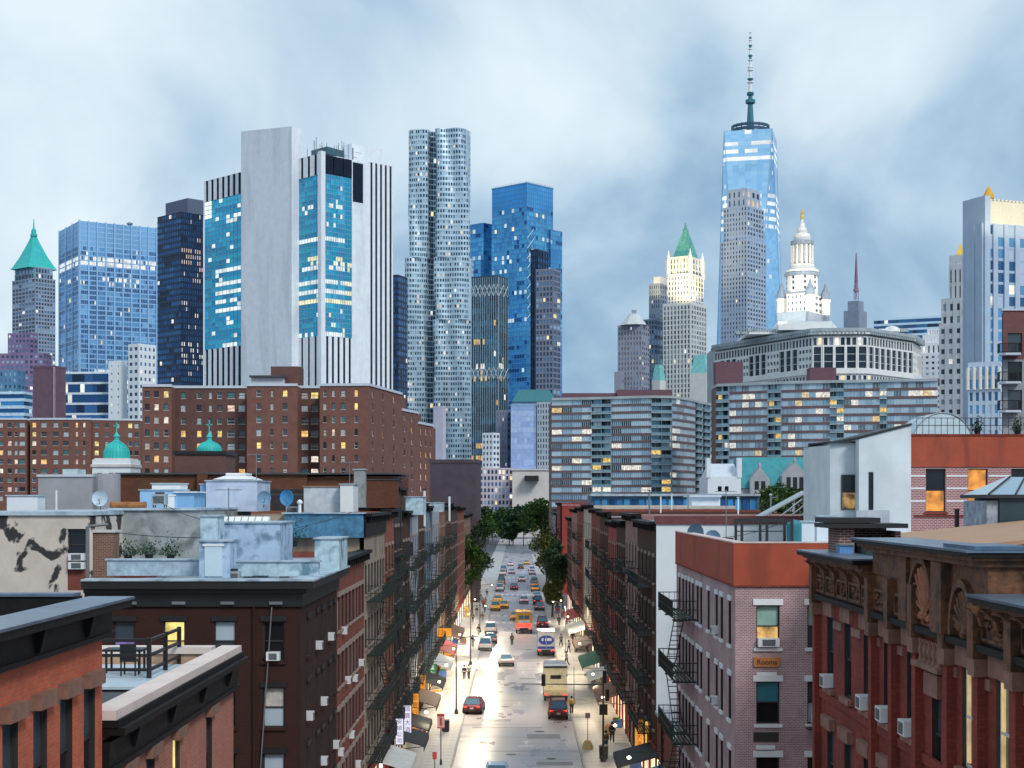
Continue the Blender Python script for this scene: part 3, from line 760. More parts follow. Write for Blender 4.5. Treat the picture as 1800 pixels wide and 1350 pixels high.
# -- gothic tower with a green spire
m_goth = M('cream_terracotta', (0.66, 0.67, 0.66), 0.75, var=0.08, scale=0.2)
wg = gmats(('go_a', (0.06, 0.09, 0.14), 0.1, 0.2, 0), ('go_b', (0.16, 0.2, 0.27), 0.1, 0.2, 0), ('go_c', (0.3, 0.36, 0.42), 0.1, 0.2, 0)) + [lit_w, lit_y]
t, fp, zt = masonry_tower('gothic_tower', 'cream gothic tower with floodlit crown and green pyramid spire', 1166, 1214, 1241, 535, 1230, 32, m_goth, 8, 6, fl=3.9, pier=(1.3, 0.6), band=(1.2, 0.1), wins=wg, p=0.03, seed=24, corn=2.0)
cen = sum(fp, Vector((0, 0))) / 4
masonry_tower('', '', 1174, 1212, 1236, 483, 1234, 32, m_goth, 7, 5, ybase=535, fl=3.9, pier=(1.3, 0.6), band=(1.2, 0.1), wins=wg, p=0.1, parent=t, seed=25, corn=1.5)
masonry_tower('', '', 1178, 1211, 1232, 452, 1237, 32, m_goth, 6, 4, ybase=483, fl=4.4, pier=(1.5, 0.6), band=(1.4, 0.1), wins=wg, p=0.1, parent=t, seed=26, corn=1.2)
zc = PZ(452, 1240); b = MB(); ang = rad(180 - 32) + PI / 4
ctr = Vector((PX(1205, 1252), 1252))
b.lathe((ctr.x, ctr.y, zc), [(11.5, 0), (8.6, 7), (5.2, 16), (2.6, 22), (2.6, 24), (1.6, 25), (0.3, 30)], 4, rot=ang); b.build('spire', M('spire_copper', (0.10, 0.36, 0.3), 0.6, var=0.3, scale=0.4), t)
b = MB()
for v in fp:
    q = ctr + (v - cen) * 0.8
    b.lathe((q.x, q.y, PZ(488, 1240)), [(2.2, 0), (2.2, 15), (1.8, 16), (0.2, 23)], 6)
b.build('corner_turrets', m_goth, t, kind='stuff')
m_teal_r = M('teal_mansard', (0.2, 0.55, 0.56), 0.6, var=0.2, scale=0.3)
for (xl, xc, xr, yt, yr, dd) in ((1146, 1160, 1170, 668, 640, 1228), (1212, 1242, 1256, 655, 622, 1222)):
    A, C, B, D = corner(xl, xc, xr, dd, 32); b = MB(); b.prism([A, C, B, D], 0, PZ(yt, dd)); b.build('wing', m_goth, t)
    r0 = [(v.x, v.y, PZ(yt, dd)) for v in (A, C, B, D)]; c_ = sum((Vector(v) for v in r0), Vector((0, 0, 0))) / 4
    r1 = [tuple(Vector(v) * 0.55 + c_ * 0.45 + Vector((0, 0, PZ(yr, dd) - PZ(yt, dd)))) for v in r0]
    b = MB(); b.loft([r0, r1]); b.build('mansard_roof', m_teal_r, t)

# -- stepped grey neighbours
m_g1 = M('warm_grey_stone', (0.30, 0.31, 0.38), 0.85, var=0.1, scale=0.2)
t, fp, zt = masonry_tower('hip_roof_tower', 'lilac grey stone tower under a pale hipped roof with a stub chimney', 1086, 1128, 1141, 572, 1210, 25, m_g1, 8, 4, fl=3.9, pier=(1.6, 0.3), band=(1.8, 0.1), wins=win_set, p=0.06, seed=27)
cen = sum(fp, Vector((0, 0))) / 4; hw = (fp[0] - fp[1]).length * 0.55
b = MB(); b.lathe((cen.x, cen.y - 4, zt + 0.8), [(hw, 0), (hw * 0.36, 9.0)], 8, rot=0.2); b.build('hipped_roof', M('pale_lead_roof', (0.55, 0.58, 0.6), 0.6), t)
b = MB(); b.box(cen.x - 1.6, cen.x + 1.8, cen.y - 6, cen.y - 2, zt + 8, zt + 13); b.build('chimney', m_g1, t)
masonry_tower('', '', 1080, 1090, 1096, 655, 1205, 25, m_g1, 3, 2, fl=3.9, pier=(1.6, 0.3), band=(1.8, 0.1), wins=win_set, parent=t, seed=28)
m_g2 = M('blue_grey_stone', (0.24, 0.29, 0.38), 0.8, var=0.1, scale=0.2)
t, fp, zt = masonry_tower('stepped_grey_tower', 'blue grey stepped tower with a floodlit yellow top behind the gothic tower', 1141, 1160, 1178, 500, 1300, 35, m_g2, 5, 5, fl=4.0, pier=(1.2, 0.3), band=(1.4, 0.1), wins=win_set, p=0.03, seed=29)
masonry_tower('', '', 1125, 1150, 1170, 562, 1290, 35, m_g2, 5, 4, fl=4.0, pier=(1.0, 0.3), band=(1.2, 0.1), wins=win_set, p=0.03, parent=t, seed=30)
A, C, B, D = corner(1149, 1160, 1176, 1302, 35); b = MB(); b.prism([A, C, B, D], PZ(500, 1302), PZ(486, 1302)); b.build('crown', m_goth, t)

# -- chamfered glass super tower with mast
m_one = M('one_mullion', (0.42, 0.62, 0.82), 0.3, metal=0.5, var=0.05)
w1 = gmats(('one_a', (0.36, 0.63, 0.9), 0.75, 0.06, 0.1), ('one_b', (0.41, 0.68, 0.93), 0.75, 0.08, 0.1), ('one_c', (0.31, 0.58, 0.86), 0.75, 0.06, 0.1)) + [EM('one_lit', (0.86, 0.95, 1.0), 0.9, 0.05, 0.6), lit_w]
d1 = 1600.0; cx1, cy1 = PX(1319, d1 + 35), d1 + 35
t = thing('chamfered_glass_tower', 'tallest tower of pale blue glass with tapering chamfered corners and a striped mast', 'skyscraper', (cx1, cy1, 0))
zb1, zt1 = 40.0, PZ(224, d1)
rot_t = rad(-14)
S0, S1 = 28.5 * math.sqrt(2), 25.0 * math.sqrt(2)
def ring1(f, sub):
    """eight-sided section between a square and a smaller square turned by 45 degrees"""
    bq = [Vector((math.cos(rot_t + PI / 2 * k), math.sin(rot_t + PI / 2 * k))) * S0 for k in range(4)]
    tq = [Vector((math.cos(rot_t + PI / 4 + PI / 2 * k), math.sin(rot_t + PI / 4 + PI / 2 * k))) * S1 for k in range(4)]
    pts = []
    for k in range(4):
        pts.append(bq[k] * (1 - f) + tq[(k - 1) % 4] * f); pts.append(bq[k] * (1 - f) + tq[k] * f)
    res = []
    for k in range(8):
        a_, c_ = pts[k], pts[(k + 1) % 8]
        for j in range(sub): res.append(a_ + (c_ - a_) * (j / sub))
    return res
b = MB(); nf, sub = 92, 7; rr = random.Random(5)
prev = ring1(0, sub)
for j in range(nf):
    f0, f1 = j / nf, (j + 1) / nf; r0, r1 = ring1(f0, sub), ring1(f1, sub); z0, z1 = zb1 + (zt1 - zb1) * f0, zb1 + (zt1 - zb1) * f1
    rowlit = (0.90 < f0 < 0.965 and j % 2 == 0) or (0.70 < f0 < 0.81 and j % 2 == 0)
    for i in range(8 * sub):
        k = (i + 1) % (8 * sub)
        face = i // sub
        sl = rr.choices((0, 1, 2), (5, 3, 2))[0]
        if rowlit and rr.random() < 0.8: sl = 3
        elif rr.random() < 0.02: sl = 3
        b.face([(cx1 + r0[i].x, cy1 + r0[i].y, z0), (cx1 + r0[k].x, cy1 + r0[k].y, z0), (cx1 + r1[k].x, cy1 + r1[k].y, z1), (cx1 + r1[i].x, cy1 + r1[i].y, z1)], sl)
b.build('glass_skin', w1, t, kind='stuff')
b = MB()
p8_0, p8_1 = ring1(0, 1), ring1(1, 1)
for k in range(8): b.tube((cx1 + p8_0[k].x, cy1 + p8_0[k].y, zb1), (cx1 + p8_1[k].x, cy1 + p8_1[k].y, zt1), 0.5, 4)
b.build('edge_trim', m_one, t, kind='stuff')
b = MB(); b.prism([(cx1 + p.x * 0.98, cy1 + p.y * 0.98) for p in p8_0[1::2]], 0, zb1); b.build('podium', m_one, t)
b = MB(); b.prism([(cx1 + p.x, cy1 + p.y) for p in p8_1[0::2]], zt1 - 0.6, zt1 + 0.2); b.build('roof', m_grey_metal, t)
m_ring = M('dark_ring', (0.02, 0.07, 0.14), 0.4)
b = MB(); zr = PZ(220, d1)
for k in range(20):
    a0, a1 = 2 * PI * k / 20, 2 * PI * (k + 1) / 20
    for r_, h0, h1 in ((20.5, 0, 3.2), (20.5, 4.2, 7.2)):
        b.loft([[(cx1 + q * math.cos(a_), cy1 + q * math.sin(a_), z_) for q, a_, z_ in ((r_, a0, zr + h0), (r_, a1, zr + h0), (r_, a1, zr + h1), (r_, a0, zr + h1))], [(cx1 + q * math.cos(a_), cy1 + q * math.sin(a_), z_) for q, a_, z_ in ((r_ - 0.8, a0, zr + h0), (r_ - 0.8, a1, zr + h0), (r_ - 0.8, a1, zr + h1), (r_ - 0.8, a0, zr + h1))]])
    b.tube((cx1 + 20 * math.cos(a0), cy1 + 20 * math.sin(a0), zt1), (cx1 + 20 * math.cos(a0), cy1 + 20 * math.sin(a0), zr + 7.5), 0.5, 4)
b.build('communication_ring', m_ring, t, kind='stuff')
m_mast_d = M('mast_teal', (0.03, 0.17, 0.22), 0.5); m_mast_w = M('mast_white', (0.8, 0.82, 0.84), 0.5)
zq = PZ(168, d1)
b = MB(); b.tube((cx1, cy1, zt1), (cx1, cy1, zq), 4.6, 8, 0, 2.6)
b.lathe((cx1, cy1, zq), [(3.0, 0), (5.2, 1), (5.2, 4.5), (2.4, 5.5)], 10); b.build('mast_base', m_mast_d, t)
ys = [166, 150, 147, 128, 122, 106, 101, 88, 80, 68, 62, 52, 48, 38]
for k in range(len(ys) - 1):
    r_ = 2.3 - 1.8 * k / len(ys)
    b = MB(); b.tube((cx1, cy1, PZ(ys[k], d1) + (3 if k == 0 else 0)), (cx1, cy1, PZ(ys[k + 1], d1)), r_, 8, 0, r_ * 0.93); b.lathe((cx1, cy1, PZ(ys[k + 1], d1) - 1.5), [(r_, 0), (r_ * 1.7, 0.5), (r_ * 1.7, 1.5), (r_, 2)], 8)
    b.build('mast_section', m_mast_w if k % 2 == 0 and k > 0 or k == 5 else m_mast_d, t)

# -- limestone residential tower before it
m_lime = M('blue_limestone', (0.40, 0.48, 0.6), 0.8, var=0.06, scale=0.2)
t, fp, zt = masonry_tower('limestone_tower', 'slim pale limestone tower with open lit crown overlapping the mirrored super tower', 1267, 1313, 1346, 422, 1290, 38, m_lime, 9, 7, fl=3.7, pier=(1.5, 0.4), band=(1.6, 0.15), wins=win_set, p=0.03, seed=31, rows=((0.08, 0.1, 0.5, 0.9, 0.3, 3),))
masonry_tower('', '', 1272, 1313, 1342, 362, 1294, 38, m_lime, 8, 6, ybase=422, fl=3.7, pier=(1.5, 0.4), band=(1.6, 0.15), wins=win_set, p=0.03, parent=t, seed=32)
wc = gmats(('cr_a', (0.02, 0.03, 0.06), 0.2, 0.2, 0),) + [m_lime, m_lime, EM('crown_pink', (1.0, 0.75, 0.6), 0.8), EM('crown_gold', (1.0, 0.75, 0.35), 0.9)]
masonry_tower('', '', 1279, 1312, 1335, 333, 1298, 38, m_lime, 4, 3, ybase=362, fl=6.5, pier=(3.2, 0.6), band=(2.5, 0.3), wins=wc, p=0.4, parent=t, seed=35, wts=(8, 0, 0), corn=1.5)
# ================================================================ CIVIC BUILDING WITH CURVED FRONT
m_civ = M('civic_limestone', (0.78, 0.79, 0.79), 0.8, var=0.08, scale=0.2)
m_civ_d = M('weathered_roof_stone', (0.36, 0.41, 0.44), 0.7, var=0.2, scale=0.15)
wciv = gmats(('ci_a', (0.015, 0.03, 0.05), 0.1, 0.2, 0), ('ci_b', (0.06, 0.09, 0.13), 0.1, 0.2, 0), ('ci_c', (0.2, 0.26, 0.3), 0.1, 0.2, 0)) + [lit_w, lit_y]
ARC = [(1257, 868), (1432, 783), (1522, 781), (1604, 816), (1618, 842)]
arc = [V2(p, d) for p, d in ARC]
arcr = resample(arc, 34)
tciv = thing('civic_hall', 'huge pale stone civic hall with curved colonnaded front and white wedding cake tower', 'civic building', (PX(1440, 800), 800, 0))
zc_t = PZ(577, 781)        # cornice top
zA, zB_, zC_, zD_ = PZ(592, 781), PZ(609, 781), PZ(648, 781), PZ(656, 781)
backp = [Vector((arc[-1].x, 905)), Vector((arc[0].x, 905))]
b = MB()
inner = [p + Vector((0, 1.6)) for p in arcr]
b.prism([tuple(v) for v in inner + backp], 0, zc_t - 1); b.build('core', m_civ_d, tciv)
gb, fb = MB(), MB(); rr = random.Random(9)
for i in range(34):
    P, Q = arcr[i], arcr[i + 1]
    def sel(lo=0.0):
        return lambda a, c: rr.choices((0, 1, 2, 3, 4), (6, 3, 2, 0.15, 0.1))[0]
    curtain(gb, fb, P, Q, zB_, zA + 0.5, 2, 1, (0.9, 0.5), (1.6, 0.45), sel())
    tall = i % 5 in (1, 2, 3) or 18 < i < 28
    if tall:
        curtain(gb, fb, P, Q, zC_, zB_, 1, 3, (1.3, 0.9), (0.2, 0.05), lambda a, c: 0 if rr.random() < 0.92 else rr.choice((1, 4)))
    else:
        curtain(gb, fb, P, Q, zC_, zB_, 2, 3, (1.0, 0.6), (2.0, 0.5), sel())
    curtain(gb, fb, P, Q, zC_ - 18, zD_, 2, 3, (1.0, 0.4), (2.2, 0.38), sel())
    curtain(gb, fb, P, Q, 0, zC_ - 18, 2, 7, (1.0, 0.4), (2.2, 0.38), sel())
gb.build('windows', wciv, tciv, kind='stuff'); fb.build('piers_and_columns', m_civ, tciv, kind='stuff')
def band_arc(name, off0, off1, z0, z1, m):
    b = MB()
    for i in range(34):
        P, Q = arcr[i], arcr[i + 1]
        nP = outn(arcr[max(i - 1, 0)], arcr[min(i + 1, 34)]); nQ = outn(arcr[i], arcr[min(i + 2, 34)])
        q = [P + nP * off1, Q + nQ * off1, Q - nQ * off0, P - nP * off0]
        b.prism([tuple(v) for v in q], z0, z1)
    return b.build(name, m, tciv)
band_arc('cornice', 0.5, 2.5, zc_t - 1.6, zc_t, m_civ_d)
band_arc('cornice_bed', 0.5, 2.0, zc_t - 3.0, zc_t - 1.65, m_civ)
band_arc('string_course', 0.4, 1.3, zD_ - 0.2, zC_ + 0.3, m_civ)
b = MB()
for i in range(0, 34):
    for k in range(3):
        P = arcr[i] + (arcr[i + 1] - arcr[i]) * (k / 3); n_ = outn(arcr[i], arcr[i + 1]); u_ = (arcr[i + 1] - arcr[i]).normalized() * 0.35
        b.prism([tuple(v) for v in (P - u_ + n_ * 2.7, P + u_ + n_ * 2.7, P + u_ + n_ * 1.6, P - u_ + n_ * 1.6)], zc_t - 3.2, zc_t - 1.7)
b.build('brackets', m_civ_d, tciv, kind='stuff')
# attic steps and roof clutter
def arc_poly(sh, i0, i1, yb): return [tuple(p + Vector((0, sh))) for p in arcr[i0:i1 + 1]] + [(arcr[i1].x, yb), (arcr[i0].x, yb)]
b = MB(); b.prism(arc_poly(5, 1, 33, 900), zc_t - 1.2, zc_t + 0.9); b.build('attic', m_civ_d, tciv)
b = MB(); b.box(PX(1316, 815), PX(1500, 815), 815, 890, zc_t + 0.7, zc_t + 2.2); b.box(PX(1500, 805), PX(1590, 822), 822, 890, zc_t + 0.7, zc_t + 1.8); b.build('attic_upper', m_civ, tciv)
b = MB()
for k in range(40): x = PX(1316 + k * 4.6, 814.5); b.box(x, x + .7, 814.6, 815.4, zc_t + 2.2, zc_t + 3.0)
b.box(PX(1316, 814.5), PX(1500, 814.5), 814.6, 815.4, zc_t + 3.0, zc_t + 3.3); b.build('roof_balustrade', m_civ_d, tciv, kind='stuff')
b = MB(); b.prism([(PX(1368, 806), 806), (PX(1462, 803), 803), (PX(1478, 860), 860), (PX(1350, 860), 860)], zc_t + 1.9, zc_t + 6.2); b.build('tower_plinth', m_civ, tciv)
b = MB(); b.box(PX(1545, 812), PX(1575, 812), 812, 820, zc_t + 1.8, zc_t + 3.2); b.lathe((PX(1568, 816), 816, zc_t + 1.8), [(4.5, 0), (4.3, 1.4), (3, 2.6), (0.4, 3.4)], 12); b.build('roof_dome', m_civ, tciv)
b = MB()
for k in range(30):
    x = PX(rr.uniform(1290, 1600), 812); y = rr.uniform(812, 830)
    b.box(x, x + rr.uniform(1, 4), y, y + 3, zc_t + 1.8, zc_t + rr.uniform(2.4, 4.0))
b.build('roof_plant', m_civ_d, tciv, kind='stuff')
# wedding cake tower
dT = 838.0; cxT = PX(1410, dT)
def zT(y): return PZ(y, dT)
m_wed = M('white_terracotta', (0.74, 0.72, 0.69), 0.75, var=0.05)
m_wed_d = M('grey_ledge_stone', (0.25, 0.3, 0.36), 0.8, var=0.15, scale=0.5)
px8 = dT / F
def wedding_part(name, prof, n=16, m=m_wed, rot=0.2):
    b = MB(); b.lathe((cxT, dT, 0), [(r * px8, zT(y)) for r, y in prof], n, rot=rot); return b.build(name, m, tciv)
A, C, B, D = corner(1366, 1416, 1458, dT - 15, 35)
b = MB(); b.prism([A, C, B, D], zc_t + 6, zT(552)); b.build('tower_base', m_wed_d, tciv)
gb, fb = MB(), MB()
A, C, B, D = corner(1383, 1418, 1445, dT - 11, 35)
zz0, zz1 = zT(552), zT(519)
b = MB(); b.prism(inset([A, C, B, D], 0.97), zz0, zz1); b.build('tower_core', m_wed, tciv)
for P, Q, nx in ((A, C, 5), (C, B, 4)): curtain(gb, fb, P, Q, zz0, zz1, nx, 3, (1.5, 0.25), (1.9, 0.2), lambda i, j: rr.choice((1, 1, 2)))
gb.build('tower_windows', wciv, tciv, kind='stuff'); fb.build('tower_piers', m_wed, tciv, kind='stuff')
b = MB(); b.prism(inset([A, C, B, D], 1.05), zz1, zz1 + 0.8); b.build('tower_ledge', m_wed_d, tciv)
wedding_part('drum', [(27, 519), (27, 487)])
b = MB()
for k in range(16):
    for yy in (511, 501, 492):
        a = 2 * PI * (k + 0.5) / 16 + 0.2; r_ = 27.2 * px8
        x, y = cxT + r_ * math.cos(a), dT + r_ * math.sin(a); t_ = Vector((-math.sin(a), math.cos(a))) * 0.55
        if k % 2: b.prism([(x - t_.x, y - t_.y), (x + t_.x * 1, y + t_.y), (x + t_.x - math.cos(a), y + t_.y - math.sin(a)), (x - t_.x - math.cos(a), y - t_.y - math.sin(a))], zT(yy) , zT(yy - 5))
b.build('drum_windows', wciv[1], tciv, kind='stuff')
wedding_part('drum_cornice', [(27, 487), (31, 485), (31, 481), (27, 480)], m=m_wed_d)
wedding_part('balustrade', [(29, 480), (29, 476), (26, 476), (24, 472), (20, 470)], m=m_wed)
wedding_part('colonnade_core', [(15, 466), (15, 432)])
b = MB()
for k in range(14):
    a = 2 * PI * k / 14; b.lathe((cxT + 18 * px8 * math.cos(a), dT + 18 * px8 * math.sin(a), 0), [(0.75, zT(466)), (0.7, zT(432))], 6)
b.build('colonnade', m_wed, tciv, kind='stuff')
wedding_part('colonnade_base', [(21, 470), (21, 466), (14, 465.9)])
wedding_part('colonnade_ledge', [(14, 432), (20, 431), (20, 424), (15, 423)], m=m_wed_d)
wedding_part('lantern', [(15, 423), (14, 412), (9, 410), (8, 402), (5, 398), (5, 393), (2.4, 390), (2.2, 386)])
b = MB(); b.lathe((cxT, dT, 0), [(0.9, zT(386)), (1.1, zT(382)), (0.75, zT(377)), (0.95, zT(374)), (0.5, zT(372)), (0.55, zT(370)), (0.1, zT(368))], 8); b.tube((cxT, dT, zT(377)), (cxT + 1.6, dT, zT(371)), 0.3, 5); b.build('gilded_figure', M('gilding', (0.8, 0.55, 0.15), 0.35, metal=0.6), tciv)
m_slate = M('slate_cone', (0.2, 0.25, 0.32), 0.6, var=0.1)
for px, dd in ((1374, 838), (1424, 822), (1451, 842), (1398, 862)):
    x, y = PX(px, dd), dd
    b = MB(); b.lathe((x, y, 0), [(2.6, zT(553)), (2.6, zT(530)), (3.1, zT(529)), (3.1, zT(526)), (2.5, zT(525))], 10); tr = b.build('corner_turret', m_wed, tciv)
    b = MB(); b.lathe((x, y, 0), [(2.7, zT(525)), (2.4, zT(515)), (1.2, zT(507)), (0.3, zT(497))], 10); b.build('turret_cone', m_slate, tr, org=tuple(tciv.location))

# ---- neighbours around it
t = thing('mast_building', 'small blue grey office roof carrying a thin pink lattice mast', 'skyscraper', (PX(1503, 1400), 1400, 0))
A, C, B, D = corner(1483, 1510, 1524, 1400, 35)
b = MB(); b.prism([A, C, B, D], 0, PZ(545, 1400)); b.build('wall', m_g2, t)
A, C, B, D = corner(1490, 1509, 1518, 1405, 35); b = MB(); b.prism([A, C, B, D], PZ(545, 1400), PZ(527, 1400)); b.build('penthouse', m_g2, t)
x, y = PX(1505, 1412), 1412
b = MB(); m_mp = M('mast_pink', (0.32, 0.2, 0.3), 0.5)
for k in range(9):
    z0, z1 = PZ(527, y) + k * 4.8, PZ(527, y) + (k + 1) * 4.8; r0, r1 = 2.2 - k * 0.22, 2.2 - (k + 1) * 0.22
    for s in range(4):
        a0, a1 = s * PI / 2, (s + 1) * PI / 2
        b.tube((x + r0 * math.cos(a0), y + r0 * math.sin(a0), z0), (x + r1 * math.cos(a0), y + r1 * math.sin(a0), z1), 0.28, 4)
        b.tube((x + r0 * math.cos(a0), y + r0 * math.sin(a0), z0), (x + r1 * math.cos(a1), y + r1 * math.sin(a1), z1), 0.16, 4)
b.build('mast', m_mp, t, kind='stuff')
b = MB(); b.lathe((x, y, 0), [(2.6, PZ(512, y)), (2.6, PZ(508, y)), (1, PZ(507, y)), (0.8, PZ(480, y)), (0.3, PZ(446, y))], 8); b.build('antenna', m_mp, t)

masonry_tower('low_blue_office', 'low wide mirror blue office with pale floor stripes behind the civic hall', 1536, 1662, 1672, 556, 1100, 25, M('pale_blue_spandrel', (0.55, 0.75, 0.9), 0.4, var=0.05), 20, 4, fl=4.0, pier=None, band=(1.6, 0.3), wins=w3, p=0.02, seed=41)
t = thing('white_terrace_block', 'stepped white apartment block between the civic hall and the courthouse', 'apartment building', (PX(1630, 905), 905, 0))
m_wb = M('white_brick', (0.72, 0.72, 0.76), 0.8, var=0.06)
for k, (x0, x1, yt) in enumerate(((1604, 1662, 622), (1612, 1660, 604), (1622, 1658, 590), (1630, 1656, 580))):
    masonry_tower('', '', x0, x1 - 6, x1, yt, 900 + k * 3, 30, m_wb, 5, 1, ybase=(760, 622, 604, 590)[k], fl=3.2, pier=(1.9, 0.25), band=(1.9, 0.15), wins=win_set, p=0.03, parent=t, seed=42 + k, wts=(2, 4, 4))
# courthouse tower with gilded cap
m_court = M('courthouse_granite', (0.5, 0.53, 0.57), 0.8, var=0.1, scale=0.2)
t, fp, zt = masonry_tower('courthouse_tower', 'stepped grey stone court tower with a gilded cap beside the blue ribbed tower', 1651, 1692, 1706, 572, 640, 30, m_court, 3, 2, fl=4.2, pier=(1.7, 0.4), band=(2.2, 0.2), wins=wciv, p=0.08, seed=51, corn=1.2)
masonry_tower('', '', 1655, 1691, 1703, 528, 642, 30, m_court, 3, 2, ybase=572, fl=5.0, pier=(1.6, 0.4), band=(2.4, 0.2), wins=wciv, p=0.15, parent=t, seed=52, corn=1.2)
masonry_tower('', '', 1668, 1692, 1702, 470, 644, 30, m_court, 3, 2, ybase=528, fl=5.6, pier=(1.3, 0.4), band=(1.6, 0.2), wins=wciv, p=0.1, parent=t, seed=53, corn=1.5)
masonry_tower('', '', 1669, 1691, 1701, 452, 645, 30, m_court, 1, 1, ybase=470, fl=5, pier=(6, 0.2), band=(4, 0.2), wins=wciv, p=0, parent=t, seed=54, corn=1)
x, y = PX(1688, 648), 648
b = MB(); b.lathe((x, y, PZ(452, 645)), [(2.6, 0), (2.6, 1.5), (1.2, 4), (0.3, 6)], 4, rot=0.6); b.build('gilded_cap', M('gold_leaf', (0.85, 0.55, 0.08), 0.3, metal=0.5), t)
# big ribbed tower on the edge of the picture
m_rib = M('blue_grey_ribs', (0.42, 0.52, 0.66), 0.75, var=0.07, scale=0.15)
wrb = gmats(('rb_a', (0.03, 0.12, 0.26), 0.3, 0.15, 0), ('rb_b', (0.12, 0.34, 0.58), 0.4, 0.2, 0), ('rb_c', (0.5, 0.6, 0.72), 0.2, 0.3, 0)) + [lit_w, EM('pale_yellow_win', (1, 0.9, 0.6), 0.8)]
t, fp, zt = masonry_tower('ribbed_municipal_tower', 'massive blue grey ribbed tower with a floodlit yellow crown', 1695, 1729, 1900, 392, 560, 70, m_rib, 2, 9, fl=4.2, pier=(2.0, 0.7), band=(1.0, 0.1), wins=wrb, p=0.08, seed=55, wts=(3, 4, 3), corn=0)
A, C, B, D = fp
b = MB(); b.prism([A - Vector((0.6, 0)), C + Vector((0.3, -0.9)), C + (B - C) * 0.06 + Vector((0, -1)), A + (B - C) * 0.07], 0, PZ(342, 558)); b.build('corner_pavilion', m_rib, t)
m_cream = M('cream_crown', (0.72, 0.67, 0.55), 0.7, var=0.08)
b = MB(); b.prism([tuple(v) for v in inset([A, C, B, D], 0.955)], zt, PZ(352, 560)); b.build('crown', m_cream, t)
b = MB(); n_ = outn(C, B); u_ = (B - C)
for k in range(26):
    q = C + u_ * ((k + 0.5) / 26) - n_ * 1.7; w_ = u_.normalized() * 0.6
    b.prism([tuple(v) for v in (q - w_ + n_ * 0.5, q + w_ + n_ * 0.5, q + w_ - n_ * 0.6, q - w_ - n_ * 0.6)], PZ(352, 560), PZ(347, 560))
b.build('crown_battlements', m_cream, t, kind='stuff')
for px in (1738, 1830):
    x, y = PX(px, 566), 566
    b = MB(); b.lathe((x, y, 0), [(1.6, PZ(360, y)), (1.6, PZ(350, y)), (2.0, PZ(349, y)), (1.9, PZ(342, y)), (1.2, PZ(335, y)), (0.3, PZ(328, y))], 8); b.build('gilded_finial', M('orange_gilding', (0.85, 0.42, 0.05), 0.35, metal=0.4), t)
# colonnaded annex in front
t, fp, zt = masonry_tower('colonnaded_annex', 'pale blue stone annex with tall columned top at the foot of the ribbed tower', 1702, 1757, 1775, 640, 450, 28, M('annex_stone', (0.5, 0.6, 0.72), 0.8, var=0.08), 5, 3, fl=3.6, pier=(0.9, 0.3), band=(1.2, 0.2), wins=wrb, p=0.02, seed=56)
A, C, B, D = fp; b = MB(); n_ = outn(A, C)
for k in range(6):
    q = A + (C - A) * (k / 5) + n_ * 0.55; b.lathe((q.x, q.y, PZ(684, 450)), [(0.55, 0), (0.5, PZ(645, 450) - PZ(684, 450))], 8)
b.build('columns', m_wed, t, kind='stuff')

# ---- floodlights that wash the three crowns (lit in the photograph)
def flood(name, loc, target, power, col, size=2.0, ang=70):
    l_ = bpy.data.lights.new(name, 'SPOT'); l_.energy = power; l_.color = col; l_.spot_size = rad(ang); l_.spot_blend = 0.6; l_.shadow_soft_size = size
    o = bpy.data.objects.new(name, l_); COL.objects.link(o); o.location = loc
    o.rotation_euler = (Vector(loc) - Vector(target)).to_track_quat('Z', 'Y').to_euler()
flood('floodlight', (cxT - 26, dT - 45, zc_t + 8), (cxT, dT, zT(490)), 95000, (1.0, 0.93, 0.8))
flood('floodlight', (cxT + 26, dT - 42, zc_t + 8), (cxT, dT, zT(480)), 60000, (1.0, 0.9, 0.72))
flood('floodlight', (PX(1190, 1200), 1195, PZ(540, 1230) + 3), (PX(1203, 1240), 1240, PZ(480, 1240)), 150000, (1.0, 0.72, 0.36), ang=60)
flood('floodlight', (PX(1228, 1200), 1200, PZ(540, 1230) + 3), (PX(1212, 1240), 1240, PZ(480, 1240)), 120000, (1.0, 0.72, 0.36), ang=60)
flood('floodlight', (PX(1150, 1285), 1278, PZ(515, 1300)), (PX(1160, 1302), 1302, PZ(492, 1302)), 30000, (1.0, 0.7, 0.3), ang=80)
for px in (1745, 1790, 1835):
    flood('floodlight', (PX(px, 553), 549, PZ(398, 560)), (PX(px, 566), 566, PZ(365, 560)), 2600, (1.0, 0.84, 0.5), ang=100)
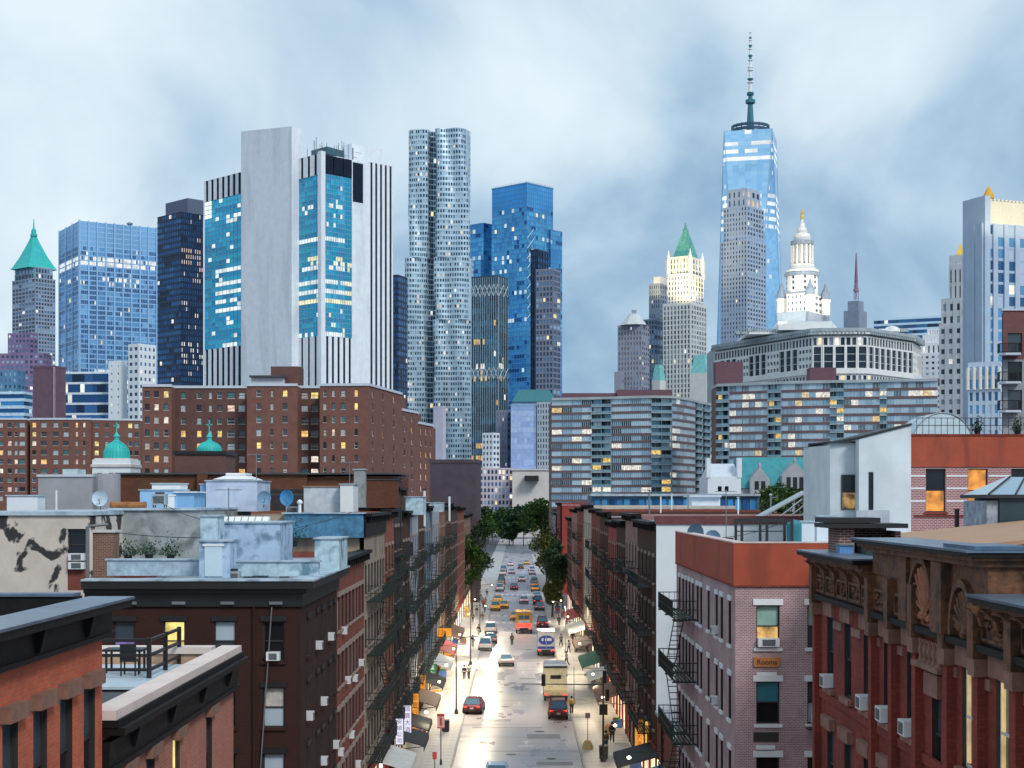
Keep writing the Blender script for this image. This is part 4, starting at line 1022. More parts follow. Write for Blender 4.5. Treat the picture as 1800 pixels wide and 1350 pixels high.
# ================================================================ MIDDLE DISTANCE
# ---- brown brick housing slabs: every window that shows is a part
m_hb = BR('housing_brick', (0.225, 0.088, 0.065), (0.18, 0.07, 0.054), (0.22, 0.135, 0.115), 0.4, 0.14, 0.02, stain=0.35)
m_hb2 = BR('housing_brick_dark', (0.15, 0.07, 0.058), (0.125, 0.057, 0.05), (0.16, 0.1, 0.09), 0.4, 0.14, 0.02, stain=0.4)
m_cope = M('pale_coping', (0.55, 0.6, 0.68), 0.6, var=0.08)
HP = [g_dim, g_sky, g_dark, e_warm, e_yel, e_white, e_pink, g_curt, GL('teal_pane', (0.08, 0.2, 0.22), 0.3, 0.2)]
def slab(t, segs, ztop, rows, fh, z1st, ww, hh, seed, lit=0.2, zb=0.0, depth=12):
    """segs: (x0px, d0, x1px, d1, [window pixel columns], material); a zigzag street front"""
    rr = random.Random(seed)
    for x0, d0, x1, d1, cols, m in segs[0:]:
        P, Q = V2(x0, d0), V2(x1, d1); n_ = outn(P, Q); fr = Frame(P, n_)
        def pu(px):
            k = (px - 910) / F; dv = (Q - P).normalized(); s = (k * P.y - P.x) / (dv.x - k * dv.y); q = P + dv * s; return fr.u(q.x, q.y)
        us = sorted((pu(x0), pu(x1))); zt = ztop if not isinstance(ztop, dict) else ztop[x0]
        ops = []; places = []
        for c in cols:
            px, wf = (c, 1.0) if not isinstance(c, tuple) else c
            for r in range(rows):
                z = z1st - r * fh
                if z < zb or z + hh > zt - 0.4: continue
                u = pu(px); wq = ww * wf
                ops.append((u - wq / 2, u + wq / 2, z, z + hh)); places.append((u, z, wq))
        mb = MB(); wall_open(mb, fr, us[0], us[1], zb, zt, ops, 0.3, caps=True)
        q = [P - n_ * 0.34, Q - n_ * 0.34, Q + Vector((0, depth)), P + Vector((0, depth))]
        mb.prism([tuple(v) for v in q], zb, zt)
        mb.build('wall', m, t)
        cb = MB(); q = [P + n_ * 0.25, Q + n_ * 0.25, Q - n_ * 0.6, P - n_ * 0.6]; cb.prism([tuple(v) for v in q], zt, zt + 0.55); cb.build('coping', m_cope, t)
        for u, z, wq in places:
            pm = rr.choices(HP, (5, 4, 3, lit * 5, lit * 7, lit * 5, lit * 5, 2, 3))[0]
            window(t, fr, u, z, wq, hh, pm, m_frame_w if rr.random() < 0.5 else m_frame_d, rec=0.2, joined=True, rail=rr.random() < 0.7, sill=(m_stone, 0.06, 0.1, 0.06))
d = 327.0; zt = PZ(680, d); z1 = PZ(695, d)
t = thing('brick_housing_block', 'broad dark brown brick housing block of zigzag bays below the concrete tower', 'apartment building', (PX(500, d), d, 0))
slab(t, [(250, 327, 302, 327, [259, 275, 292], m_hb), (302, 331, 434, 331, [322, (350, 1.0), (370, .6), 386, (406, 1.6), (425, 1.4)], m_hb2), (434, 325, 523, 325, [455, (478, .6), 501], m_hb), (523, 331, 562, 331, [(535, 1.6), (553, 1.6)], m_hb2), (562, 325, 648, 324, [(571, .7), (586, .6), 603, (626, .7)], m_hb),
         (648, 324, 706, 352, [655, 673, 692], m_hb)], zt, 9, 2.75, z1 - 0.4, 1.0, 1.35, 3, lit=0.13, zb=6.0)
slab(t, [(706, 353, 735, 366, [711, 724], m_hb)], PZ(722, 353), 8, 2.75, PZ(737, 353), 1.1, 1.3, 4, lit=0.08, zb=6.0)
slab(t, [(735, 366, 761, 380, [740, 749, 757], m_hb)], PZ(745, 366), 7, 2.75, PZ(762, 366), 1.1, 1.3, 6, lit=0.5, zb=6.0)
b = MB(); b.box(PX(476, 333), PX(527, 333), 333, 339, zt, PZ(644, 333)); b.build('roof_bulkhead', m_hb2, t)
b = MB(); b.box(PX(443, 331), PX(500, 331), 330, 332, zt + 0.6, PZ(664, 331)); b.build('roof_shed', m_cope, t)
b = MB(); b.box(PX(443, 331) - .3, PX(500, 331) + .3, 329, 332.5, PZ(664, 331), PZ(661, 331)); b.build('roof_canopy', m_tar, t)
d = 455.0
t = thing('long_brick_housing_block', 'lower long brown brick housing block at the left with many lit windows', 'apartment building', (PX(100, d), d, 0))
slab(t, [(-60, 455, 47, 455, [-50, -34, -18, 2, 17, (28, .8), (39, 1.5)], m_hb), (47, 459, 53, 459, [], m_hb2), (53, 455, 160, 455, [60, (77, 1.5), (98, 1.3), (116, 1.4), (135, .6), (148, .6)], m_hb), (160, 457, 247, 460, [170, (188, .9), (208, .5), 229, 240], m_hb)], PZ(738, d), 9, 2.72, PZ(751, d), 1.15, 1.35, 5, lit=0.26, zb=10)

# ---- curved apartment slabs with window bands and balconies
m_cb = M('brown_band_brick', (0.15, 0.095, 0.10), 0.85, var=0.2, scale=0.6)
m_fin = M('pale_mullion', (0.50, 0.62, 0.72), 0.6, var=0.1)
m_bal = M('teal_balcony_panel', (0.17, 0.30, 0.38), 0.5, var=0.3, scale=0.5)
m_balslab = M('balcony_slab_edge', (0.45, 0.5, 0.54), 0.8)
wch = [GL('ch_dark', (0.02, 0.045, 0.06), 0.2, 0.15), GL('ch_mid', (0.14, 0.27, 0.36), 0.4, 0.15), GL('ch_pale', (0.5, 0.64, 0.74), 0.3, 0.2), e_white, EM('ch_amber', (1, 0.66, 0.2), 0.9), GL('ch_blue', (0.28, 0.44, 0.56), 0.3, 0.2)]
def banded(label, pts, nb, ztop, nf, fh, balc, top_brown, seed):
    rr = random.Random(seed)
    c0 = V2(*pts[len(pts) // 2]); t = thing('curved_apartment_slab', label, 'apartment building', (c0.x, c0.y, 0), 0, None)
    pp = resample([V2(*p) for p in pts], nb)
    body = MB(); rail, slabm, bandm, mull = MB(), MB(), MB(), MB()
    core = [p + Vector((0, 1.7)) for p in pp]; ymx = max(p.y for p in pp) + 14
    body.prism([tuple(v) for v in core + [Vector((core[-1].x, ymx)), Vector((core[0].x, ymx))]], 0, ztop - 0.2); body.build('core', m_cb, t)
    pane_mesh = {}
    cnt = 0
    for i in range(nb):
        P, Q = pp[i], pp[i + 1]; n_ = outn(P, Q); fr = Frame(P, n_); u1 = fr.u(Q.x, Q.y); lo, hi = min(0, u1), max(0, u1); W = hi - lo
        bal = balc(i)
        for j in range(nf):
            z = ztop - (j + 1) * fh
            if not bal:
                bandm.fbox(fr, lo, hi, -1.8, 0.0, z - 0.02, z + 0.78)
                # ribbon glazing: one window part per bay
                k = rr.choices((0, 1, 2, 3, 4, 5), (2.5, 2.5, 6, 1.6, 0.4, 4))[0]
                key = (round(W, 1), k)
                if key not in pane_mesh:
                    q = MB(); ww = W
                    q.box(-ww / 2, ww / 2, -0.5, -0.3, 0.0, fh - 0.79, 1)
                    for s in range(6): x = -ww / 2 + ww * s / 5; q.box(x - 0.06, x + 0.06, -0.3, -0.15, 0.0, fh - 0.79, 0)
                    q.box(-ww / 2, ww / 2, -0.3, -0.17, fh - 0.95, fh - 0.79, 0)
                    pane_mesh[key] = q.mesh('ribbon_window', [m_fin, wch[k]])
                x, y, z_ = fr.p((lo + hi) / 2, 0.0, z + 0.78)
                link('ribbon_window', pane_mesh[key], t, (x - t.location.x, y - t.location.y, z_), fr.rot); cnt += 1
            else:
                slabm.fbox(fr, lo - 0.1, hi + 0.1, -1.7, 0.75, z - 0.08, z + 0.1)
                rail.fbox(fr, lo, hi, 0.62, 0.7, z + 0.15, z + 1.0)
                rail.fbox(fr, lo, lo + 0.12, -1.7, 0.62, z + 0.1, z + fh - 0.1)
                q = MB()
                k = rr.choices((0, 1, 2, 3, 4), (6, 4, 1.5, 0.6, 0.7))[0]
                key = ('b', round(W, 1), k)
                if key not in pane_mesh:
                    q.box(-W / 2, W / 2, -1.6, -1.4, 0.1, fh - 0.1, 1); q.box(-0.06, 0.06, -1.4, -1.3, 0.1, fh - 0.1, 0); pane_mesh[key] = q.mesh('balcony_door', [m_fin, wch[k]])
                x, y, z_ = fr.p((lo + hi) / 2, 0.0, z)
                link('balcony_door', pane_mesh[key], t, (x - t.location.x, y - t.location.y, z_), fr.rot)
    bandm.build('brick_bands', m_cb, t, kind='stuff'); slabm.build('balcony_slabs', m_balslab, t, kind='stuff'); rail.build('balcony_rails', m_bal, t, kind='stuff')
    rb = MB(); rb.prism([tuple(v) for v in [p + Vector((0, -0.5)) for p in pp] + [Vector((pp[-1].x, ymx)), Vector((pp[0].x, ymx))]], ztop, ztop + 0.9); rb.build('roof_edge', m_civ_d, t)
    for x0, x1, dd, y0, y1, m in top_brown:
        q = MB(); q.box(PX(x0, dd), PX(x1, dd), dd, dd + 6, ztop + 0.5, PZ(y1, dd)); q.build('roof_bulkhead', m, t)
    return t
m_plum = M('plum_bulkhead', (0.13, 0.06, 0.08), 0.8, var=0.15)
banded('grey curved apartment slab with ribbon windows ending above the far trees', [(970, 563), (1060, 557), (1140, 550), (1185, 551), (1212, 566), (1240, 588), (1262, 602)], 27, PZ(702, 557), 15, 2.65, lambda i: i in (4, 5, 10, 11) or i >= 18 and i % 3 != 0,
       [(988, 1085, 568, 700, 691, m_plum), (1085, 1182, 566, 700, 685, m_plum)], 5)
banded('curved apartment slab with brown bands and blue balconies below the civic hall', [(1260, 508), (1340, 500), (1420, 494), (1500, 491), (1570, 488), (1648, 485)], 32, PZ(674, 494), 12, 2.65, lambda i: i in (0, 1, 8, 9, 17, 18, 24),
       [(1258, 1306, 520, 670, 636, m_plum), (1424, 1470, 500, 668, 646, m_plum), (1620, 1652, 508, 690, 666, m_plum)], 8)

# ---- smaller buildings tucked between
def plain(name, label, cat, xl, xc, xr, yt, d, a, m, nxl, nxr, fl=3.2, pier=(1.4, 0.2), band=(1.5, 0.12), wins=None, p=0.05, seed=60, wts=(5, 3, 2), yb=None, corn=0.5):
    return masonry_tower(name, label, xl, xc, xr, yt, d, a, m, nxl, nxr, fl=fl, pier=pier, band=band, wins=wins or win_set, p=p, seed=seed, wts=wts, corn=corn)
m_lil = M('lilac_stone', (0.22, 0.16, 0.3), 0.8, var=0.2, scale=0.2)
plain('lilac_block', 'lilac tinted block at the foot of the green pyramid tower', 'office building', 14, 52, 66, 586, 1000, 15, m_lil, 6, 2, seed=61)
plain('lilac_low_block', 'low lilac block with a few glowing floors near the left edge', 'office building', -40, 76, 90, 622, 960, 5, m_lil, 14, 3, seed=62, p=0.12)
m_bb = M('blue_clad', (0.10, 0.24, 0.4), 0.5, var=0.25, scale=0.2)
plain('blue_clad_block', 'small dark blue block with stepped top at the left edge', 'office building', -40, 30, 44, 652, 800, 8, m_bb, 9, 2, seed=63, p=0.1)
plain('striped_blue_block', 'blue and white striped low block left of the plum brick stack', 'office building', -40, 42, 56, 690, 700, 6, M('white_blue_stripe', (0.5, 0.66, 0.8), 0.6), 8, 3, pier=None, band=(1.4, 0.3), wins=w7, seed=64)
t, fp, zt = plain('plum_brick_stack', 'windowless plum brick stack with a lighter seam', 'building', 58, 96, 116, 645, 560, 20, M('plum_brick', (0.15, 0.085, 0.12), 0.85, var=0.15, scale=0.4), 0, 0, seed=65)
b = MB(); P = fp[0] + (fp[1] - fp[0]) * 0.98; b.prism([(P.x - 0.3, P.y - 0.5), (P.x + 0.4, P.y - 0.5), (P.x + 0.4, P.y + 0.3), (P.x - 0.3, P.y + 0.3)], 0, zt); b.build('pale_seam', M('seam', (0.3, 0.22, 0.28), 0.8), t)
m_wh2 = M('white_tower_panels', (0.72, 0.77, 0.82), 0.7, var=0.05)
plain('striped_base_block', 'dark glass block with white floor edges at the foot of the pale blue slab', 'office building', 112, 200, 214, 655, 650, 6, M('white_floor_edge', (0.6, 0.68, 0.75), 0.6), 12, 2, pier=None, band=(0.9, 0.3), wins=w3, p=0.12, seed=66, fl=4.2)
plain('plain_white_block', 'plain white block with one column of tiny windows', 'building', 191, 214, 224, 636, 640, 20, m_wh2, 2, 0, seed=67, fl=3.2, pier=(2.6, 0.15), band=(2.4, 0.1))
plain('white_dotted_tower', 'small white tower dotted with square windows beside the navy tower', 'apartment building', 226, 244, 274, 606, 630, 35, m_wh2, 2, 4, seed=68, fl=3.1, pier=(1.3, 0.15), band=(1.7, 0.1), wts=(6, 2, 0))
t, fp, zt = plain('dark_brown_shed', 'windowless dark brown block with a small white vent beside the far trees', 'building', 755, 838, 846, 812, 300, 6, M('dark_plum_brick', (0.075, 0.055, 0.07), 0.85, var=0.2, scale=0.5), 0, 0, seed=69)
m_lav = M('lavender_render', (0.5, 0.5, 0.62), 0.8, var=0.1, scale=0.3)
plain('narrow_white_edge_block', 'narrow plain white slab seen edge on by the rippled tower', 'building', 762, 778, 784, 716, 560, 30, m_lav, 0, 0, seed=70)
plain('white_narrow_block', 'narrow white block with dark window rows left of the blue sheeted slab', 'apartment building', 848, 866, 878, 762, 872, 35, m_wh2, 3, 2, seed=71, pier=(1.2, .2), band=(1.6, .1), wts=(6, 2, 0))
plain('grey_stone_block', 'grey stone apartment block squeezed behind the blue sheeted slab', 'apartment building', 872, 892, 902, 722, 885, 25, m_gr, 4, 2, seed=72)
t, fp, zt = plain('blue_sheeted_slab', 'plain slab wrapped in pale blue sheeting', 'building', 898, 938, 946, 712, 870, 10, M('blue_sheeting', (0.34, 0.47, 0.74), 0.6, var=0.15, scale=0.4), 7, 1, fl=3.0, pier=(0.12, 0.06), band=(0.16, 0.08), wins=[M('sheet_%d' % k, c, 0.6, var=0.15, scale=0.5) for k, c in enumerate(((0.3, 0.42, 0.7), (0.36, 0.5, 0.78), (0.42, 0.55, 0.8)))] + [M('sheet_3', (0.4, 0.52, 0.76), 0.6), M('sheet_4', (0.44, 0.56, 0.8), 0.6)], seed=73)
plain('pale_grid_block', 'pale grey gridded apartment block right of the blue sheeted slab', 'apartment building', 944, 972, 986, 708, 876, 15, M('pale_grid_stone', (0.42, 0.48, 0.52), 0.8), 6, 2, seed=74, pier=(0.8, .3), band=(1.2, .15), wts=(6, 2, 1))
b = MB(); t = thing('teal_roofed_hall', 'low teal roofed block in front of the narrow black tower', 'building', (PX(945, 888), 888, 0)); b.box(PX(900, 888), PX(978, 888), 888, 903, 0, PZ(706, 888)); b.build('wall', m_bal, t)
b = MB(); b.loft([[(PX(900, 888), 887, PZ(706, 888)), (PX(978, 888), 887, PZ(706, 888)), (PX(978, 888), 903, PZ(706, 888)), (PX(900, 888), 903, PZ(706, 888))], [(PX(912, 888), 892, PZ(684, 888)), (PX(966, 888), 892, PZ(684, 888)), (PX(966, 888), 898, PZ(684, 888)), (PX(912, 888), 898, PZ(684, 888))]]); b.build('roof', M('deep_teal_roof', (0.03, 0.17, 0.2), 0.5, var=0.2), t)
# low pale lit block at the end of the street
t, fp, zt = plain('pale_corner_block', 'pale lilac and cream low block closing the street beyond the trees', 'building', 843, 895, 912, 824, 860, 15, M('cream_lilac', (0.62, 0.54, 0.6), 0.8, var=0.12, scale=0.3), 8, 2, seed=75, fl=3.4, pier=(0.9, .15), band=(1.3, .1), p=0.25)
b = MB(); A, C, B, D = fp; b.loft([[(A.x + 5, A.y - 0.6, PZ(868, 860)), (C.x, C.y - 0.6, PZ(868, 860)), (C.x, C.y + 6, PZ(868, 860)), (A.x + 5, A.y + 6, PZ(868, 860))], [(A.x + 8, A.y + 1, PZ(838, 860)), (C.x, C.y + 1, PZ(838, 860)), (C.x, C.y + 6, PZ(838, 860)), (A.x + 8, A.y + 6, PZ(838, 860))]]); b.build('lilac_roof', M('lilac_roof_mat', (0.42, 0.36, 0.66), 0.7, var=0.2), t)
t, fp, zt = plain('cream_blank_block', 'cream block with one wide black opening near its top', 'building', 900, 968, 980, 826, 840, 6, M('cream_render', (0.66, 0.62, 0.6), 0.85, var=0.08, scale=0.4), 0, 0, seed=76)
b = MB(); b.box(PX(922, 834), PX(947, 834), 834, 841, PZ(845, 834), PZ(836, 834)); b.build('opening', m_black, t)
# teal roofed house with gabled dormers, white gabled hall, low blue glass shed
dd = 330.0
t = thing('teal_dormer_house', 'old stone house under a steep teal roof with two gabled dormers', 'house', (PX(1360, dd), dd, 0))
m_hs = M('grey_house_stone', (0.36, 0.37, 0.4), 0.85, var=0.15, scale=0.6)
b = MB(); b.box(PX(1300, dd), PX(1424, dd), dd, dd + 12, 0, PZ(858, dd)); b.build('wall', m_hs, t)
b = MB(); xa, xb = PX(1299, dd), PX(1425, dd); b.loft([[(xa, dd - .5, PZ(858, dd)), (xb, dd - .5, PZ(858, dd)), (xb, dd + 12, PZ(858, dd)), (xa, dd + 12, PZ(858, dd))], [(xa, dd + 4, PZ(803, dd)), (xb, dd + 4, PZ(803, dd)), (xb, dd + 8, PZ(803, dd)), (xa, dd + 8, PZ(803, dd))]]); b.build('roof', M('teal_slate_roof', (0.02, 0.24, 0.28), 0.55, var=0.2, scale=0.8), t)
for x0, x1, yb_, ym, yt in ((1319, 1353, 862, 843, 821), (1375, 1420, 862, 836, 812)):
    q = MB(); xa, xb, xm = PX(x0, dd - 2), PX(x1, dd - 2), PX((x0 + x1) / 2, dd - 2)
    q.loft([[(xa, dd - 2, PZ(yb_ + 6, dd)), (xb, dd - 2, PZ(yb_ + 6, dd)), (xb, dd - 2, PZ(ym, dd)), (xm, dd - 2, PZ(yt, dd)), (xa, dd - 2, PZ(ym, dd))], [(xa, dd + 4, PZ(yb_ + 6, dd)), (xb, dd + 4, PZ(yb_ + 6, dd)), (xb, dd + 4, PZ(ym, dd)), (xm, dd + 4, PZ(yt, dd)), (xa, dd + 4, PZ(ym, dd))]])
    g = q.build('dormer', m_hs, t)
    q = MB()
    for k in range(3 if x1 - x0 > 40 else 2):
        n_ = 3 if x1 - x0 > 40 else 2
        xc = xa + (xb - xa) * (k + 1) / (n_ + 1); q.box(xc - 0.45, xc + 0.45, dd - 2.06, dd - 1.9, PZ(yb_ - 1, dd), PZ(ym + 3, dd))
    q.build('dormer_windows', g_dark, g, org=tuple(t.location))
    q = MB(); q.lathe((xm, dd - 1.5, PZ(yt, dd) - 0.2), [(0.3, 0), (0.35, 0.5), (0.1, 1.2)], 6); q.build('finial', m_hs, g, org=tuple(t.location))
t = thing('white_gabled_hall', 'white rendered hall with stepped gable next to the teal dormer house', 'house', (PX(1268, dd), dd, 0))
b = MB(); b.box(PX(1241, dd), PX(1299, dd), dd - 3, dd + 12, 0, PZ(838, dd)); b.build('wall', m_wh2, t)
b = MB(); xa, xb, xm = PX(1241, dd), PX(1299, dd), PX(1262, dd); b.loft([[(xa, dd - 2, PZ(838, dd)), (xb, dd - 2, PZ(838, dd)), (xb, dd + 9, PZ(838, dd)), (xa, dd + 9, PZ(838, dd))], [(xa + 1, dd + 1, PZ(815, dd)), (xb - 1, dd + 1, PZ(815, dd)), (xb - 1, dd + 6, PZ(815, dd)), (xa + 1, dd + 6, PZ(815, dd))]]); b.build('roof', m_cope, t)
for px in (1242, 1296):
    q = MB(); q.box(PX(px, dd) - .4, PX(px, dd) + .5, dd - 3.2, dd - 1, PZ(840, dd), PZ(806, dd)); q.build('gable_pier', m_wh2, t)
for px in (1262, 1274):
    q = MB(); q.box(PX(px, dd) - .4, PX(px, dd) + .4, dd - 3.06, dd - 2.9, PZ(864, dd), PZ(855, dd)); q.build('window', g_dark, t)
t = thing('blue_glass_shed', 'long low blue glazed building behind the red fascia roof', 'building', (PX(1180, 260), 260, 0))
b = MB(); b.box(PX(1040, 260), PX(1335, 260), 260, 275, 0, PZ(872, 260)); b.build('wall', M('deep_blue_panels', (0.04, 0.1, 0.17), 0.4, var=0.3, scale=0.4), t)
b = MB(); b.box(PX(1038, 259), PX(1337, 259), 259, 276, PZ(872, 260), PZ(868, 260)); b.build('roof_edge', m_galv, t)
for k in range(22):
    q = MB(); x = PX(1045 + k * 13, 260); q.box(x, x + 0.9, 259.85, 260.1, PZ(896, 260), PZ(878, 260)); q.build('glazing_panel', w7[k % 3], t)
t = thing('white_roof_box', 'white boxy roof hut left of the teal dormer house', 'roof hut', (PX(1240, 200), 200, 0))
b = MB(); b.box(PX(1216, 200), PX(1266, 200), 200, 206, 10, PZ(874, 200)); b.build('wall', m_wh2, t)
b = MB(); b.box(PX(1213, 199), PX(1269, 199), 199.4, 207, PZ(874, 200), PZ(870, 200)); b.build('roof', m_cope, t)

# ---- two church domes
def dome(name, label, px, py_c, py_b, r_px, dd, base, py_top):
    x = PX(px, dd); k = dd / F; t = thing(name, label, 'church dome', (x, dd, 0))
    r = r_px * k; zb = PZ(py_b, dd)
    hd = PZ(py_c, dd) - zb
    b = MB(); b.lathe((x, dd, zb), [(r, 0), (r * 1.0, hd * 0.25)] + [(r * math.cos(a), hd * 0.25 + hd * 0.75 * math.sin(a)) for a in [rad(q) for q in (15, 30, 45, 60, 72, 82)]], 24); b.build('dome', m_copper, t, smooth=False)
    b = MB()
    for i in range(24):
        a = 2 * PI * i / 24
        pts = [(r * 1.015, 0), (r * 1.015, hd * 0.25)] + [(r * 1.015 * math.cos(q), hd * 0.25 + hd * 0.76 * math.sin(q)) for q in [rad(v) for v in (15, 30, 45, 60, 75)]]
        for j in range(len(pts) - 1): b.tube((x + pts[j][0] * math.cos(a), dd + pts[j][0] * math.sin(a), zb + pts[j][1]), (x + pts[j + 1][0] * math.cos(a), dd + pts[j + 1][0] * math.sin(a), zb + pts[j + 1][1]), 0.035, 4)
    b.build('ribs', m_copper, t, kind='stuff')
    zl = PZ(py_c, dd)
    b = MB(); b.lathe((x, dd, zl - 0.1), [(r * 0.3, 0), (r * 0.3, r * 0.1), (r * 0.2, r * 0.18), (r * 0.2, r * 0.4), (r * 0.28, r * 0.45), (r * 0.12, r * 0.7), (0.05, r * 0.85)], 12); b.build('lantern', m_copper, t)
    b = MB(); zt = PZ(py_top, dd); zc = zl + r * 0.7; b.box(x - 0.06, x + 0.06, dd - 0.05, dd + 0.05, zc, zt); b.box(x - r * 0.26, x + r * 0.26, dd - 0.05, dd + 0.05, zt - (zt - zc) * 0.4, zt - (zt - zc) * 0.4 + 0.12); b.build('cross', m_copper, t)
    return t, x, zb, r, k
t, x, zb, r, k = dome('church_dome', 'round green copper dome with cross on a white drum', 205, 776, 808, 22, 180, None, 742)
b = MB(); b.box(x - 33 * k, x + 33 * k, 180 - 2.4, 182.4, 10, zb - 0.05); b.build('drum', m_wh2, t)
b = MB(); b.box(x - 35 * k, x + 35 * k, 180 - 2.6, 182.6, zb - 0.9, zb - 0.6); b.box(x - 30 * k, x + 30 * k, 180 - 2.2, 182.2, zb - 0.05, zb + 0.12); b.build('drum_cornice', m_stone, t)
for q in (-20, 0, 20):
    b = MB(); b.lathe((x + q * k, 177.55, zb - 1.7), [(0.28, 0), (0.28, 0.1)], 10); b.build('drum_opening', g_dark, t)
t, x, zb, r, k = dome('church_dome', 'shallow green copper dome with cross peeping over a brick parapet', 368, 776, 797, 21, 176, None, 738)
b = MB(); b.box(x - 52 * k, x + 34 * k, 173.6, 180, 10, PZ(800, 176)); b.build('brick_drum', m_hb2, t)
b = MB(); b.box(x - 55 * k, x + 37 * k, 173.4, 180.2, PZ(800, 176), PZ(794, 176)); b.build('parapet', m_black, t)
# ================================================================ NEAR BUILDINGS
m_redb = BR('orange_red_brick', (0.70, 0.15, 0.07), (0.58, 0.115, 0.05), (0.46, 0.19, 0.13), 0.22, 0.085, 0.012, stain=0.3, bump=0.9)
m_redb2 = BR('worn_red_brick', (0.52, 0.17, 0.11), (0.44, 0.13, 0.085), (0.44, 0.26, 0.21), 0.22, 0.085, 0.014, stain=0.25, bump=0.9)
m_brownpaint = BR('dark_brown_painted_brick', (0.052, 0.02, 0.014), (0.044, 0.018, 0.013), (0.036, 0.014, 0.011), 0.22, 0.075, 0.01, stain=0.45, stain_rgb=(0.022, 0.012, 0.01))
m_maroon = BR('maroon_brick', (0.30, 0.062, 0.04), (0.23, 0.045, 0.03), (0.2, 0.05, 0.04), 0.22, 0.075, 0.008, stain=0.65, stain_rgb=(0.09, 0.025, 0.02), bump=0.7)
m_pinkb = BR('pink_grey_brick', (0.44, 0.25, 0.26), (0.34, 0.18, 0.19), (0.62, 0.52, 0.54), 0.18, 0.072, 0.012, stain=0.35, bump=0.6)
m_terra = M('red_terracotta_paint', (0.38, 0.07, 0.032), 0.75, var=0.14, scale=1.2, stain=0.7, stain_rgb=(0.22, 0.04, 0.025), stain_scale=1.1, streak=True)
m_gold = M('ochre_terracotta', (0.15, 0.062, 0.024), 0.65, var=0.45, scale=5.0, bump=0.7, stain=0.9, stain_rgb=(0.035, 0.018, 0.01), stain_scale=2.2)
m_shell = M('salmon_terracotta', (0.34, 0.13, 0.07), 0.7, var=0.3, scale=5.0, bump=0.5)
m_cornd = M('blackened_cornice', (0.008, 0.007, 0.007), 0.55, spec=0.25, var=0.5, scale=3.0, bump=0.3)
m_flash = M('blue_grey_flashing', (0.13, 0.18, 0.25), 0.32, metal=0.35, var=0.3, scale=1.0)
m_cream_c = M('cream_parapet_cap', (0.72, 0.60, 0.54), 0.7, var=0.1, scale=0.8)
m_tan = M('tan_render', (0.5, 0.33, 0.22), 0.8, var=0.15)

def U(side, y): return -y if side < 0 else y
def street_frame(side): return Frame((side * LINE, 0), (-side, 0))

# ---------------- A: red brick house at the near left
fa = street_frame(-1)
A_ = thing('red_brick_house', 'orange red brick house with black bracketed cornice nearest at the left', 'house', (-14, 29, 0))
ws = [24.35, 26.1, 27.85, 29.6, 31.3, 33.0]
ops = [(-(y + .43), -(y - .43), 13.75, 16.02) for y in ws]
b = MB(); wall_open(b, fa, -34.0, -22.0, 6, 17.05, ops, 0.16, 0, 1); b.box(-24, -LINE - .35, 22, 34.0, 0, 17.3); b.build('wall', [m_redb, m_frame_d], A_)
for y in ws: window(A_, fa, -y, 13.75, .86, 2.27, g_dark, m_frame_d, rec=0.1, lintel=(m_brown_stone, 0.14, 0.30, 0.2), sill=(m_brown_stone, 0.1, 0.14, 0.12), split=g_dim)
b = MB(); b.fbox(fa, -34.25, -22, -0.3, 0.16, 17.06, 17.62); b.fbox(fa, -34.25, -22, -0.3, 0.22, 17.0, 17.1); b.build('frieze', m_cornd, A_)
def brk():
    q = MB(); q.hexa([(-.09, 0, 0), (.09, 0, 0), (.09, .08, 0), (-.09, .08, 0), (-.09, 0, .5), (.09, 0, .5), (.09, .2, .5), (-.09, .2, .5)]); return q.mesh('bracket', m_cornd)
for k in range(3):
    link('bracket', _cached('brk', brk), A_, (-LINE + .16 + 14, 25.6 + k * 3.3 - 29, 17.14), fa.rot)
b = MB(); b.fbox(fa, -34.35, -22, -0.35, 0.58, 17.64, 17.80); b.build('cornice', m_cornd, A_)
b = MB(); b.fbox(fa, -34.4, -22, -0.4, 0.63, 17.803, 17.86); b.build('cornice_flashing', m_flash, A_)
b = MB(); b.box(-24, -9.65, 22, 33.6, 17.3, 17.42); b.build('roof', m_tar, A_)
b = MB(); b.box(-24, -9.65, 33.62, 34.05, 17.3, 17.90); b.build('roof_parapet', m_cornd, A_)
b = MB(); b.box(-24, -9.7, 33.56, 34.1, 17.903, 17.97); b.build('parapet_cap', m_flash, A_)

# ---------------- B: terrace house
B_ = thing('terrace_house', 'worn red brick house with a cream edged roof terrace and railing', 'house', (-14, 42, 0))
ws = [36.0, 38.5, 41.4, 45.8]
ops = [(-(y + .43), -(y - .43), 11.4, 13.62) for y in ws] + [(-48.7, -47.9, 11.4, 13.62)] * 0
b = MB(); wall_open(b, fa, -49.7, -34.02, 0, 14.0, ops, 0.16, 0, 1); b.box(-21, -LINE - .35, 34.02, 49.7, 0, 14.6); b.build('wall', [m_redb2, m_frame_d], B_)
for y in ws: window(B_, fa, -y, 11.4, .86, 2.22, g_dark, m_frame_d, rec=0.1, lintel=(m_brown_stone, 0.16, 0.3, 0.2), sill=(m_brown_stone, 0.1, 0.14, 0.12), split=e_yel if y == 41.4 else g_dim)
b = MB(); b.fbox(fa, -49.75, -34.1, -0.34, 0.14, 14.0, 14.62); b.fbox(fa, -49.75, -34.1, -0.3, 0.2, 13.93, 14.06); b.fbox(fa, -49.8, -34.1, -0.3, 0.48, 14.78, 14.95); b.build('cornice', m_cornd, B_)
for k in range(4): link('bracket', _cached('brk', brk), B_, (-LINE + .14 + 14, 36.2 + k * 3.9 - 42, 14.22), fa.rot)
b = MB(); b.box(-9.72, -8.86, 34.06, 49.85, 14.96, 15.12); b.build('edge_flashing', m_cornd, B_)
b = MB()
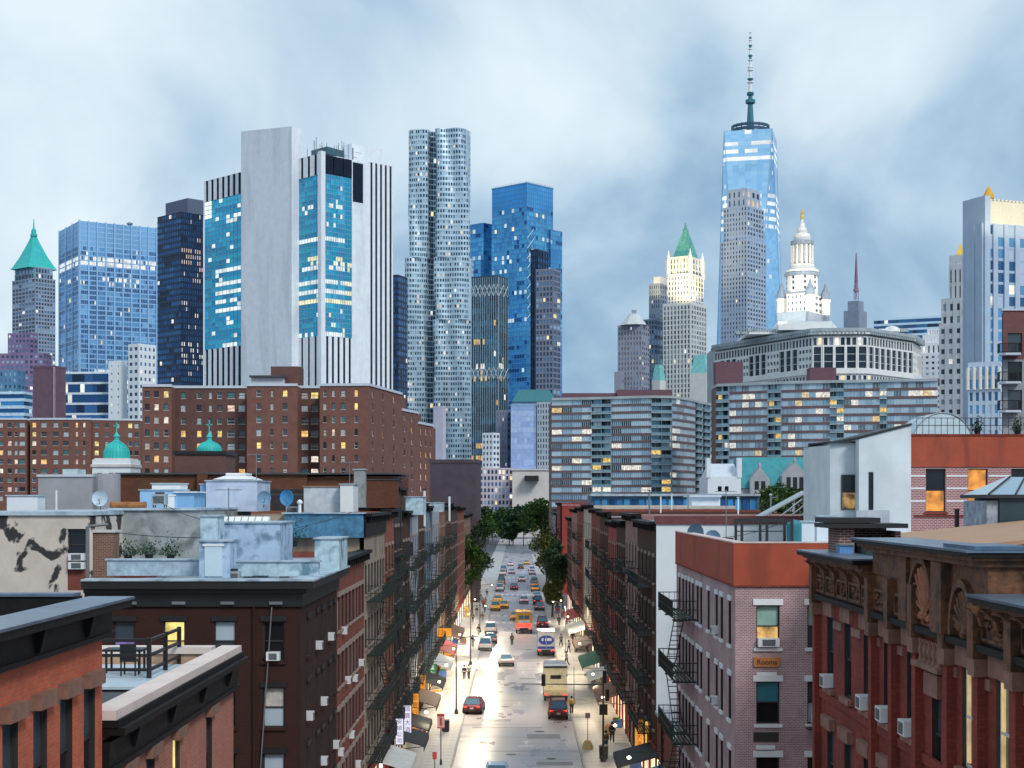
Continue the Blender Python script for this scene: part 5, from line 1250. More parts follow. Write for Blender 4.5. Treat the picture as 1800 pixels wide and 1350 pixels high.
for x0, x1, y0, y1 in ((-9.55, -8.92, 34.1, 49.6), (-21, -9.76, 48.9, 49.6), (-21, -9.76, 34.1, 35.7)): b.box(x0, x1, y0, y1, 15.12, 15.33)
b.build('parapet_cap', m_cream_c, B_)
b = MB()
for x0, x1, y0, y1 in ((-9.7, -9.25, 35.6, 48.95), (-21, -9.75, 49.0, 49.5), (-21, -9.3, 34.15, 35.6)): b.box(x0, x1, y0, y1, 14.6, 15.12)
b.build('parapet', m_tan, B_)
b = MB(); b.box(-21, -9.72, 35.7, 48.9, 14.6, 14.66); b.build('roof', m_tar, B_)
m_deck = M('pale_blue_deck', (0.5, 0.6, 0.68), 0.5, var=0.1)
for k in range(12):
    q = MB(); q.box(-21, -10.35, 42.9 + k * 0.5, 43.36 + k * 0.5, 14.72, 14.80); q.build('deck_board', m_deck, B_)
# railing, table and chairs on the terrace
t = thing('terrace_railing', 'black metal railing turning a corner on the roof terrace', 'railing', (-10.8, 45, 14.8))
posts = [(-10.8, 45.0), (-10.8, 47.1), (-10.8, 49.0), (-12.6, 45.0), (-14.4, 45.0), (-16.2, 45.0)]
for x, y in posts: q = MB(); q.box(x - .06, x + .06, y - .06, y + .06, 14.8, 15.98); q.build('post', m_black, t)
for z in (15.0, 15.42, 15.86):
    q = MB(); q.box(-10.84, -10.76, 45.07, 49, z, z + .09); q.build('rail', m_black, t)
    q = MB(); q.box(-16.2, -10.87, 44.96, 45.04, z, z + .09); q.build('rail', m_black, t)
t = thing('terrace_table', 'low dark table standing inside the terrace railing', 'table', (-11.9, 46.6, 14.8))
q = MB(); q.box(-12.5, -11.3, 46.2, 47.0, 15.45, 15.52); q.build('table_top', m_steel, t)
for x in (-12.4, -11.4):
    for y in (46.3, 46.9): q = MB(); q.box(x - .03, x + .03, y - .03, y + .03, 14.8, 15.45); q.build('leg', m_steel, t)
def chair(x, y, rz, label, mt):
    t = thing('terrace_chair', label, 'chair', (x, y, 14.8), rz)
    q = MB(); q.box(-.24, .24, -.24, .24, .42, .47); link('seat', q.mesh('seat', mt), t)
    q = MB(); q.box(-.24, .24, .2, .25, .48, .95); link('backrest', q.mesh('backrest', mt), t)
    for a in (-.21, .21):
        for c in (-.21, .21): q = MB(); q.box(a - .02, a + .02, c - .02, c + .02, 0, .42); link('leg', q.mesh('leg', m_steel), t)
chair(-11.55, 45.75, PI, 'black terrace chair with its back to the railing', m_steel)
chair(-13.1, 46.5, 1.6, 'white terrace chair at the end of the low table', m_white)

# ---------------- C: dark brown tenement
C_ = thing('dark_brown_tenement', 'dark chocolate painted tenement with black overhanging cornice facing the bridge', 'tenement', (-13.5, 71, 0))
fc = Frame((0, 65), (0, -1))
rows = [13.2, 10.4, 7.6, 4.8]
cx_ = [PX(p, 65) for p in (218, 306, 395, 481)]
ops = [(-x - .46, -x + .46, z, z + 1.7) for x in cx_ for z in rows]
b = MB(); wall_open(b, fc, 9.2, 18.0, 0, 15.5, ops, 0.2, 0, 1)
fs = street_frame(-1)
ys_ = [67.3, 70.4, 72.2, 74.9, 77.0]
ops2 = [(-(y + .42), -(y - .42), z, z + 1.7) for y in ys_ for z in rows]
wall_open(b, fs, -78.0, -65.0, 0, 15.5, ops2, 0.2, 0, 1); b.box(-17.95, -9.5, 65.3, 77.98, 0, 16.1); b.build('wall', [m_brownpaint, m_frame_d], C_)
Lc = (m_black, 0.1, 0.22, 0.08); Sc = (m_brownpaint, 0.08, 0.12, 0.1)
paneC = {(0, 0): (g_dim, e_purple), (1, 0): (e_yel, e_yel), (2, 0): (g_sky, g_dim), (3, 0): (g_dark, g_dark), (3, 1): (g_curt, g_sky), (2, 1): (g_dark, g_dark), (3, 2): (g_sky, g_curt)}
for i, x in enumerate(cx_):
    for j, z in enumerate(rows):
        p = paneC.get((i, j), (g_dark, g_dim)); window(C_, fc, -x, z, .92, 1.7, p[1], m_frame_d, rec=0.14, lintel=Lc, sill=Sc, split=p[0])
for y in ys_:
    for j, z in enumerate(rows): window(C_, fs, -y, z, .84, 1.7, rnd.choice((g_dark, g_dark, g_dim)), m_frame_d, rec=0.14, lintel=Lc, sill=Sc)
def cornice_L(off, z0, z1, name, m):
    b = MB(); b.prism([(-18.3, 65 - off), (-LINE + off, 65 - off), (-LINE + off, 78.05), (-LINE - .35, 78.05), (-LINE - .35, 65.35), (-18.3, 65.35)], z0, z1); return b.build(name, m, C_)
cornice_L(0.12, 15.52, 16.1, 'frieze', m_black); cornice_L(0.3, 16.1, 16.3, 'cornice_bed', m_black); cornice_L(0.62, 16.3, 16.62, 'cornice', m_black); cornice_L(0.68, 16.623, 16.70, 'cornice_flashing', m_roof_silver)
for k in range(4):
    q = MB(); x = -10.2 - k * 2.05; q.box(x - .28, x + .28, 64.75, 64.87, 15.62, 15.74); q.build('vent_plate', m_grey_metal, C_)
b = MB(); b.box(-17.9, -9.6, 65.4, 77.9, 16.1, 16.22); b.build('roof', m_roof_silver, C_)
b = MB(); b.tube((PX(478, 64.9), 64.86, 15.5), (PX(458, 64.9), 64.86, 8.6), 0.03); b.build('drain_cable', m_grey_metal, C_)
b = MB(); b.tube((PX(446, 64.9), 64.9, 15.5), (PX(446, 64.9), 64.9, 3), 0.05); b.build('downpipe', m_brownpaint, C_)
for px, z, lb in ((481, 10.45 + 2.8, 'white window air conditioner under the dark upper window of the brown tenement'), (397, 7.65, 'white window air conditioner beside the terrace house wall'), (397, 4.85 + 2.8 * 2 + .0, None), (397, 4.85, 'white window air conditioner lowest beside the terrace house wall')):
    if lb: air_conditioner(fc, -PX(px, 65), z, lb)
for y, z in ((70.4, 13.2), (72.2, 10.4), (67.3, 10.4), (74.9, 13.2), (72.2, 7.6), (77.0, 7.6)):
    air_conditioner(fs, -y, z, 'white air conditioner on the dark brown street side, %s row, %s window from its corner' % ({13.2: 'top', 10.4: 'second', 7.6: 'third'}[z], {67.3: 'first', 70.4: 'second', 72.2: 'third', 74.9: 'fourth', 77.0: 'fifth'}[y]), 0.6, 'air conditioners on the dark brown street side')
# roof structures of C
m_blue_w = M('chalky_blue_render', (0.42, 0.56, 0.74), 0.7, var=0.18, scale=0.9, stain=0.85, stain_rgb=(0.10, 0.19, 0.28), stain_scale=1.5)
m_rough_w = M('peeling_blue_white_render', (0.45, 0.6, 0.68), 0.8, var=0.3, scale=1.6, stain=0.85, stain_rgb=(0.06, 0.16, 0.22), stain_scale=1.2, bump=0.4)
m_deepb = M('deep_blue_render', (0.06, 0.2, 0.34), 0.7, var=0.5, scale=1.4, stain=0.7, stain_rgb=(0.02, 0.06, 0.09), stain_scale=1.3)
def bulkhead(label, px0, px1, y0, y1, d, dep, mt, cap=m_roof_silver, door=None, zb=None, name='roof_bulkhead', over=0.08):
    xa, xb = PX(px0, d), PX(px1, d); z0 = PZ(y1, d) if zb is None else zb; z1 = PZ(y0, d)
    t = thing(name, label, 'roof structure', ((xa + xb) / 2, d, z0))
    b = MB(); b.box(xa, xb, d, d + dep, z0, z1); b.build('wall', mt, t)
    b = MB(); b.box(xa - over, xb + over, d - over, d + dep + over, z1, z1 + 0.07); b.build('roof', cap, t)
    if door:
        p0, p1, q0, q1, dm = door
        b = MB(); b.box(PX(p0, d), PX(p1, d), d - .05, d + .02, PZ(q1, d), PZ(q0, d)); b.build('door', dm, t)
        b = MB(); b.box(PX(p0, d) - .08, PX(p1, d) + .08, d - .09, d - .0, PZ(q0, d), PZ(q0, d) + .09); b.build('door_frame', m_white, t)
    return t
m_door = M('pale_blue_door', (0.55, 0.68, 0.78), 0.6, var=0.06)
bulkhead('pale blue roof hut with a flat panel door on the dark brown tenement', 350, 404, 952, 1016, 66.5, 1.6, m_blue_w, door=(360, 391, 960, 1013, m_door))
bulkhead('broad chalky blue stair bulkhead on the dark brown tenement roof', 380, 492, 920, 1012, 70.5, 4.0, m_blue_w)
bulkhead('narrow teal hut side behind the panel door hut', 352, 383, 908, 1000, 68.6, 1.5, m_rough_w)
bulkhead('mottled white bulkhead at the street edge of the dark brown roof', 553, 596, 948, 1004, 72.5, 3.5, m_rough_w)
bulkhead('low mottled wall beside the broad chalky bulkhead', 404, 560, 988, 1013, 68.0, .4, m_rough_w, name='roof_wall')
bulkhead('corrugated pale low wall at the rear of the dark brown roof', 188, 350, 985, 1012, 69.0, .4, M('corrugated_pale', (0.36, 0.46, 0.55), 0.5, var=0.3, scale=3), name='roof_wall')
b = MB()
t = thing('skylight_row', 'row of tilted white skylight panes along the broad chalky bulkhead top', 'skylight', (PX(440, 74), 74, PZ(918, 74)))
for k in range(7):
    q = MB(); x = PX(393 + k * 12, 74); q.hexa([(x, 73.2, PZ(917, 74)), (x + .27, 73.2, PZ(917, 74)), (x + .27, 74, PZ(917, 74)), (x, 74, PZ(917, 74)), (x, 73.6, PZ(908, 74)), (x + .27, 73.6, PZ(908, 74)), (x + .27, 74, PZ(908, 74)), (x, 74, PZ(908, 74))]); q.build('pane', m_white, t)

# ---------------- row tenements
m_lin = M('weathered_trim', (0.3, 0.24, 0.2), 0.8, var=0.25, scale=2)
ROW_M = {
 'beige': M('row_beige_render', (0.48, 0.43, 0.36), 0.8, var=0.12, stain=0.3, stain_rgb=(0.25, 0.22, 0.19), streak=True),
 'red': BR('row_red_brick', (0.30, 0.075, 0.05), (0.24, 0.06, 0.04), (0.2, 0.09, 0.07), 0.22, 0.075, 0.01, stain=0.45),
 'cream': M('row_cream_render', (0.32, 0.25, 0.19), 0.8, var=0.25, scale=0.8, stain=0.7, stain_rgb=(0.1, 0.08, 0.06), stain_scale=0.6, streak=True),
 'orange': BR('row_orange_brick', (0.36, 0.12, 0.06), (0.3, 0.09, 0.05), (0.2, 0.1, 0.08), stain=0.4),
 'dark': M('row_black_brown', (0.026, 0.018, 0.016), 0.8, var=0.4),
 'brown': BR('row_brown_brick', (0.11, 0.045, 0.03), (0.08, 0.035, 0.025), (0.07, 0.04, 0.03), stain=0.5),
 'grey': M('row_grey_white', (0.36, 0.38, 0.43), 0.8, var=0.18, stain=0.5, stain_rgb=(0.2, 0.2, 0.22), streak=True),
 'tan': BR('row_tan_brick', (0.28, 0.16, 0.10), (0.22, 0.125, 0.08), (0.3, 0.22, 0.17), stain=0.4),
 'blue': M('row_blue_grey', (0.16, 0.24, 0.32), 0.8, var=0.25),
 'pinkish': BR('row_pink_brick', (0.38, 0.2, 0.18), (0.3, 0.15, 0.14), (0.4, 0.3, 0.28), stain=0.35),
 'crimson': M('row_crimson_paint', (0.30, 0.035, 0.03), 0.75, var=0.2, stain=0.4, stain_rgb=(0.1, 0.02, 0.02)),
}
m_shopf = M('shopfront_dark', (0.05, 0.04, 0.04), 0.5)
e_shop = EM('shop_light', (1.0, 0.78, 0.45), 1.5, 0.8, 0.3)
e_shop2 = EM('shop_light_white', (1.0, 0.9, 0.72), 1.7, 0.8, 0.3)
def fire_escape(parent, side, yc, wlen, zs, mt=m_steel_g, dep=1.0):
    fr = street_frame(side); u = U(side, yc)
    for k, z in enumerate(zs):
        pl = MB()
        for s in range(6): o = 0.12 + s * (dep - .1) / 6; pl.fbox(fr, u - wlen / 2, u + wlen / 2, o, o + .09, z, z + .05)
        for s in (-1, 0, 1): pl.fbox(fr, u + s * (wlen / 2 - .05) - .04, u + s * (wlen / 2 - .05) + .04, 0.0, dep, z - .09, z - .005)
        p = pl.build('fire_escape_platform', mt, parent)
        rl = MB(); org = tuple(parent.location)
        for h in (0.45, 0.9):
            rl.fbox(fr, u - wlen / 2, u + wlen / 2, dep - .03, dep, z + h, z + h + .05)
            for s in (-1, 1): a = u + s * (wlen / 2); rl.fbox(fr, min(a, a - s * .04), max(a, a - s * .04), 0, dep - .03, z + h, z + h + .05)
        n = int(wlen / .22)
        for s in range(n + 1): a = u - wlen / 2 + s * wlen / n; rl.fbox(fr, a - .018, a + .018, dep - .036, dep - .002, z + .05, z + .9)
        for s in (-1, 1):
            for q in range(1, 4): a = u + s * (wlen / 2 - .02); rl.fbox(fr, a - .012, a + .012, dep * q / 4 - .012, dep * q / 4 + .012, z + .05, z + .9)
        rl.build('fire_escape_railing', mt, p, org=org)
        if k < len(zs) - 1:
            st = MB(); zn = zs[k + 1]; sg = 1 if k % 2 else -1
            for o in (dep * .35, dep * .75):
                a0, a1 = u - sg * wlen * .32, u + sg * wlen * .3
                st.hexa([fr.p(a0, o, z + .02), fr.p(a0 + .07, o, z + .02), fr.p(a0 + .07, o + .05, z + .02), fr.p(a0, o + .05, z + .02), fr.p(a1, o, zn), fr.p(a1 + .07, o, zn), fr.p(a1 + .07, o + .05, zn), fr.p(a1, o + .05, zn)])
            for s in range(1, 11):
                f_ = s / 11; a = a0 + (a1 - a0) * f_; zz = z + (zn - z) * f_; st.fbox(fr, a - .1, a + .1, dep * .35 + .05, dep * .75, zz, zz + .03)
            st.build('fire_escape_stair', mt, p, org=org)
ROWN = 0
def tenement(side, y0, y1, zt, mk, label, ncol, floors=5, fe=None, cornice=m_cornd, lit=0.12, trim=m_lin, shop=True, depth=18, fh=None, near=False, name='tenement', corn_h=.55):
    global ROWN
    ROWN += 1
    rr = random.Random(100 + ROWN)
    fr = street_frame(side); m = ROW_M[mk] if isinstance(mk, str) else mk
    xb = side * (LINE + depth)
    t = thing(name, label, 'tenement', (side * (LINE + 6), (y0 + y1) / 2, 0))
    fh = fh or (zt - .75 - corn_h - 4.0) / (floors - 1)
    zs = [4.0 + fh * k for k in range(floors - 1)]
    wy = [y0 + (y1 - y0) * (k + .5) / ncol for k in range(ncol)]
    ww, wh = 0.92, 1.75
    ops = []
    for y in wy:
        for z in zs: u = U(side, y); ops.append((u - ww / 2, u + ww / 2, z + .55, z + .55 + wh))
    ua, ub = sorted((U(side, y0), U(side, y1)))
    b = MB(); wall_open(b, fr, ua, ub, 3.6, zt - corn_h, ops, 0.18, 0, 1)
    x0, x1 = sorted((side * (LINE + .3), xb)); b.box(x0, x1, y0 + .02, y1 - .02, 0, zt - .5)
    b.build('wall', [m, m_frame_d], t)
    b = MB(); x0, x1 = sorted((side * (LINE + .32), xb)); b.box(x0, x1, y0 + .02, y1 - .02, zt - .5, zt - .4); b.build('roof', rr.choice((m_tar, m_roof_silver, m_roof_silver)), t)
    b = MB()
    x0, x1 = sorted((side * (LINE + .32), xb))
    for q0, q1 in ((y0 + .02, y0 + .3), (y1 - .3, y1 - .02)): b.box(x0, x1, q0, q1, zt - .395, zt - .05)
    b.build('parapet', m, t)
    b = MB(); b.fbox(fr, ua, ub, -.3, .12, zt - corn_h, zt - .1); b.fbox(fr, ua, ub, -.3, .5, zt - .1, zt + .08)
    n = max(3, int((y1 - y0) / 1.1))
    for k in range(n): u = ua + (ub - ua) * (k + .5) / n; b.fbox(fr, u - .08, u + .08, .12, .4, zt - .5, zt - .1)
    b.build('cornice', cornice, t)
    for y in wy:
        for z in zs:
            pm = rr.choices((g_dark, g_dim, g_sky, g_curt, e_warm, e_white), (7, 4, 2, 1, lit * 6, lit * 3))[0]
            window(t, fr, U(side, y), z + .55, ww, wh, pm, m_frame_d if rr.random() < .6 else m_frame_w, rec=0.11, lintel=(trim, .12, .24, .09), sill=(trim, .1, .12, .1), joined=not near)
    if shop:
        b = MB(); b.fbox(fr, ua + .15, ub - .15, -.3, -.1, .1, 3.0); b.build('shopfront', rr.choices((e_shop, e_shop2, m_shopf), (3, 2, 2))[0], t)
        b = MB()
        for k in range(4): u = ua + .2 + (ub - ua - .4) * k / 3; b.fbox(fr, u - .12, u + .12, -.1, .05, 0, 3.1)
        b.fbox(fr, ua, ub, -.3, .12, 3.0, 3.6); b.build('shop_frame', rr.choice((m_shopf, m_cornd, ROW_M['crimson'])), t)
    if fe:
        ym = y0 + (y1 - y0) * .5
        fire_escape(t, side, ym, (y1 - y0) * fe, [z + .1 for z in zs])
    return t
tenement(-1, 78.05, 92, 17.0, 'red', 'red brick tenement with rows of tall windows next beyond the dark brown tenement', 8, near=True, depth=14, shop=True)
for y, z in ((80.7, 13.0), (82.4, 10.2), (85.9, 9.9), (84.2, 7.0), (89.4, 10.4), (87.6, 4.8), (79.0, 6.9)):
    air_conditioner(street_frame(-1), -y, z, 'white air conditioner on the red brick row, %s up, %s from the brown tenement' % ('high' if z > 9.95 else 'half way' if z > 6 else 'low', {80.7: 'second', 82.4: 'third', 85.9: 'fifth', 84.2: 'fourth', 89.4: 'seventh', 87.6: 'sixth', 79.0: 'first'}[y]), 0.6, 'air conditioners on the red brick row')
Lrow = [(92, 106, 19.15, 'cream', 'cream streaked tenement laced with dark fire escapes', 7, .8), (106, 114, 19.3, 'orange', 'narrow orange brick tenement beyond the cream one', 3, .7), (114, 122, 20.9, 'dark', 'tall black brown tenement rising above the left row', 3, .7),
        (122, 131, 19.1, 'brown', 'brown brick tenement right after the tall black one', 3, .7), (131, 142, 19.3, 'grey', 'grey white tenement with fire escapes in the left row', 4, .5), (142, 152, 19.7, 'brown', 'brown tenement between the grey white and the blue grey ones', 4, .6),
        (152, 165, 19.4, 'blue', 'blue grey tenement in the left row', 4, .6), (165, 180, 19.8, 'grey', 'pale grey tenement with a circular mark at its top', 4, .5), (180, 195, 19.3, 'tan', 'tan brick tenement in the left row', 4, .5), (195, 212, 19.6, 'brown', 'brown brick tenement just before the left street trees', 4, .6),
        (212, 235, 19.2, 'dark', 'dark tenement behind the first left street tree', 5, None), (235, 262, 18.9, 'red', 'red tenement behind the left street trees', 5, None), (262, 300, 17.5, 'tan', 'low tan tenement at the far end of the left row', 6, None)]
for y0, y1, z, mk, lb, nc, fe in Lrow: tenement(-1, y0, y1 - .03, z, mk, lb, nc, fe=fe, near=y1 < 110, corn_h=1.35 if y0 == 92 else .55)
Rrow = [(118, 131, 18.9, 'pinkish', 'pinkish brick tenement beyond the white side wall', 4, .6), (131, 143, 18.2, 'brown', 'brown tenement with many fire escapes in the right row', 4, .7), (143, 156, 18.0, 'crimson', 'crimson painted tenement in the right row', 4, .6), (156, 172, 18.8, 'brown', 'dark brown tenement after the crimson one', 4, .6),
        (172, 192, 19.0, 'red', 'red brick tenement halfway down the right row', 5, .5), (192, 214, 19.4, 'beige', 'beige tenement with pale flat front in the right row', 4, None), (214, 238, 19.0, 'red', 'far red brick tenement in the right row', 5, .5), (238, 262, 18.6, 'pinkish', 'far pinkish tenement beside the right street trees', 5, None), (262, 285, 17, 'brown', 'far brown tenement beside the right street trees', 5, None)]
for y0, y1, z, mk, lb, nc, fe in Rrow: tenement(1, y0, y1 - .03, z, mk, lb, nc, fe=fe, lit=.2)
tenement(1, 330, 360, 19.5, 'crimson', 'red brick corner building behind the green street trees', 6, fe=None, lit=.2)
tenement(1, 372, 400, 17.0, 'grey', 'grey corner building at the far end of the right side', 6, fe=None)
tenement(-1, 345, 380, 17.0, 'brown', 'brown corner building at the far end of the left side', 6, fe=None)

# ---------------- P: pink brick corner building
P_ = thing('pink_brick_building', 'pink grey brick corner building with a deep red fascia and black fire escape', 'tenement', (14, 77, 0))
fp_ = street_frame(1); ff = Frame((0, 65), (0, -1))
zf0, zf1 = 16.42, 18.2
xs = [PX(1350, 65), PX(1440, 65), PX(1500, 65)]
ys_ = [66.6, 69.2, 71.0, 74.0, 77.0, 78.5, 80.6, 82.2, 83.8, 85.4, 87.2]
rowz = [12.75 + .9, 9.55 + .9 - .1, 6.4 + .9, 3.2 + .9]
rowz = [13.78, 10.55, 7.35, 4.15]
def ph(j): return 1.78 if j else 1.72
opsf = [(-x - .5, -x + .5, z, z + 1.8) for x in xs for z in rowz]
opss = [(y - .4, y + .4, z, z + 1.9) for y in ys_ for z in rowz]
b = MB(); wall_open(b, ff, -13.4 - 10, -LINE, 0, zf0, opsf, 0.26); wall_open(b, fp_, 65.0, 89.0, 0, zf0, opss, 0.2, 0, 1); b.box(LINE + .32, 25, 65.32, 88.98, 0, 17.3); b.build('wall', [m_pinkb, m_frame_d], P_)
Wl = (m_white, 0.13, 0.26, 0.06); Ws = (m_white, 0.1, 0.14, 0.1)
pf = {(0, 0): (M('green_curtain_lit', (0.3, 0.5, 0.42), 0.4), EM('orange_room', (1.0, 0.6, 0.2), 0.8, 1.8, 0.15)), (0, 1): (M('teal_curtain', (0.03, 0.2, 0.26), 0.4), g_dark), (1, 0): (M('mint_curtain', (0.3, 0.48, 0.4), 0.4), g_dim), (1, 1): (g_dim, g_sky)}
for i, x in enumerate(xs):
    for j, z in enumerate(rowz):
        p = pf.get((i, j), (g_dark, g_dim)); window(P_, ff, -x, z, 1.0, 1.8, p[1], m_frame_d, rec=0.18, lintel=Wl, sill=Ws, split=p[0])
for i, y in enumerate(ys_):
    for j, z in enumerate(rowz): window(P_, fp_, y, z, .8, 1.9, rnd.choice((g_dark, g_dark, g_dim)), m_frame_d, rec=0.12, lintel=(m_white, .1, .22, .06), sill=(m_white, .08, .14, .1))
b = MB(); b.prism([(LINE - .07, 64.93), (25, 64.93), (25, 65.3), (LINE + .3, 65.3), (LINE + .3, 89.0), (LINE - .07, 89.0)], zf0, zf1); b.build('fascia', m_terra, P_)
b = MB(); b.prism([(LINE - .1, 64.9), (25, 64.9), (25, 65.4), (LINE + .4, 65.4), (LINE + .4, 89.0), (LINE - .1, 89.0)], zf1, zf1 + .06); b.build('fascia_cap', M('pink_white_cap', (0.66, 0.5, 0.46), 0.6), P_)
b = MB(); b.prism([(LINE - .09, 64.91), (25, 64.91), (25, 64.99), (LINE - .02, 64.99), (LINE - .02, 89.0), (LINE - .09, 89.0)], zf0 - .07, zf0 - .004); b.build('fascia_drip', m_maroon, P_)
b = MB(); b.box(LINE + .32, 25, 65.35, 88.9, 17.3, 17.4); b.build('roof', m_roof_silver, P_)
fire_escape(P_, 1, 83.0, 8.0, [4.3, 7.5, 10.7, 13.9], dep=1.25)
b = MB(); b.tube((LINE - .9, 88.6, 0.15), (LINE - .9, 88.6, 8.0), .07); b.build('drop_ladder_guide', m_steel, P_)
b = MB(); xq = PX(1348, 64.9)
b.box(xq - .55, xq + .55, 64.9, 64.99, 12.98, 13.38); sg = b.build('plaque', M('orange_plaque', (0.55, 0.2, 0.06), 0.6), P_)
def text(s, size, m, parent, org, loc, rot, ext=0.006):
    c = bpy.data.curves.new('lettering', 'FONT'); c.body = s; c.size = size; c.extrude = ext; c.align_x = 'CENTER'; c.align_y = 'CENTER'; c.materials.append(m)
    f = bpy.data.objects.new('temporary', c); COL.objects.link(f)
    me = bpy.data.meshes.new_from_object(f.evaluated_get(bpy.context.evaluated_depsgraph_get()))
    bpy.data.objects.remove(f)
    o = link('lettering', me, parent, Vector(loc) - Vector(org)); o.rotation_euler = rot
    return o
text('Rooms', .3, m_frame_d, sg, P_.location, (xq, 64.89, 13.17), (rad(90), 0, 0))
b = MB(); b.box(xq - .42, xq + .42, 64.93, 64.99, 12.56, 12.74); b.build('plaque', m_white, P_)
for z in (9.7, 6.5):
    b = MB(); b.box(xq - .55, xq + .5, 64.95, 64.995, z + .1, z + .5); b.build('vent_panel', m_frame_d, P_)
    b = MB(); b.box(xq - .45, xq + .35, 64.9, 64.99, z - .22, z - .04); b.build('ledge', m_white, P_)
air_conditioner(ff, -xs[0], 13.83, 'white air conditioner in the lit green curtain window of the pink building', 0.9)
air_conditioner(ff, -xs[1] + .05, 10.6, 'white air conditioner in the half hidden window of the pink building', 0.55)
for y, z in ((71.0, 13.85), (71.0, 10.6), (69.2, 7.4)): air_conditioner(fp_, y, z, 'small air conditioner on the %s floor of the lavender street side of the pink building' % {13.85: 'top', 10.6: 'second', 7.4: 'third'}[z], 0.5, 'air conditioners on the pink building street side')
# small brackets / dark balcony under the second column
b = MB(); b.box(xs[1] - .6, xs[1] + .5, 64.2, 65, 10.4, 10.46); b.build('window_ledge', m_steel, P_)

# low shop between, and the white side wall building
t = thing('low_shop', 'one storey shop with a pale awning roof squeezed before the white side wall', 'shop', (12, 95, 0))
b = MB(); b.box(LINE + .02, 25, 89.02, 101.9, 0, 5.9); b.build('wall', ROW_M['red'], t)
b = MB(); b.box(LINE - .1, 25, 89.05, 101.85, 5.9, 6.1); b.build('roof', m_galv, t)
b = MB(); b.box(LINE - .03, LINE + .02, 90, 101, .3, 3.0); b.build('shopfront', e_shop, t)
t = tenement(1, 102, 117.95, 18.5, 'brown', 'tenement with a tall blank white side wall facing the bridge', 5, fe=.6, depth=14, lit=.15, name='white_walled_tenement')
m_ww = M('white_wash', (0.72, 0.77, 0.8), 0.75, var=0.04, scale=0.6, stain=0.12, stain_rgb=(0.5, 0.55, 0.58), streak=True)
b = MB(); b.box(LINE, 23.2, 101.93, 102.0, 6.1, 18.42); b.build('side_wall', m_ww, t)
b = MB(); b.box(LINE - .1, 23.3, 101.8, 102.3, 18.44, 18.98); b.build('brick_coping', M('plum_coping', (0.15, 0.05, 0.05), 0.8, var=0.3, scale=3), t)

# roof things on the pink building
def dish(x, y, z, r, az, label, mt):
    t = thing('satellite_dish', label, 'satellite dish', (x, y, z), az)
    b = MB(); b.tube((0, 0, 0), (0, 0, r * 1.5), .035); link('mast', b.mesh('mast', m_grey_metal), t)
    b = MB(); n = 14
    rings = []
    for q, dd in ((0.02, 0), (.35, .02), (.7, .1), (1.0, .22)):
        rings.append([(r * q * math.cos(2 * PI * i / n), -.1 - dd * r * 1.3, r * 1.5 + r * q * math.sin(2 * PI * i / n) * .98) for i in range(n)])
    b.loft(rings + [[(x_, y_ + .03, z_) for x_, y_, z_ in rings[-1]]] + [[(x_, y_ + .03, z_) for x_, y_, z_ in rings[0]]], cap=False)
    link('reflector', b.mesh('reflector', mt), t)
    b = MB(); b.tube((0, -.1, r * .7), (0, -r * .9, r * 1.3), .02); b.box(-.05, .05, -r * 1.0, -r * .86, r * 1.25, r * 1.38); link('feed_arm', b.mesh('feed_arm', m_grey_metal), t)
    return t
m_dish_b = M('blue_grey_dish', (0.16, 0.3, 0.46), 0.5); m_dish_d = M('dark_dish', (0.06, 0.1, 0.15), 0.5); m_dish_w = M('pale_dish', (0.5, 0.6, 0.68), 0.5)
dish(PX(1218, 84), 84, 17.4, .55, 0.5, 'dark satellite dish at the corner of the red fascia roof', m_dish_d)
dish(PX(1254, 82), 82, 17.4, .42, -0.3, 'small pale blue satellite dish on the red fascia roof', m_dish_b)
def condenser(x, y, z, label, s=1.0, rz=0.0):
    t = thing('roof_condenser', label, 'roof unit', (x, y, z), rz)
    b = MB(); b.box(-.5 * s, .5 * s, -.4 * s, .4 * s, .25, 1.1 * s); link('case', b.mesh('case', m_galv), t)
    b = MB(); b.lathe((0, 0, 1.1 * s), [(.34 * s, 0), (.34 * s, .1)], 12); link('fan_guard', b.mesh('fan_guard', m_steel), t)
    b = MB(); b.box(-.38 * s, .38 * s, -.43 * s, -.4 * s, .35, .95 * s); link('grille', b.mesh('grille', m_acg), t)
    for a in (-.4, .4):
        for c in (-.3, .3): q = MB(); q.box(a * s - .03, a * s + .03, c * s - .03, c * s + .03, 0, .25); link('leg', q.mesh('leg', m_steel), t)
condenser(PX(1282, 76), 76, 17.4, 'small grey condenser beside the pale blue dish', .6)
t = thing('roof_frame', 'black steel equipment frame on the red fascia roof', 'steel frame', (PX(1345, 72), 72, 17.4))
xa, xb = PX(1304, 72), PX(1392, 72)
for x in (xa, (xa + xb) / 2, xb):
    for y in (72, 74): q = MB(); q.box(x - .06, x + .06, y - .06, y + .06, 17.4, 19.0); q.build('post', m_steel, t)
for y in (72, 74): q = MB(); q.box(xa - .06, xb + .06, y - .05, y + .05, 19.0, 19.14); q.build('beam', m_steel, t)
for z in (18.0, 18.5): q = MB(); q.box(xa, xb, 73.97, 74.03, z, z + .05); q.build('rail', m_steel, t)
t = thing('roof_tank', 'upright teal tank at the end of the black equipment frame', 'tank', (PX(1396, 73), 73, 17.4))
q = MB(); q.lathe((PX(1396, 73), 73, 17.4), [(.36, 0), (.36, 1.5), (.25, 1.65), (.05, 1.7)], 14); q.build('tank_body', M('teal_tank', (0.03, 0.2, 0.25), 0.5), t)
q = MB(); q.lathe((PX(1396, 73), 73, 17.4), [(.39, .3), (.39, .36)], 14); q.build('tank_band', m_steel, t)
bulkhead('white roof cabinet next to the teal tank', 1406, 1432, 918, 952, 74, 1.0, m_wh2, zb=17.4, name='roof_cabinet')
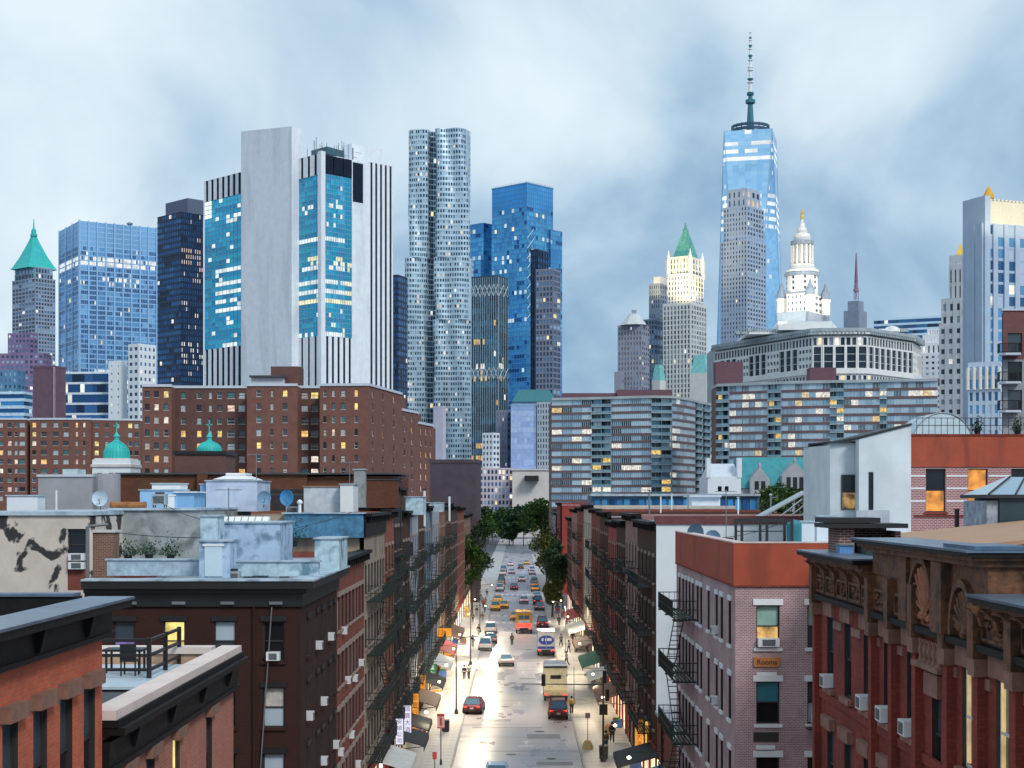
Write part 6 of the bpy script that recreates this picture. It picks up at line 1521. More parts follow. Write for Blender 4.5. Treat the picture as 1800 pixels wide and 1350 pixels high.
bulkhead('white louvred screen behind the chimney block', 1436, 1470, 908, 952, 75, 0.6, m_wh2, zb=17.4, name='louvre_screen')
t = thing('sloping_roof_truss', 'pale lean-to roof truss between the red fascia roof and the white tower', 'roof structure', (PX(1380, 108), 108, 17.5))
for k in range(5):
    q = MB(); xa = PX(1350 + k * 17, 108); q.tube((xa, 108, 18.2), (xa + 2.4, 108, 20.1 - .0 * k), .06, 4); q.build('rafter', m_galv, t)
q = MB(); q.hexa([(PX(1330, 108), 108, 18.6), (PX(1422, 108), 108, 20.6), (PX(1422, 108), 111, 20.6), (PX(1330, 108), 111, 18.6), (PX(1330, 108), 108, 18.7), (PX(1422, 108), 108, 20.7), (PX(1422, 108), 111, 20.7), (PX(1330, 108), 111, 18.7)]); q.build('roof_sheet', m_galv, t)

# ---------------- R: ornate brownstone at the near right
fR = street_frame(1)
R_ = thing('ornate_brownstone', 'maroon brick tenement with ochre sculpted cornice and shell arch nearest at the right', 'tenement', (14, 37, 0))
wy = [45.2, 42.8, 40.4, 38.15, 35.85, 33.75, 31.35, 29.1, 26.9, 24.7]
ops = []; wz = [14.5, 11.2, 7.9]
for y in wy:
    for z in wz:
        if y == 33.75: ops.append((y - .36, y + .36, z - .5, z + 1.2))
        else: ops.append((y - .44, y + .44, z, z + 2.1))
b = MB(); wall_open(b, fR, 22, 47.0, 3, 17.15, ops, 0.18, 0, 1); b.box(LINE + .36, 24, 22, 46.98, 0, 17.7); b.build('wall', [m_maroon, m_frame_d], R_)
for i, y in enumerate(wy):
    for j, z in enumerate(wz):
        lp = (m_brown_stone, 0.2, 0.42, 0.1) if j == 0 else (m_brown_stone, 0.22, 0.34, 0.16)
        if y == 33.75: window(R_, fR, y, z - .5, .72, 1.7, g_dark, m_frame_d, rec=.1, lintel=(m_brown_stone, .2, .5, .14), sill=(m_brown_stone, .1, .15, .12), split=g_dim)
        else: window(R_, fR, y, z, .88, 2.1, e_warm if (y, j) in ((31.35, 0), (29.1, 0)) and False else g_dark, m_frame_w if y < 32 else m_frame_d, rec=.1, lintel=lp, sill=(m_brown_stone, .16, .16, .13), split=g_dim)
for y, wd in ((31.35, .14), (29.1, .14)):
    b = MB(); b.fbox(fR, y + .2, y + .36, -.115, -.075, 14.6, 16.5); b.build('pale_curtain', EM('curtain_glow', (1.0, 0.75, 0.36), .55, 2, .6), R_)
# string courses between the lintels, sill courses
b = MB()
for i in range(len(wy) - 1):
    a, c = wy[i + 1] + .46, wy[i] - .46
    b.fbox(fR, a + .2, c - .2, -.02, .06, 16.3, 16.52)
b.build('lintel_course', m_brown_stone, R_)
b = MB()
for z in wz: b.fbox(fR, 22, 47.0, -.02, .07, z - .42, z - .2)
b.build('sill_course', m_maroon, R_)
# pilasters
for y in (46.75, 39.3, 37.2, 34.95, 32.4, 30.25, 27.95):
    b = MB(); b.fbox(fR, y - .17, y + .17, -.02, .2, 3, 16.55); p_ = b.build('pilaster', m_maroon, R_)
    b = MB(); b.fbox(fR, y - .23, y + .23, -.02, .28, 16.553, 16.9); b.build('capital', m_brown_stone, p_, org=tuple(R_.location))
    b = MB(); b.fbox(fR, y - .2, y + .2, -.02, .3, 16.903, 18.1); b.build('frieze_pier', m_gold, p_, org=tuple(R_.location))
b = MB(); b.fbox(fR, 22, 47.05, -.02, .26, 17.05, 17.2); b.build('frieze_moulding', m_cornd, R_)
b = MB(); b.fbox(fR, 22, 47.0, -.3, .08, 17.2, 18.15); b.build('frieze', m_gold, R_)
# sunk frieze panels with raised frames and relief
def panel(y0, y1, z0, z1, m=m_gold):
    b = MB()
    for q in ((y0, y1, z0, z0 + .07), (y0, y1, z1 - .07, z1), (y0, y0 + .07, z0 + .07, z1 - .07), (y1 - .07, y1, z0 + .07, z1 - .07)): b.fbox(fR, q[0], q[1], .05, .16, q[2], q[3])
    p_ = b.build('frieze_panel', m, R_)
    b = MB(); rr = random.Random(int(y0 * 10))
    for k in range(16):
        y, z = rr.uniform(y0 + .14, y1 - .14), rr.uniform(z0 + .13, z1 - .13); r_ = rr.uniform(.03, .085)
        c = fR.p(y, .09, z); b.lathe((c[0], c[1], c[2] - r_), [(0.01, 0), (r_ * .8, r_ * .5), (r_, r_), (r_ * .8, r_ * 1.5), (.01, r_ * 2)], 6)
    b.build('relief', m, p_, org=tuple(R_.location))
for y0, y1 in ((45.3, 46.5), (43.9, 45.1), (42.2, 43.6), (40.6, 42.0), (39.6, 40.4), (37.5, 39.0), (35.3, 36.9), (28.2, 30.0), (25.5, 27.6), (23, 25)):
    panel(y0, y1, 17.26, 17.78)
# dentils/brackets
def brR():
    q = MB(); q.loft([[(-.1, 0, 0), (.1, 0, 0), (.1, .12, 0), (-.1, .12, 0)], [(-.1, 0, .18), (.1, 0, .18), (.1, .16, .18), (-.1, .16, .18)], [(-.11, 0, .4), (.11, 0, .4), (.11, .42, .4), (-.11, .42, .4)]]); return q.mesh('cornice_bracket', m_gold)
for y in [46.6, 45.2, 43.8, 42.1, 40.5, 39.3] + [29.9, 28.9, 27.9, 26.9, 25.9]:
    x, yy, z = fR.p(y, .08, 17.78 if y > 39 else 17.55); link('cornice_bracket', _cached('brR', brR), R_, (x - 14, yy - 37, z), fR.rot)
def dent():
    q = MB(); q.box(-.06, .06, 0, .14, 0, .13); return q.mesh('dentil', m_gold)
for k in range(58):
    y = 46.9 - k * .3
    if 29.4 < y < 39.4: continue
    x, yy, z = fR.p(y, .08, (18.02 if y > 39 else 17.85)); link('dentil', _cached('dent', dent), R_, (x - 14, yy - 37, z), fR.rot)
def cornR(y0, y1, z, name='cornice'):
    b = MB()
    b.fbox(fR, y0, y1, -.3, .34, z - .36, z - .24); b.fbox(fR, y0 - .05, y1 + .05, -.3, .46, z - .238, z - .16); c = b.build(name, m_gold, R_)
    b = MB(); b.fbox(fR, y0 - .12, y1 + .12, -.4, .62, z - .158, z - .05); b.build('cornice_top', m_cornd, R_)
    b = MB(); b.fbox(fR, y0 - .14, y1 + .14, -.42, .66, z - .047, z); b.build('cornice_flashing', m_flash, R_)
cornR(39.5, 47.1, 18.5); cornR(22, 29.2, 18.22)
# raised centre block
b = MB(); b.fbox(fR, 29.6, 39.2, -.75, .14, 18.15, 18.72); b.fbox(fR, 29.6, 39.2, .08, .14, 17.2, 18.15) if False else None; b.build('pediment_block', m_gold, R_)
b = MB(); b.fbox(fR, 29.5, 39.3, -.8, .36, 18.72, 18.84); b.fbox(fR, 29.4, 39.4, -.85, .5, 18.842, 18.92); b.build('pediment_cornice', m_gold, R_)
b = MB(); b.fbox(fR, 29.3, 39.5, -.95, .62, 18.923, 19.0); b.build('pediment_top', m_cornd, R_)
b = MB(); b.fbox(fR, 29.26, 39.54, -1.0, .66, 19.003, 19.05); b.build('pediment_flashing', m_flash, R_)
b = MB(); b.fbox(fR, 29.25, 31.4, -.6, .5, 19.053, 19.13); b.build('pediment_cap_sheet', M('blue_tar_sheet', (0.07, 0.13, 0.22), 0.3, var=0.4, scale=2), R_)
for k in range(5):     # stepped return of the cornice seen end on
    b = MB(); b.fbox(fR, 29.28 - .02 * k, 29.6, -1.3 - .1 * k, -.78, 18.25 + k * .14, 18.36 + k * .14); b.build('return_moulding', m_cornd, R_)
# shell arch
def arch(yc, half, z0, zs_, depth_m, m_ring_, m_in, name, rel=True, y_clip=None):
    b = MB(); n = 14
    zmax = zs_
    def pt(a, r_, o): return fR.p(yc + r_ * math.cos(a), o, zmax + r_ * 1.25 * math.sin(a))
    for k in range(n):
        a0, a1 = PI * k / n, PI * (k + 1) / n
        b.hexa([pt(a0, half - .13, .06), pt(a0, half, .06), pt(a0, half, .26), pt(a0, half - .13, .26), pt(a1, half - .13, .06), pt(a1, half, .06), pt(a1, half, .26), pt(a1, half - .13, .26)])
    for s in (-1, 1):
        y = yc + s * (half - .065); b.fbox(fR, y - .065, y + .065, .06, .26, z0, zmax)
    p_ = b.build(name, m_ring_, R_)
    b = MB()
    for k in range(9):       # fan of shell flutes
        a = rad(18 + 18 * k); r0, r1 = .08, (half - .2) * (1.0)
        c0, c1 = pt(a, r0, .12), pt(a, r1, .15)
        b.tube((c0[0], c0[1], c0[2] - .0), c1, .04, 5, 0, .085)
    for k in range(8):
        y = yc + (k - 3.5) / 3.5 * (half - .25); c = fR.p(y, .1, z0 + .14 + .05 * (k % 2)); b.lathe(c, [(.01, -.1), (.09, -.03), (.1, .03), (.06, .1), (.01, .13)], 6)
    b.lathe(fR.p(yc, .12, zmax - .05), [(.01, -.2), (.12, -.08), (.14, .02), (.08, .14), (.01, .2)], 8)
    b.build('shell_relief', m_in, p_, org=tuple(R_.location))
    b = MB(); b.fbox(fR, yc - half + .13, yc + half - .13, .04, .085, z0, zmax); b.build('arch_ground', m_in, p_, org=tuple(R_.location))
arch(34.25, 1.02, 17.02 + .2, 17.5, 0, m_gold, m_shell, 'shell_arch')
arch(31.1, .85, 17.22, 17.35, 0, m_gold, m_gold, 'small_arch')
b = MB(); b.fbox(fR, 32.15, 32.95, .05, .345, 17.2, 18.7); b.build('arch_pier', m_gold, R_)
b = MB(); b.fbox(fR, 35.5, 36.2, .05, .235, 17.2, 18.7); b.build('arch_pier', m_gold, R_)
for k in range(5):
    b = MB(); y = 33.0 + k * .36; c = fR.p(y, .14, 16.42); b.lathe(c, [(.09, 0), (.06, .1), (.085, .25), (.06, .4), (.09, .5)], 8); b.build('baluster', m_brown_stone, R_)
b = MB(); b.fbox(fR, 32.6, 34.8, -.02, .3, 16.3, 16.42); b.build('baluster_ledge', m_brown_stone, R_)
for y, z in ((45.2, 14.52), (40.4, 14.52), (38.15, 14.52), (35.85, 14.52)):
    air_conditioner(fR, y, z, {45.2: 'white air conditioner in the farthest top window of the ornate brownstone', 40.4: 'white air conditioner in the third top window of the ornate brownstone', 38.15: 'white air conditioner left of the first paired pilaster on the brownstone', 35.85: 'white air conditioner in the window below the shell arch pier'}[y], 0.6, None)
b = MB(); b.box(LINE + .4, 24, 22, 46.9, 17.7, 17.8); b.build('roof', m_tar, R_)
# chimney block with tanks on R's roof
t = thing('chimney_block', 'soot stained brick chimney block under a flat black slab behind the ornate cornice', 'chimney', (10.6, 45.5, 17.8))
b = MB(); b.box(PX(1474, 45), PX(1502, 45), 45, 46.5, 17.8, 19.25); b.box(PX(1574, 45), PX(1584, 45), 45.02, 46.5, 17.8, 19.1); b.box(PX(1502, 45), PX(1574, 45), 46.1, 46.5, 17.8, 19.2); b.build('brick_pier', BR('sooty_brick', (0.2, 0.06, 0.05), (0.15, 0.05, 0.04), (0.45, 0.38, 0.36), stain=0.6), t)
b = MB(); b.box(PX(1452, 45), PX(1545, 45), 44.8, 46.7, 19.35, 19.5); b.box(PX(1452, 45), PX(1592, 45), 44.7, 46.8, 19.2, 19.33); b.build('cap_slab', m_black, t)
for px in (1521, 1557):
    q = thing('cistern', 'dark teal cistern in the %s bay of the chimney block' % ('first' if px < 1540 else 'second'), 'tank', (PX(px, 45.5), 45.4, 17.8))
    b = MB(); b.lathe((PX(px, 45.5), 45.4, 17.8), [(.29, 0), (.29, .95), (.22, 1.1), (.05, 1.15)], 14); b.build('tank_body', M('dark_teal_tank', (0.02, 0.055, 0.065), 0.4), q)
    b = MB(); b.lathe((PX(px, 45.5), 45.4, 17.8), [(.31, .55), (.31, .6)], 14); b.build('tank_band', m_steel, q)
t = thing('blue_paint_patch_box', 'blue painted box behind the ornate cornice', 'box', (PX(1487, 44), 44, 17.8))
b = MB(); b.box(PX(1475, 44), PX(1499, 44), 43.9, 44.4, 17.8, 18.72); b.build('case', M('blue_box', (0.1, 0.24, 0.5), 0.6, var=0.4, scale=5), t)
b = MB(); b.box(PX(1474, 44), PX(1500, 44), 43.85, 44.45, 18.72, 18.76); b.build('lid', m_grey_metal, t)

# ---------------- tan building with sloping roof, skylight hut
t = thing('tan_rendered_building', 'ochre rendered building with a sloping pale tan roof behind the ornate brownstone', 'building', (18, 55, 0))
m_och = M('ochre_render', (0.42, 0.19, 0.06), 0.75, var=0.12, scale=0.5, stain=0.3, stain_rgb=(0.28, 0.12, 0.04))
def skew(x0, x1, y0, y1, za, zb, h, z_b=None):
    z0a, z0b = (za - h, zb - h) if z_b is None else (z_b, z_b)
    q = MB(); q.hexa([(x0, y0, z0a), (x1, y0, z0b), (x1, y1, z0b), (x0, y1, z0a), (x0, y0, za), (x1, y0, zb), (x1, y1, zb), (x0, y1, za)]); return q
skew(14.0, 24, 50, 63, 18.3, 19.35, 0, 0).build('wall', m_och, t)
skew(13.7, 24.5, 49.6, 63.3, 18.46, 19.56, .14).build('roof', M('pale_tan_roof', (0.44, 0.26, 0.16), 0.7, var=0.08), t)
b = MB(); b.box(15.2, 15.26, 49.93, 50.01, 10, 18.2); b.build('seam', m_maroon, t)
b = MB(); b.box(PX(1590, 56), 13.65, 56, 63, 0, 18.3); b.build('side_wing', M('brown_boarding', (0.36, 0.2, 0.1), 0.75, var=0.25, scale=1.5), t)
b = MB(); b.box(PX(1588, 56), 13.66, 55.9, 63.1, 18.3, 18.45); b.build('wing_roof', M('pale_tan_roof2', (0.48, 0.31, 0.2), 0.7, var=0.08), t)
t = thing('skylight_hut', 'dark teal roof hut topped by a hipped glass skylight at the right edge', 'roof structure', (20.5, 64.5, 19))
xa = PX(1736, 63.5); b = MB(); b.box(PX(1757, 63.5), 25, 63.5, 67, 10, 20.1); b.build('wall', M('teal_black_panel', (0.015, 0.04, 0.055), 0.5), t)
b = MB(); b.box(xa, PX(1756, 63.5), 63.6, 66.9, 10, 20.0); b.build('block_wall', M('grey_block', (0.3, 0.34, 0.4), 0.7, var=0.5, scale=2.5), t)
b = MB(); b.box(xa - .1, 25.1, 63.3, 67.1, 20.1, 20.25); b.build('kerb_frame', m_steel, t)
b = MB(); b.loft([[(xa, 63.4, 20.25), (25, 63.4, 20.25), (25, 67, 20.25), (xa, 67, 20.25)], [(xa + 1.4, 65, 21.0), (24, 65, 21.0), (24, 65.6, 21.0), (xa + 1.4, 65.6, 21.0)]]); b.build('glass_roof', GL('skylight_glass', (0.4, 0.52, 0.6), 0.3, 0.15), t)
for k in range(6):
    q = MB(); f_ = k / 5; q.tube((xa + (25 - xa) * f_, 63.35, 20.27), (xa + 1.4 + (24 - xa - 1.4) * f_, 64.95, 21.02), .04, 4); q.build('glazing_bar', m_steel, t)
q = MB(); q.tube((xa, 63.36, 20.27), (xa + 1.4, 64.95, 21.02), .05, 4); q.build('hip_bar', m_steel, t)

# ---------------- red terrace building and white tower, upper right
d = 90.0; fq = Frame((0, d), (0, -1))
RB = thing('red_terrace_building', 'red fascia brick building with orange lit windows and a roof terrace', 'tenement', (30, 95, 0))
m_strb = BR('striped_pink_brick', (0.38, 0.11, 0.1), (0.3, 0.085, 0.085), (0.55, 0.42, 0.42), 0.24, 0.1, 0.022, stain=0.15)
xa = PX(1601, d); xe = PX(1960, d)
wx = [PX(1645, d), PX(1719, d), PX(1795, d), PX(1868, d)]
z0w, z1w = PZ(900, d), PZ(824, d)
ops = [(-x - .58, -x + .58, z0w, z1w) for x in wx]
b = MB(); wall_open(b, fq, -xe, -xa, 0, PZ(822, d), ops, .3); b.box(xa + .02, xe, d + .33, d + 14, 0, PZ(800, d)); b.build('wall', m_strb, RB)
b = MB(); b.box(xa - .05, xe, d - .06, d + .34, PZ(821, d), PZ(766, d)); b.build('fascia', m_terra, RB)
b = MB(); b.box(xa - .1, xe, d - .12, d + .5, PZ(766, d), PZ(763, d)); b.build('fascia_cap', m_maroon, RB)
b = MB(); b.box(xa + .2, xe, d - .07, d + .02, PZ(909, d), PZ(905, d)); b.build('sill_course', m_maroon, RB)
e_or = EM('orange_lit_curtain', (1.0, 0.38, 0.05), .85, 1.6, 0.3)
for x in wx: window(RB, fq, -x, z0w, 1.16, z1w - z0w, e_or, m_frame_d, rec=.2, sill=(m_maroon, .1, .12, .1), split=g_dark if x != wx[1] else e_or)
for yy in (836, 858, 880):
    for i in range(len(wx)):
        b = MB(); x0 = (xa if i == 0 else wx[i - 1] + .62) ; x1 = wx[i] - .62; b.box(x0, x1, d - .025, d - .003, PZ(yy + 2, d), PZ(yy - 1, d)); b.build('stripe_band', m_white, RB)
b = MB(); b.box(xa + .02, xe, d + .36, d + 14, PZ(800, d), PZ(775, d)); b.build('roof', m_tar, RB)
air_conditioner(fq, -wx[1], z0w, 'cyan tinted air conditioner in the second orange lit window', 1.0, None, .6)
t = thing('standpipe', 'black pipe rising before the striped red brick wall', 'pipe', (PX(1682, 66), 66, 17))
q = MB(); q.tube((PX(1682, 66), 66, 17), (PX(1682, 66), 66, PZ(896, 66)), .1, 8); q.build('pipe', m_black, t)
q = MB(); q.lathe((PX(1682, 66), 66, PZ(897, 66)), [(.13, 0), (.13, .06)], 8); q.build('pipe_cap', m_black, t)
WB = thing('white_stained_tower', 'white rendered stair tower with stained walls beside the red fascia terrace building', 'building', (20, 95, 0))
m_wst = M('stained_white_render', (0.66, 0.7, 0.72), 0.8, var=0.1, scale=0.5, stain=0.4, stain_rgb=(0.38, 0.42, 0.45), stain_scale=0.4, streak=True)
xl, xm, xr = PX(1508, d), PX(1463, d), PX(1421, d)
skew(xl, xa - .06, d - .3, d + 9, PZ(772, d), PZ(748, d), 0, 0).build('wall', m_wst, WB)
skew(xl - .1, xa - .04, d - .4, d + 9.1, PZ(772, d) + .13, PZ(748, d) + .13, .12).build('coping', m_steel, WB)
skew(xm, xl - .01, d + .8, d + 9, PZ(778, d), PZ(778, d), 0, 0).build('wall', M('grey_white_render', (0.52, 0.57, 0.6), 0.8, var=0.1), WB)
b = MB(); b.prism([(PX(1421, d + 4), d + 4), (xm - .01, d + .6), (xm - .01, d + 9), (PX(1421, d + 9), d + 9)], 0, PZ(782, d)); b.build('wall', m_wst, WB)
b = MB(); b.prism([(PX(1420, d + 4), d + 3.9), (xm, d + .45), (xl, d + .6), (xl, d + 9.1), (PX(1420, d + 9), d + 9.1)], PZ(777.9, d), PZ(775, d)); b.build('coping', m_steel, WB)
fw = Frame((0, d + .8), (0, -1)); x = PX(1492, d + .8)
window(WB, fw, -x, PZ(896, d), .9, PZ(834, d) - PZ(896, d), EM('dim_stair_light', (1, .6, .2), .5, 1.6, .05), m_frame_d, rec=-.06, split=g_dark)
b = MB(); b.box(PX(1525, d), PX(1533, d), d - .34, d - .25, PZ(896, d), PZ(830, d)); b.build('slit_window', g_dark, WB)
b = MB(); b.box(xl - .2, PX(1560, d), d - .5, d - .31, PZ(920, d), PZ(897, d)); b.build('grey_skirt', M('skirt', (0.4, 0.42, 0.46), .8), WB)
# terrace fence, hoop tent and planters
zt_ = PZ(763, d); t = thing('terrace_fence', 'thin dark wire fence round the upper terrace', 'fence', (30, d, zt_))
for k in range(28):
    x = xa + .4 + k * .36; q = MB(); q.box(x - .015, x + .015, d + .2, d + .23, zt_, PZ(735, d)); q.build('fence_bar', m_steel, t)
for yy in (735, 748): q = MB(); q.box(xa + .4, xa + 10.5, d + .2, d + .23, PZ(yy, d), PZ(yy, d) + .04); q.build('fence_rail', m_steel, t)
t = thing('hoop_tent', 'pale blue hooped tent on the upper terrace', 'tent', (PX(1650, 95), 95, zt_))
b = MB(); n = 12; xa2, xb2 = PX(1602, 95), PX(1712, 95); cxm, rr_ = (xa2 + xb2) / 2, (xb2 - xa2) / 2
ht = PZ(726, 95) - zt_ + .6
b.loft([[(cxm + rr_ * math.cos(PI * k / n), y, zt_ - .6 + ht * math.sin(PI * k / n)) for k in range(n + 1)] for y in (95, 99)]); b.build('canopy', M('pale_tent', (0.55, 0.68, 0.76), .6, var=0.12, scale=2), t)
for y in (94.97, 97, 99.03):
    q = MB()
    for k in range(n): a0, a1 = PI * k / n, PI * (k + 1) / n; q.tube((cxm + rr_ * 1.01 * math.cos(a0), y, zt_ - .6 + ht * 1.01 * math.sin(a0)), (cxm + rr_ * 1.01 * math.cos(a1), y, zt_ - .6 + ht * 1.01 * math.sin(a1)), .04, 4)
    q.build('hoop', m_galv, t)
# ================================================================ BALCONY BLOCK AT THE RIGHT EDGE
d = 170.0
t = thing('balcony_block', 'brick apartment block with stacked curved iron balconies at the right edge', 'apartment building', (PX(1790, d), d, 0))
m_rb = BR('balcony_brick', (0.2, 0.075, 0.07), (0.16, 0.06, 0.06), (0.2, 0.12, 0.12), .3, .1, .015, stain=.3)
fb_ = Frame((0, d), (0, -1))
x0, x1 = PX(1763, d), PX(1960, d)
rows = [PZ(y, d) for y in (622, 672, 722)]
ops = [(-PX(px, d) - .8, -PX(px, d) + .8, z, z + 2.3) for px in (1784, 1815, 1850) for z in rows]
b = MB(); wall_open(b, fb_, -x1, -x0, PZ(632, d), PZ(546, d) , [o for o in ops if o[2] > PZ(632, d)], .3); b.prism([(x0, d + .33), (x1, d + .33), (x1 * 1.094, d + 16), (x0 * 1.096, d + 16)], 0, PZ(550, d)); b.build('wall', m_rb, t)
b = MB(); wall_open(b, fb_, -x1, -x0, 0, PZ(632, d), [o for o in ops if o[2] < PZ(632, d)], .3); b.build('lower_wall', M('grey_brick_lower', (0.3, 0.31, 0.33), .8, var=.15), t)
b = MB(); b.box(x0 - .15, x1, d - .15, d + .6, PZ(546, d), PZ(543, d)); b.build('coping', m_cope, t)
for o in ops: window(t, fb_, (o[0] + o[1]) / 2, o[2], 1.6, 2.3, rnd.choice((g_dark, g_dim)), m_frame_d, rec=.2)
for z in rows:
    b = MB(); b.prism([(PX(1752, d), d - 1.0), (PX(1760, d), d - 1.6), (PX(1786, d), d - 1.7), (PX(1790, d), d - .05), (PX(1756, d), d - .05)], z - .25, z - .02); s_ = b.build('balcony_slab', m_cope, t)
    q = MB(); ring = [(PX(1753, d), d - .1), (PX(1752.5, d), d - 1.0), (PX(1760, d), d - 1.55), (PX(1786, d), d - 1.65), (PX(1789.5, d), d - .1)]
    for i in range(len(ring) - 1):
        A_2, B_2 = Vector(ring[i]), Vector(ring[i + 1])
        for zz_ in (z + .1, z + 1.05): q.tube((A_2.x, A_2.y, zz_), (B_2.x, B_2.y, zz_), .04, 4)
        n = max(2, int((B_2 - A_2).length / .14))
        for k in range(n + 1): p = A_2 + (B_2 - A_2) * (k / n); q.tube((p.x, p.y, z), (p.x, p.y, z + 1.05), .022, 4)
    q.build('balcony_railing', m_steel, s_, org=tuple(t.location))

# ================================================================ ROOFS AT THE LEFT
m_blot = M('blotched_cream_plaster', (0.60, 0.52, 0.46), .85, var=.15, scale=.7, stain=.97, stain_rgb=(0.015, 0.017, 0.022), stain_scale=.62)
for n_ in m_blot.node_tree.nodes:
    if n_.type == 'VALTORGB' and n_.color_ramp.elements[1].color[0] > .9: n_.color_ramp.elements[0].position = .545; n_.color_ramp.elements[1].position = .575
BL = thing('blotched_plaster_building', 'cream plaster building with large black peeling blotches at the left', 'building', (PX(80, 78), 78, 0))
d = 78.0
fB = Frame((0, d), (0, -1)); xw = PX(136, d)
ops = [(-xw - .5, -xw + .5, PZ(y, d), PZ(y, d) + 1.6) for y in (985, 1038)]
b = MB(); wall_open(b, fB, -PX(163, d), -PX(-60, d), 0, PZ(906, d), ops, .25); b.box(PX(-60, d), PX(163, d), d + .28, d + 17, 0, PZ(908, d)); b.build('wall', m_blot, BL)
b = MB(); b.box(PX(-60, d), PX(165, d), d - .15, d + 17, PZ(906, d), PZ(899, d)); b.build('roof_edge', m_roof_silver, BL)
for o in ops: window(BL, fB, (o[0] + o[1]) / 2, o[2], 1.0, 1.6, g_dark, m_frame_d, rec=.2)
for z, lb in ((PZ(985, d), 'grey air conditioner in the upper window of the blotched plaster wall'), (PZ(1000, d), 'grey box unit bolted under the upper window of the blotched plaster wall')): air_conditioner(fB, -xw, z, lb, .8, None)
t = thing('brick_chimney', 'rough brown brick chimney beside the blotched plaster wall', 'chimney', (PX(182, 72), 72, 0))
b = MB(); b.box(PX(163, 72), PX(200, 72), 72, 73, 0, PZ(936, 72)); b.build('brick_shaft', BR('rough_brick', (0.25, 0.11, 0.07), (0.16, 0.07, 0.05), (0.3, 0.22, 0.17), .22, .08, .016, stain=.3), t)
b = MB(); b.box(PX(160, 72), PX(203, 72), 71.9, 73.1, PZ(936, 72), PZ(932, 72)); b.build('cap', m_stone, t)
b = MB(); b.tube((PX(156, 72), 71.8, 8), (PX(156, 72), 71.8, PZ(925, 72)), .09); b.tube((PX(156, 72), 71.8, PZ(925, 72)), (PX(192, 72), 71.8, PZ(922, 72)), .07); b.build('flue_pipe', m_grey_metal, t)
t = thing('grey_stained_wall_building', 'building with a long grey stained parapet wall behind the dark brown tenement', 'building', (PX(270, 84), 84, 0))
m_gst = M('grey_stained_cement', (0.3, 0.32, 0.32), .85, var=.25, scale=1.2, stain=.8, stain_rgb=(0.08, 0.09, 0.08), stain_scale=.8, bump=.2)
b = MB(); b.box(PX(192, 84), PX(352, 84), 84, 100, 0, PZ(897, 84)); b.build('wall', m_gst, t)
b = MB(); b.box(PX(190, 84), PX(354, 84), 83.85, 100.1, PZ(897, 84), PZ(893, 84)); b.build('roof_edge', m_roof_silver, t)
t = thing('mid_block_building', 'low flat roofed building carrying the bulkheads between the grey wall and the street row', 'building', (PX(500, 93), 95, 0))
b = MB(); b.box(PX(354, 93) + .1, -23.3 + 14.5, 92.9, 112, 0, 17.2) if False else b.box(-24, -23.25, 78.5, 112, 0, 17.0); b.box(-38, -24.02, 101, 124, 0, 18.6); b.build('wall', m_gst, t)
b = MB(); b.box(-38, -24.05, 101, 124, 18.6, 18.75); b.build('roof', m_roof_silver, t)
m_conc = M('grey_concrete_block', (0.33, 0.33, 0.36), .85, var=.15, scale=.5, stain=.6, stain_rgb=(0.2, 0.2, 0.22), stain_scale=.3, streak=True)
t = thing('concrete_plant_block', 'grey concrete roof block with rounded end below the copper dome', 'roof structure', (PX(135, 100), 100, 17))
b = MB(); b.box(PX(67, 100), PX(162, 100), 100, 106, 17, PZ(838, 100)); b.build('wall', m_conc, t)
b = MB(); b.lathe((PX(186, 101), 101.2, 17), [(.9, 0), (.9, PZ(832, 100) - 17)], 16); b.build('round_end', m_conc, t)
b = MB(); b.box(PX(65, 100), PX(163, 100), 99.9, 106.1, PZ(838, 100), PZ(834, 100)); b.build('coping', m_cope, t)
b = MB(); b.box(PX(102, 100), PX(128, 100), 101, 103, PZ(834, 100), PZ(824, 100)); b.build('vent_box', M('pale_green_box', (0.4, 0.5, 0.5), .7), t)
b = MB(); b.tube((PX(95, 98), 98.5, 17.5), (PX(95, 98), 98.5, PZ(862, 98)), .07); b.build('vent_pipe', m_white, t)
bulkhead('low white roof cabinet at the left edge of the blotched roof', 12, 66, 872, 900, 92, 1.5, m_wh2, name='roof_cabinet')
t = thing('rusty_duct', 'rust orange roof duct lying on the grey stained wall', 'duct', (PX(225, 85), 85, PZ(893, 85)))
b = MB(); b.tube((PX(194, 85), 85, PZ(888, 85)), (PX(257, 85), 85, PZ(888, 85)), .19, 10); b.build('duct_body', M('rust', (0.32, 0.13, 0.04), .8, var=.4, scale=3), t)
for px in (196, 225, 255): q = MB(); q.tube((PX(px, 85) - .03, 85, PZ(888, 85)), (PX(px, 85) + .03, 85, PZ(888, 85)), .215, 10); q.build('collar', M('rust2', (0.24, 0.1, 0.04), .8), t)
m_sky_b = M('sky_blue_render', (0.28, 0.5, 0.74), .7, var=.12, scale=.8, stain=.4, stain_rgb=(0.5, 0.62, 0.74), stain_scale=.7)
bulkhead('sky blue roof hut with a white door and flat white top', 246, 312, 862, 904, 90, 3, m_sky_b, door=(289, 307, 872, 903, m_white))
bulkhead('lower sky blue hut with a dark awning slot', 312, 341, 866, 904, 90, 3, M('mid_blue_render', (0.2, 0.4, 0.64), .7, var=.15), cap=m_white, over=.2)
bulkhead('flat white tank lid on the sky blue hut', 267, 317, 851, 861, 91, 2, m_white, name='tank_lid')
t = bulkhead('pale graffiti marked roof bulkhead under a stepped skylight', 362, 452, 846, 899, 95, 5, M('graffiti_white', (0.52, 0.6, 0.74), .75, var=.15, scale=.6, stain=.45, stain_rgb=(0.2, 0.28, 0.5), stain_scale=.9))
xa, xb = PX(372, 95), PX(442, 95); z = PZ(845, 95)
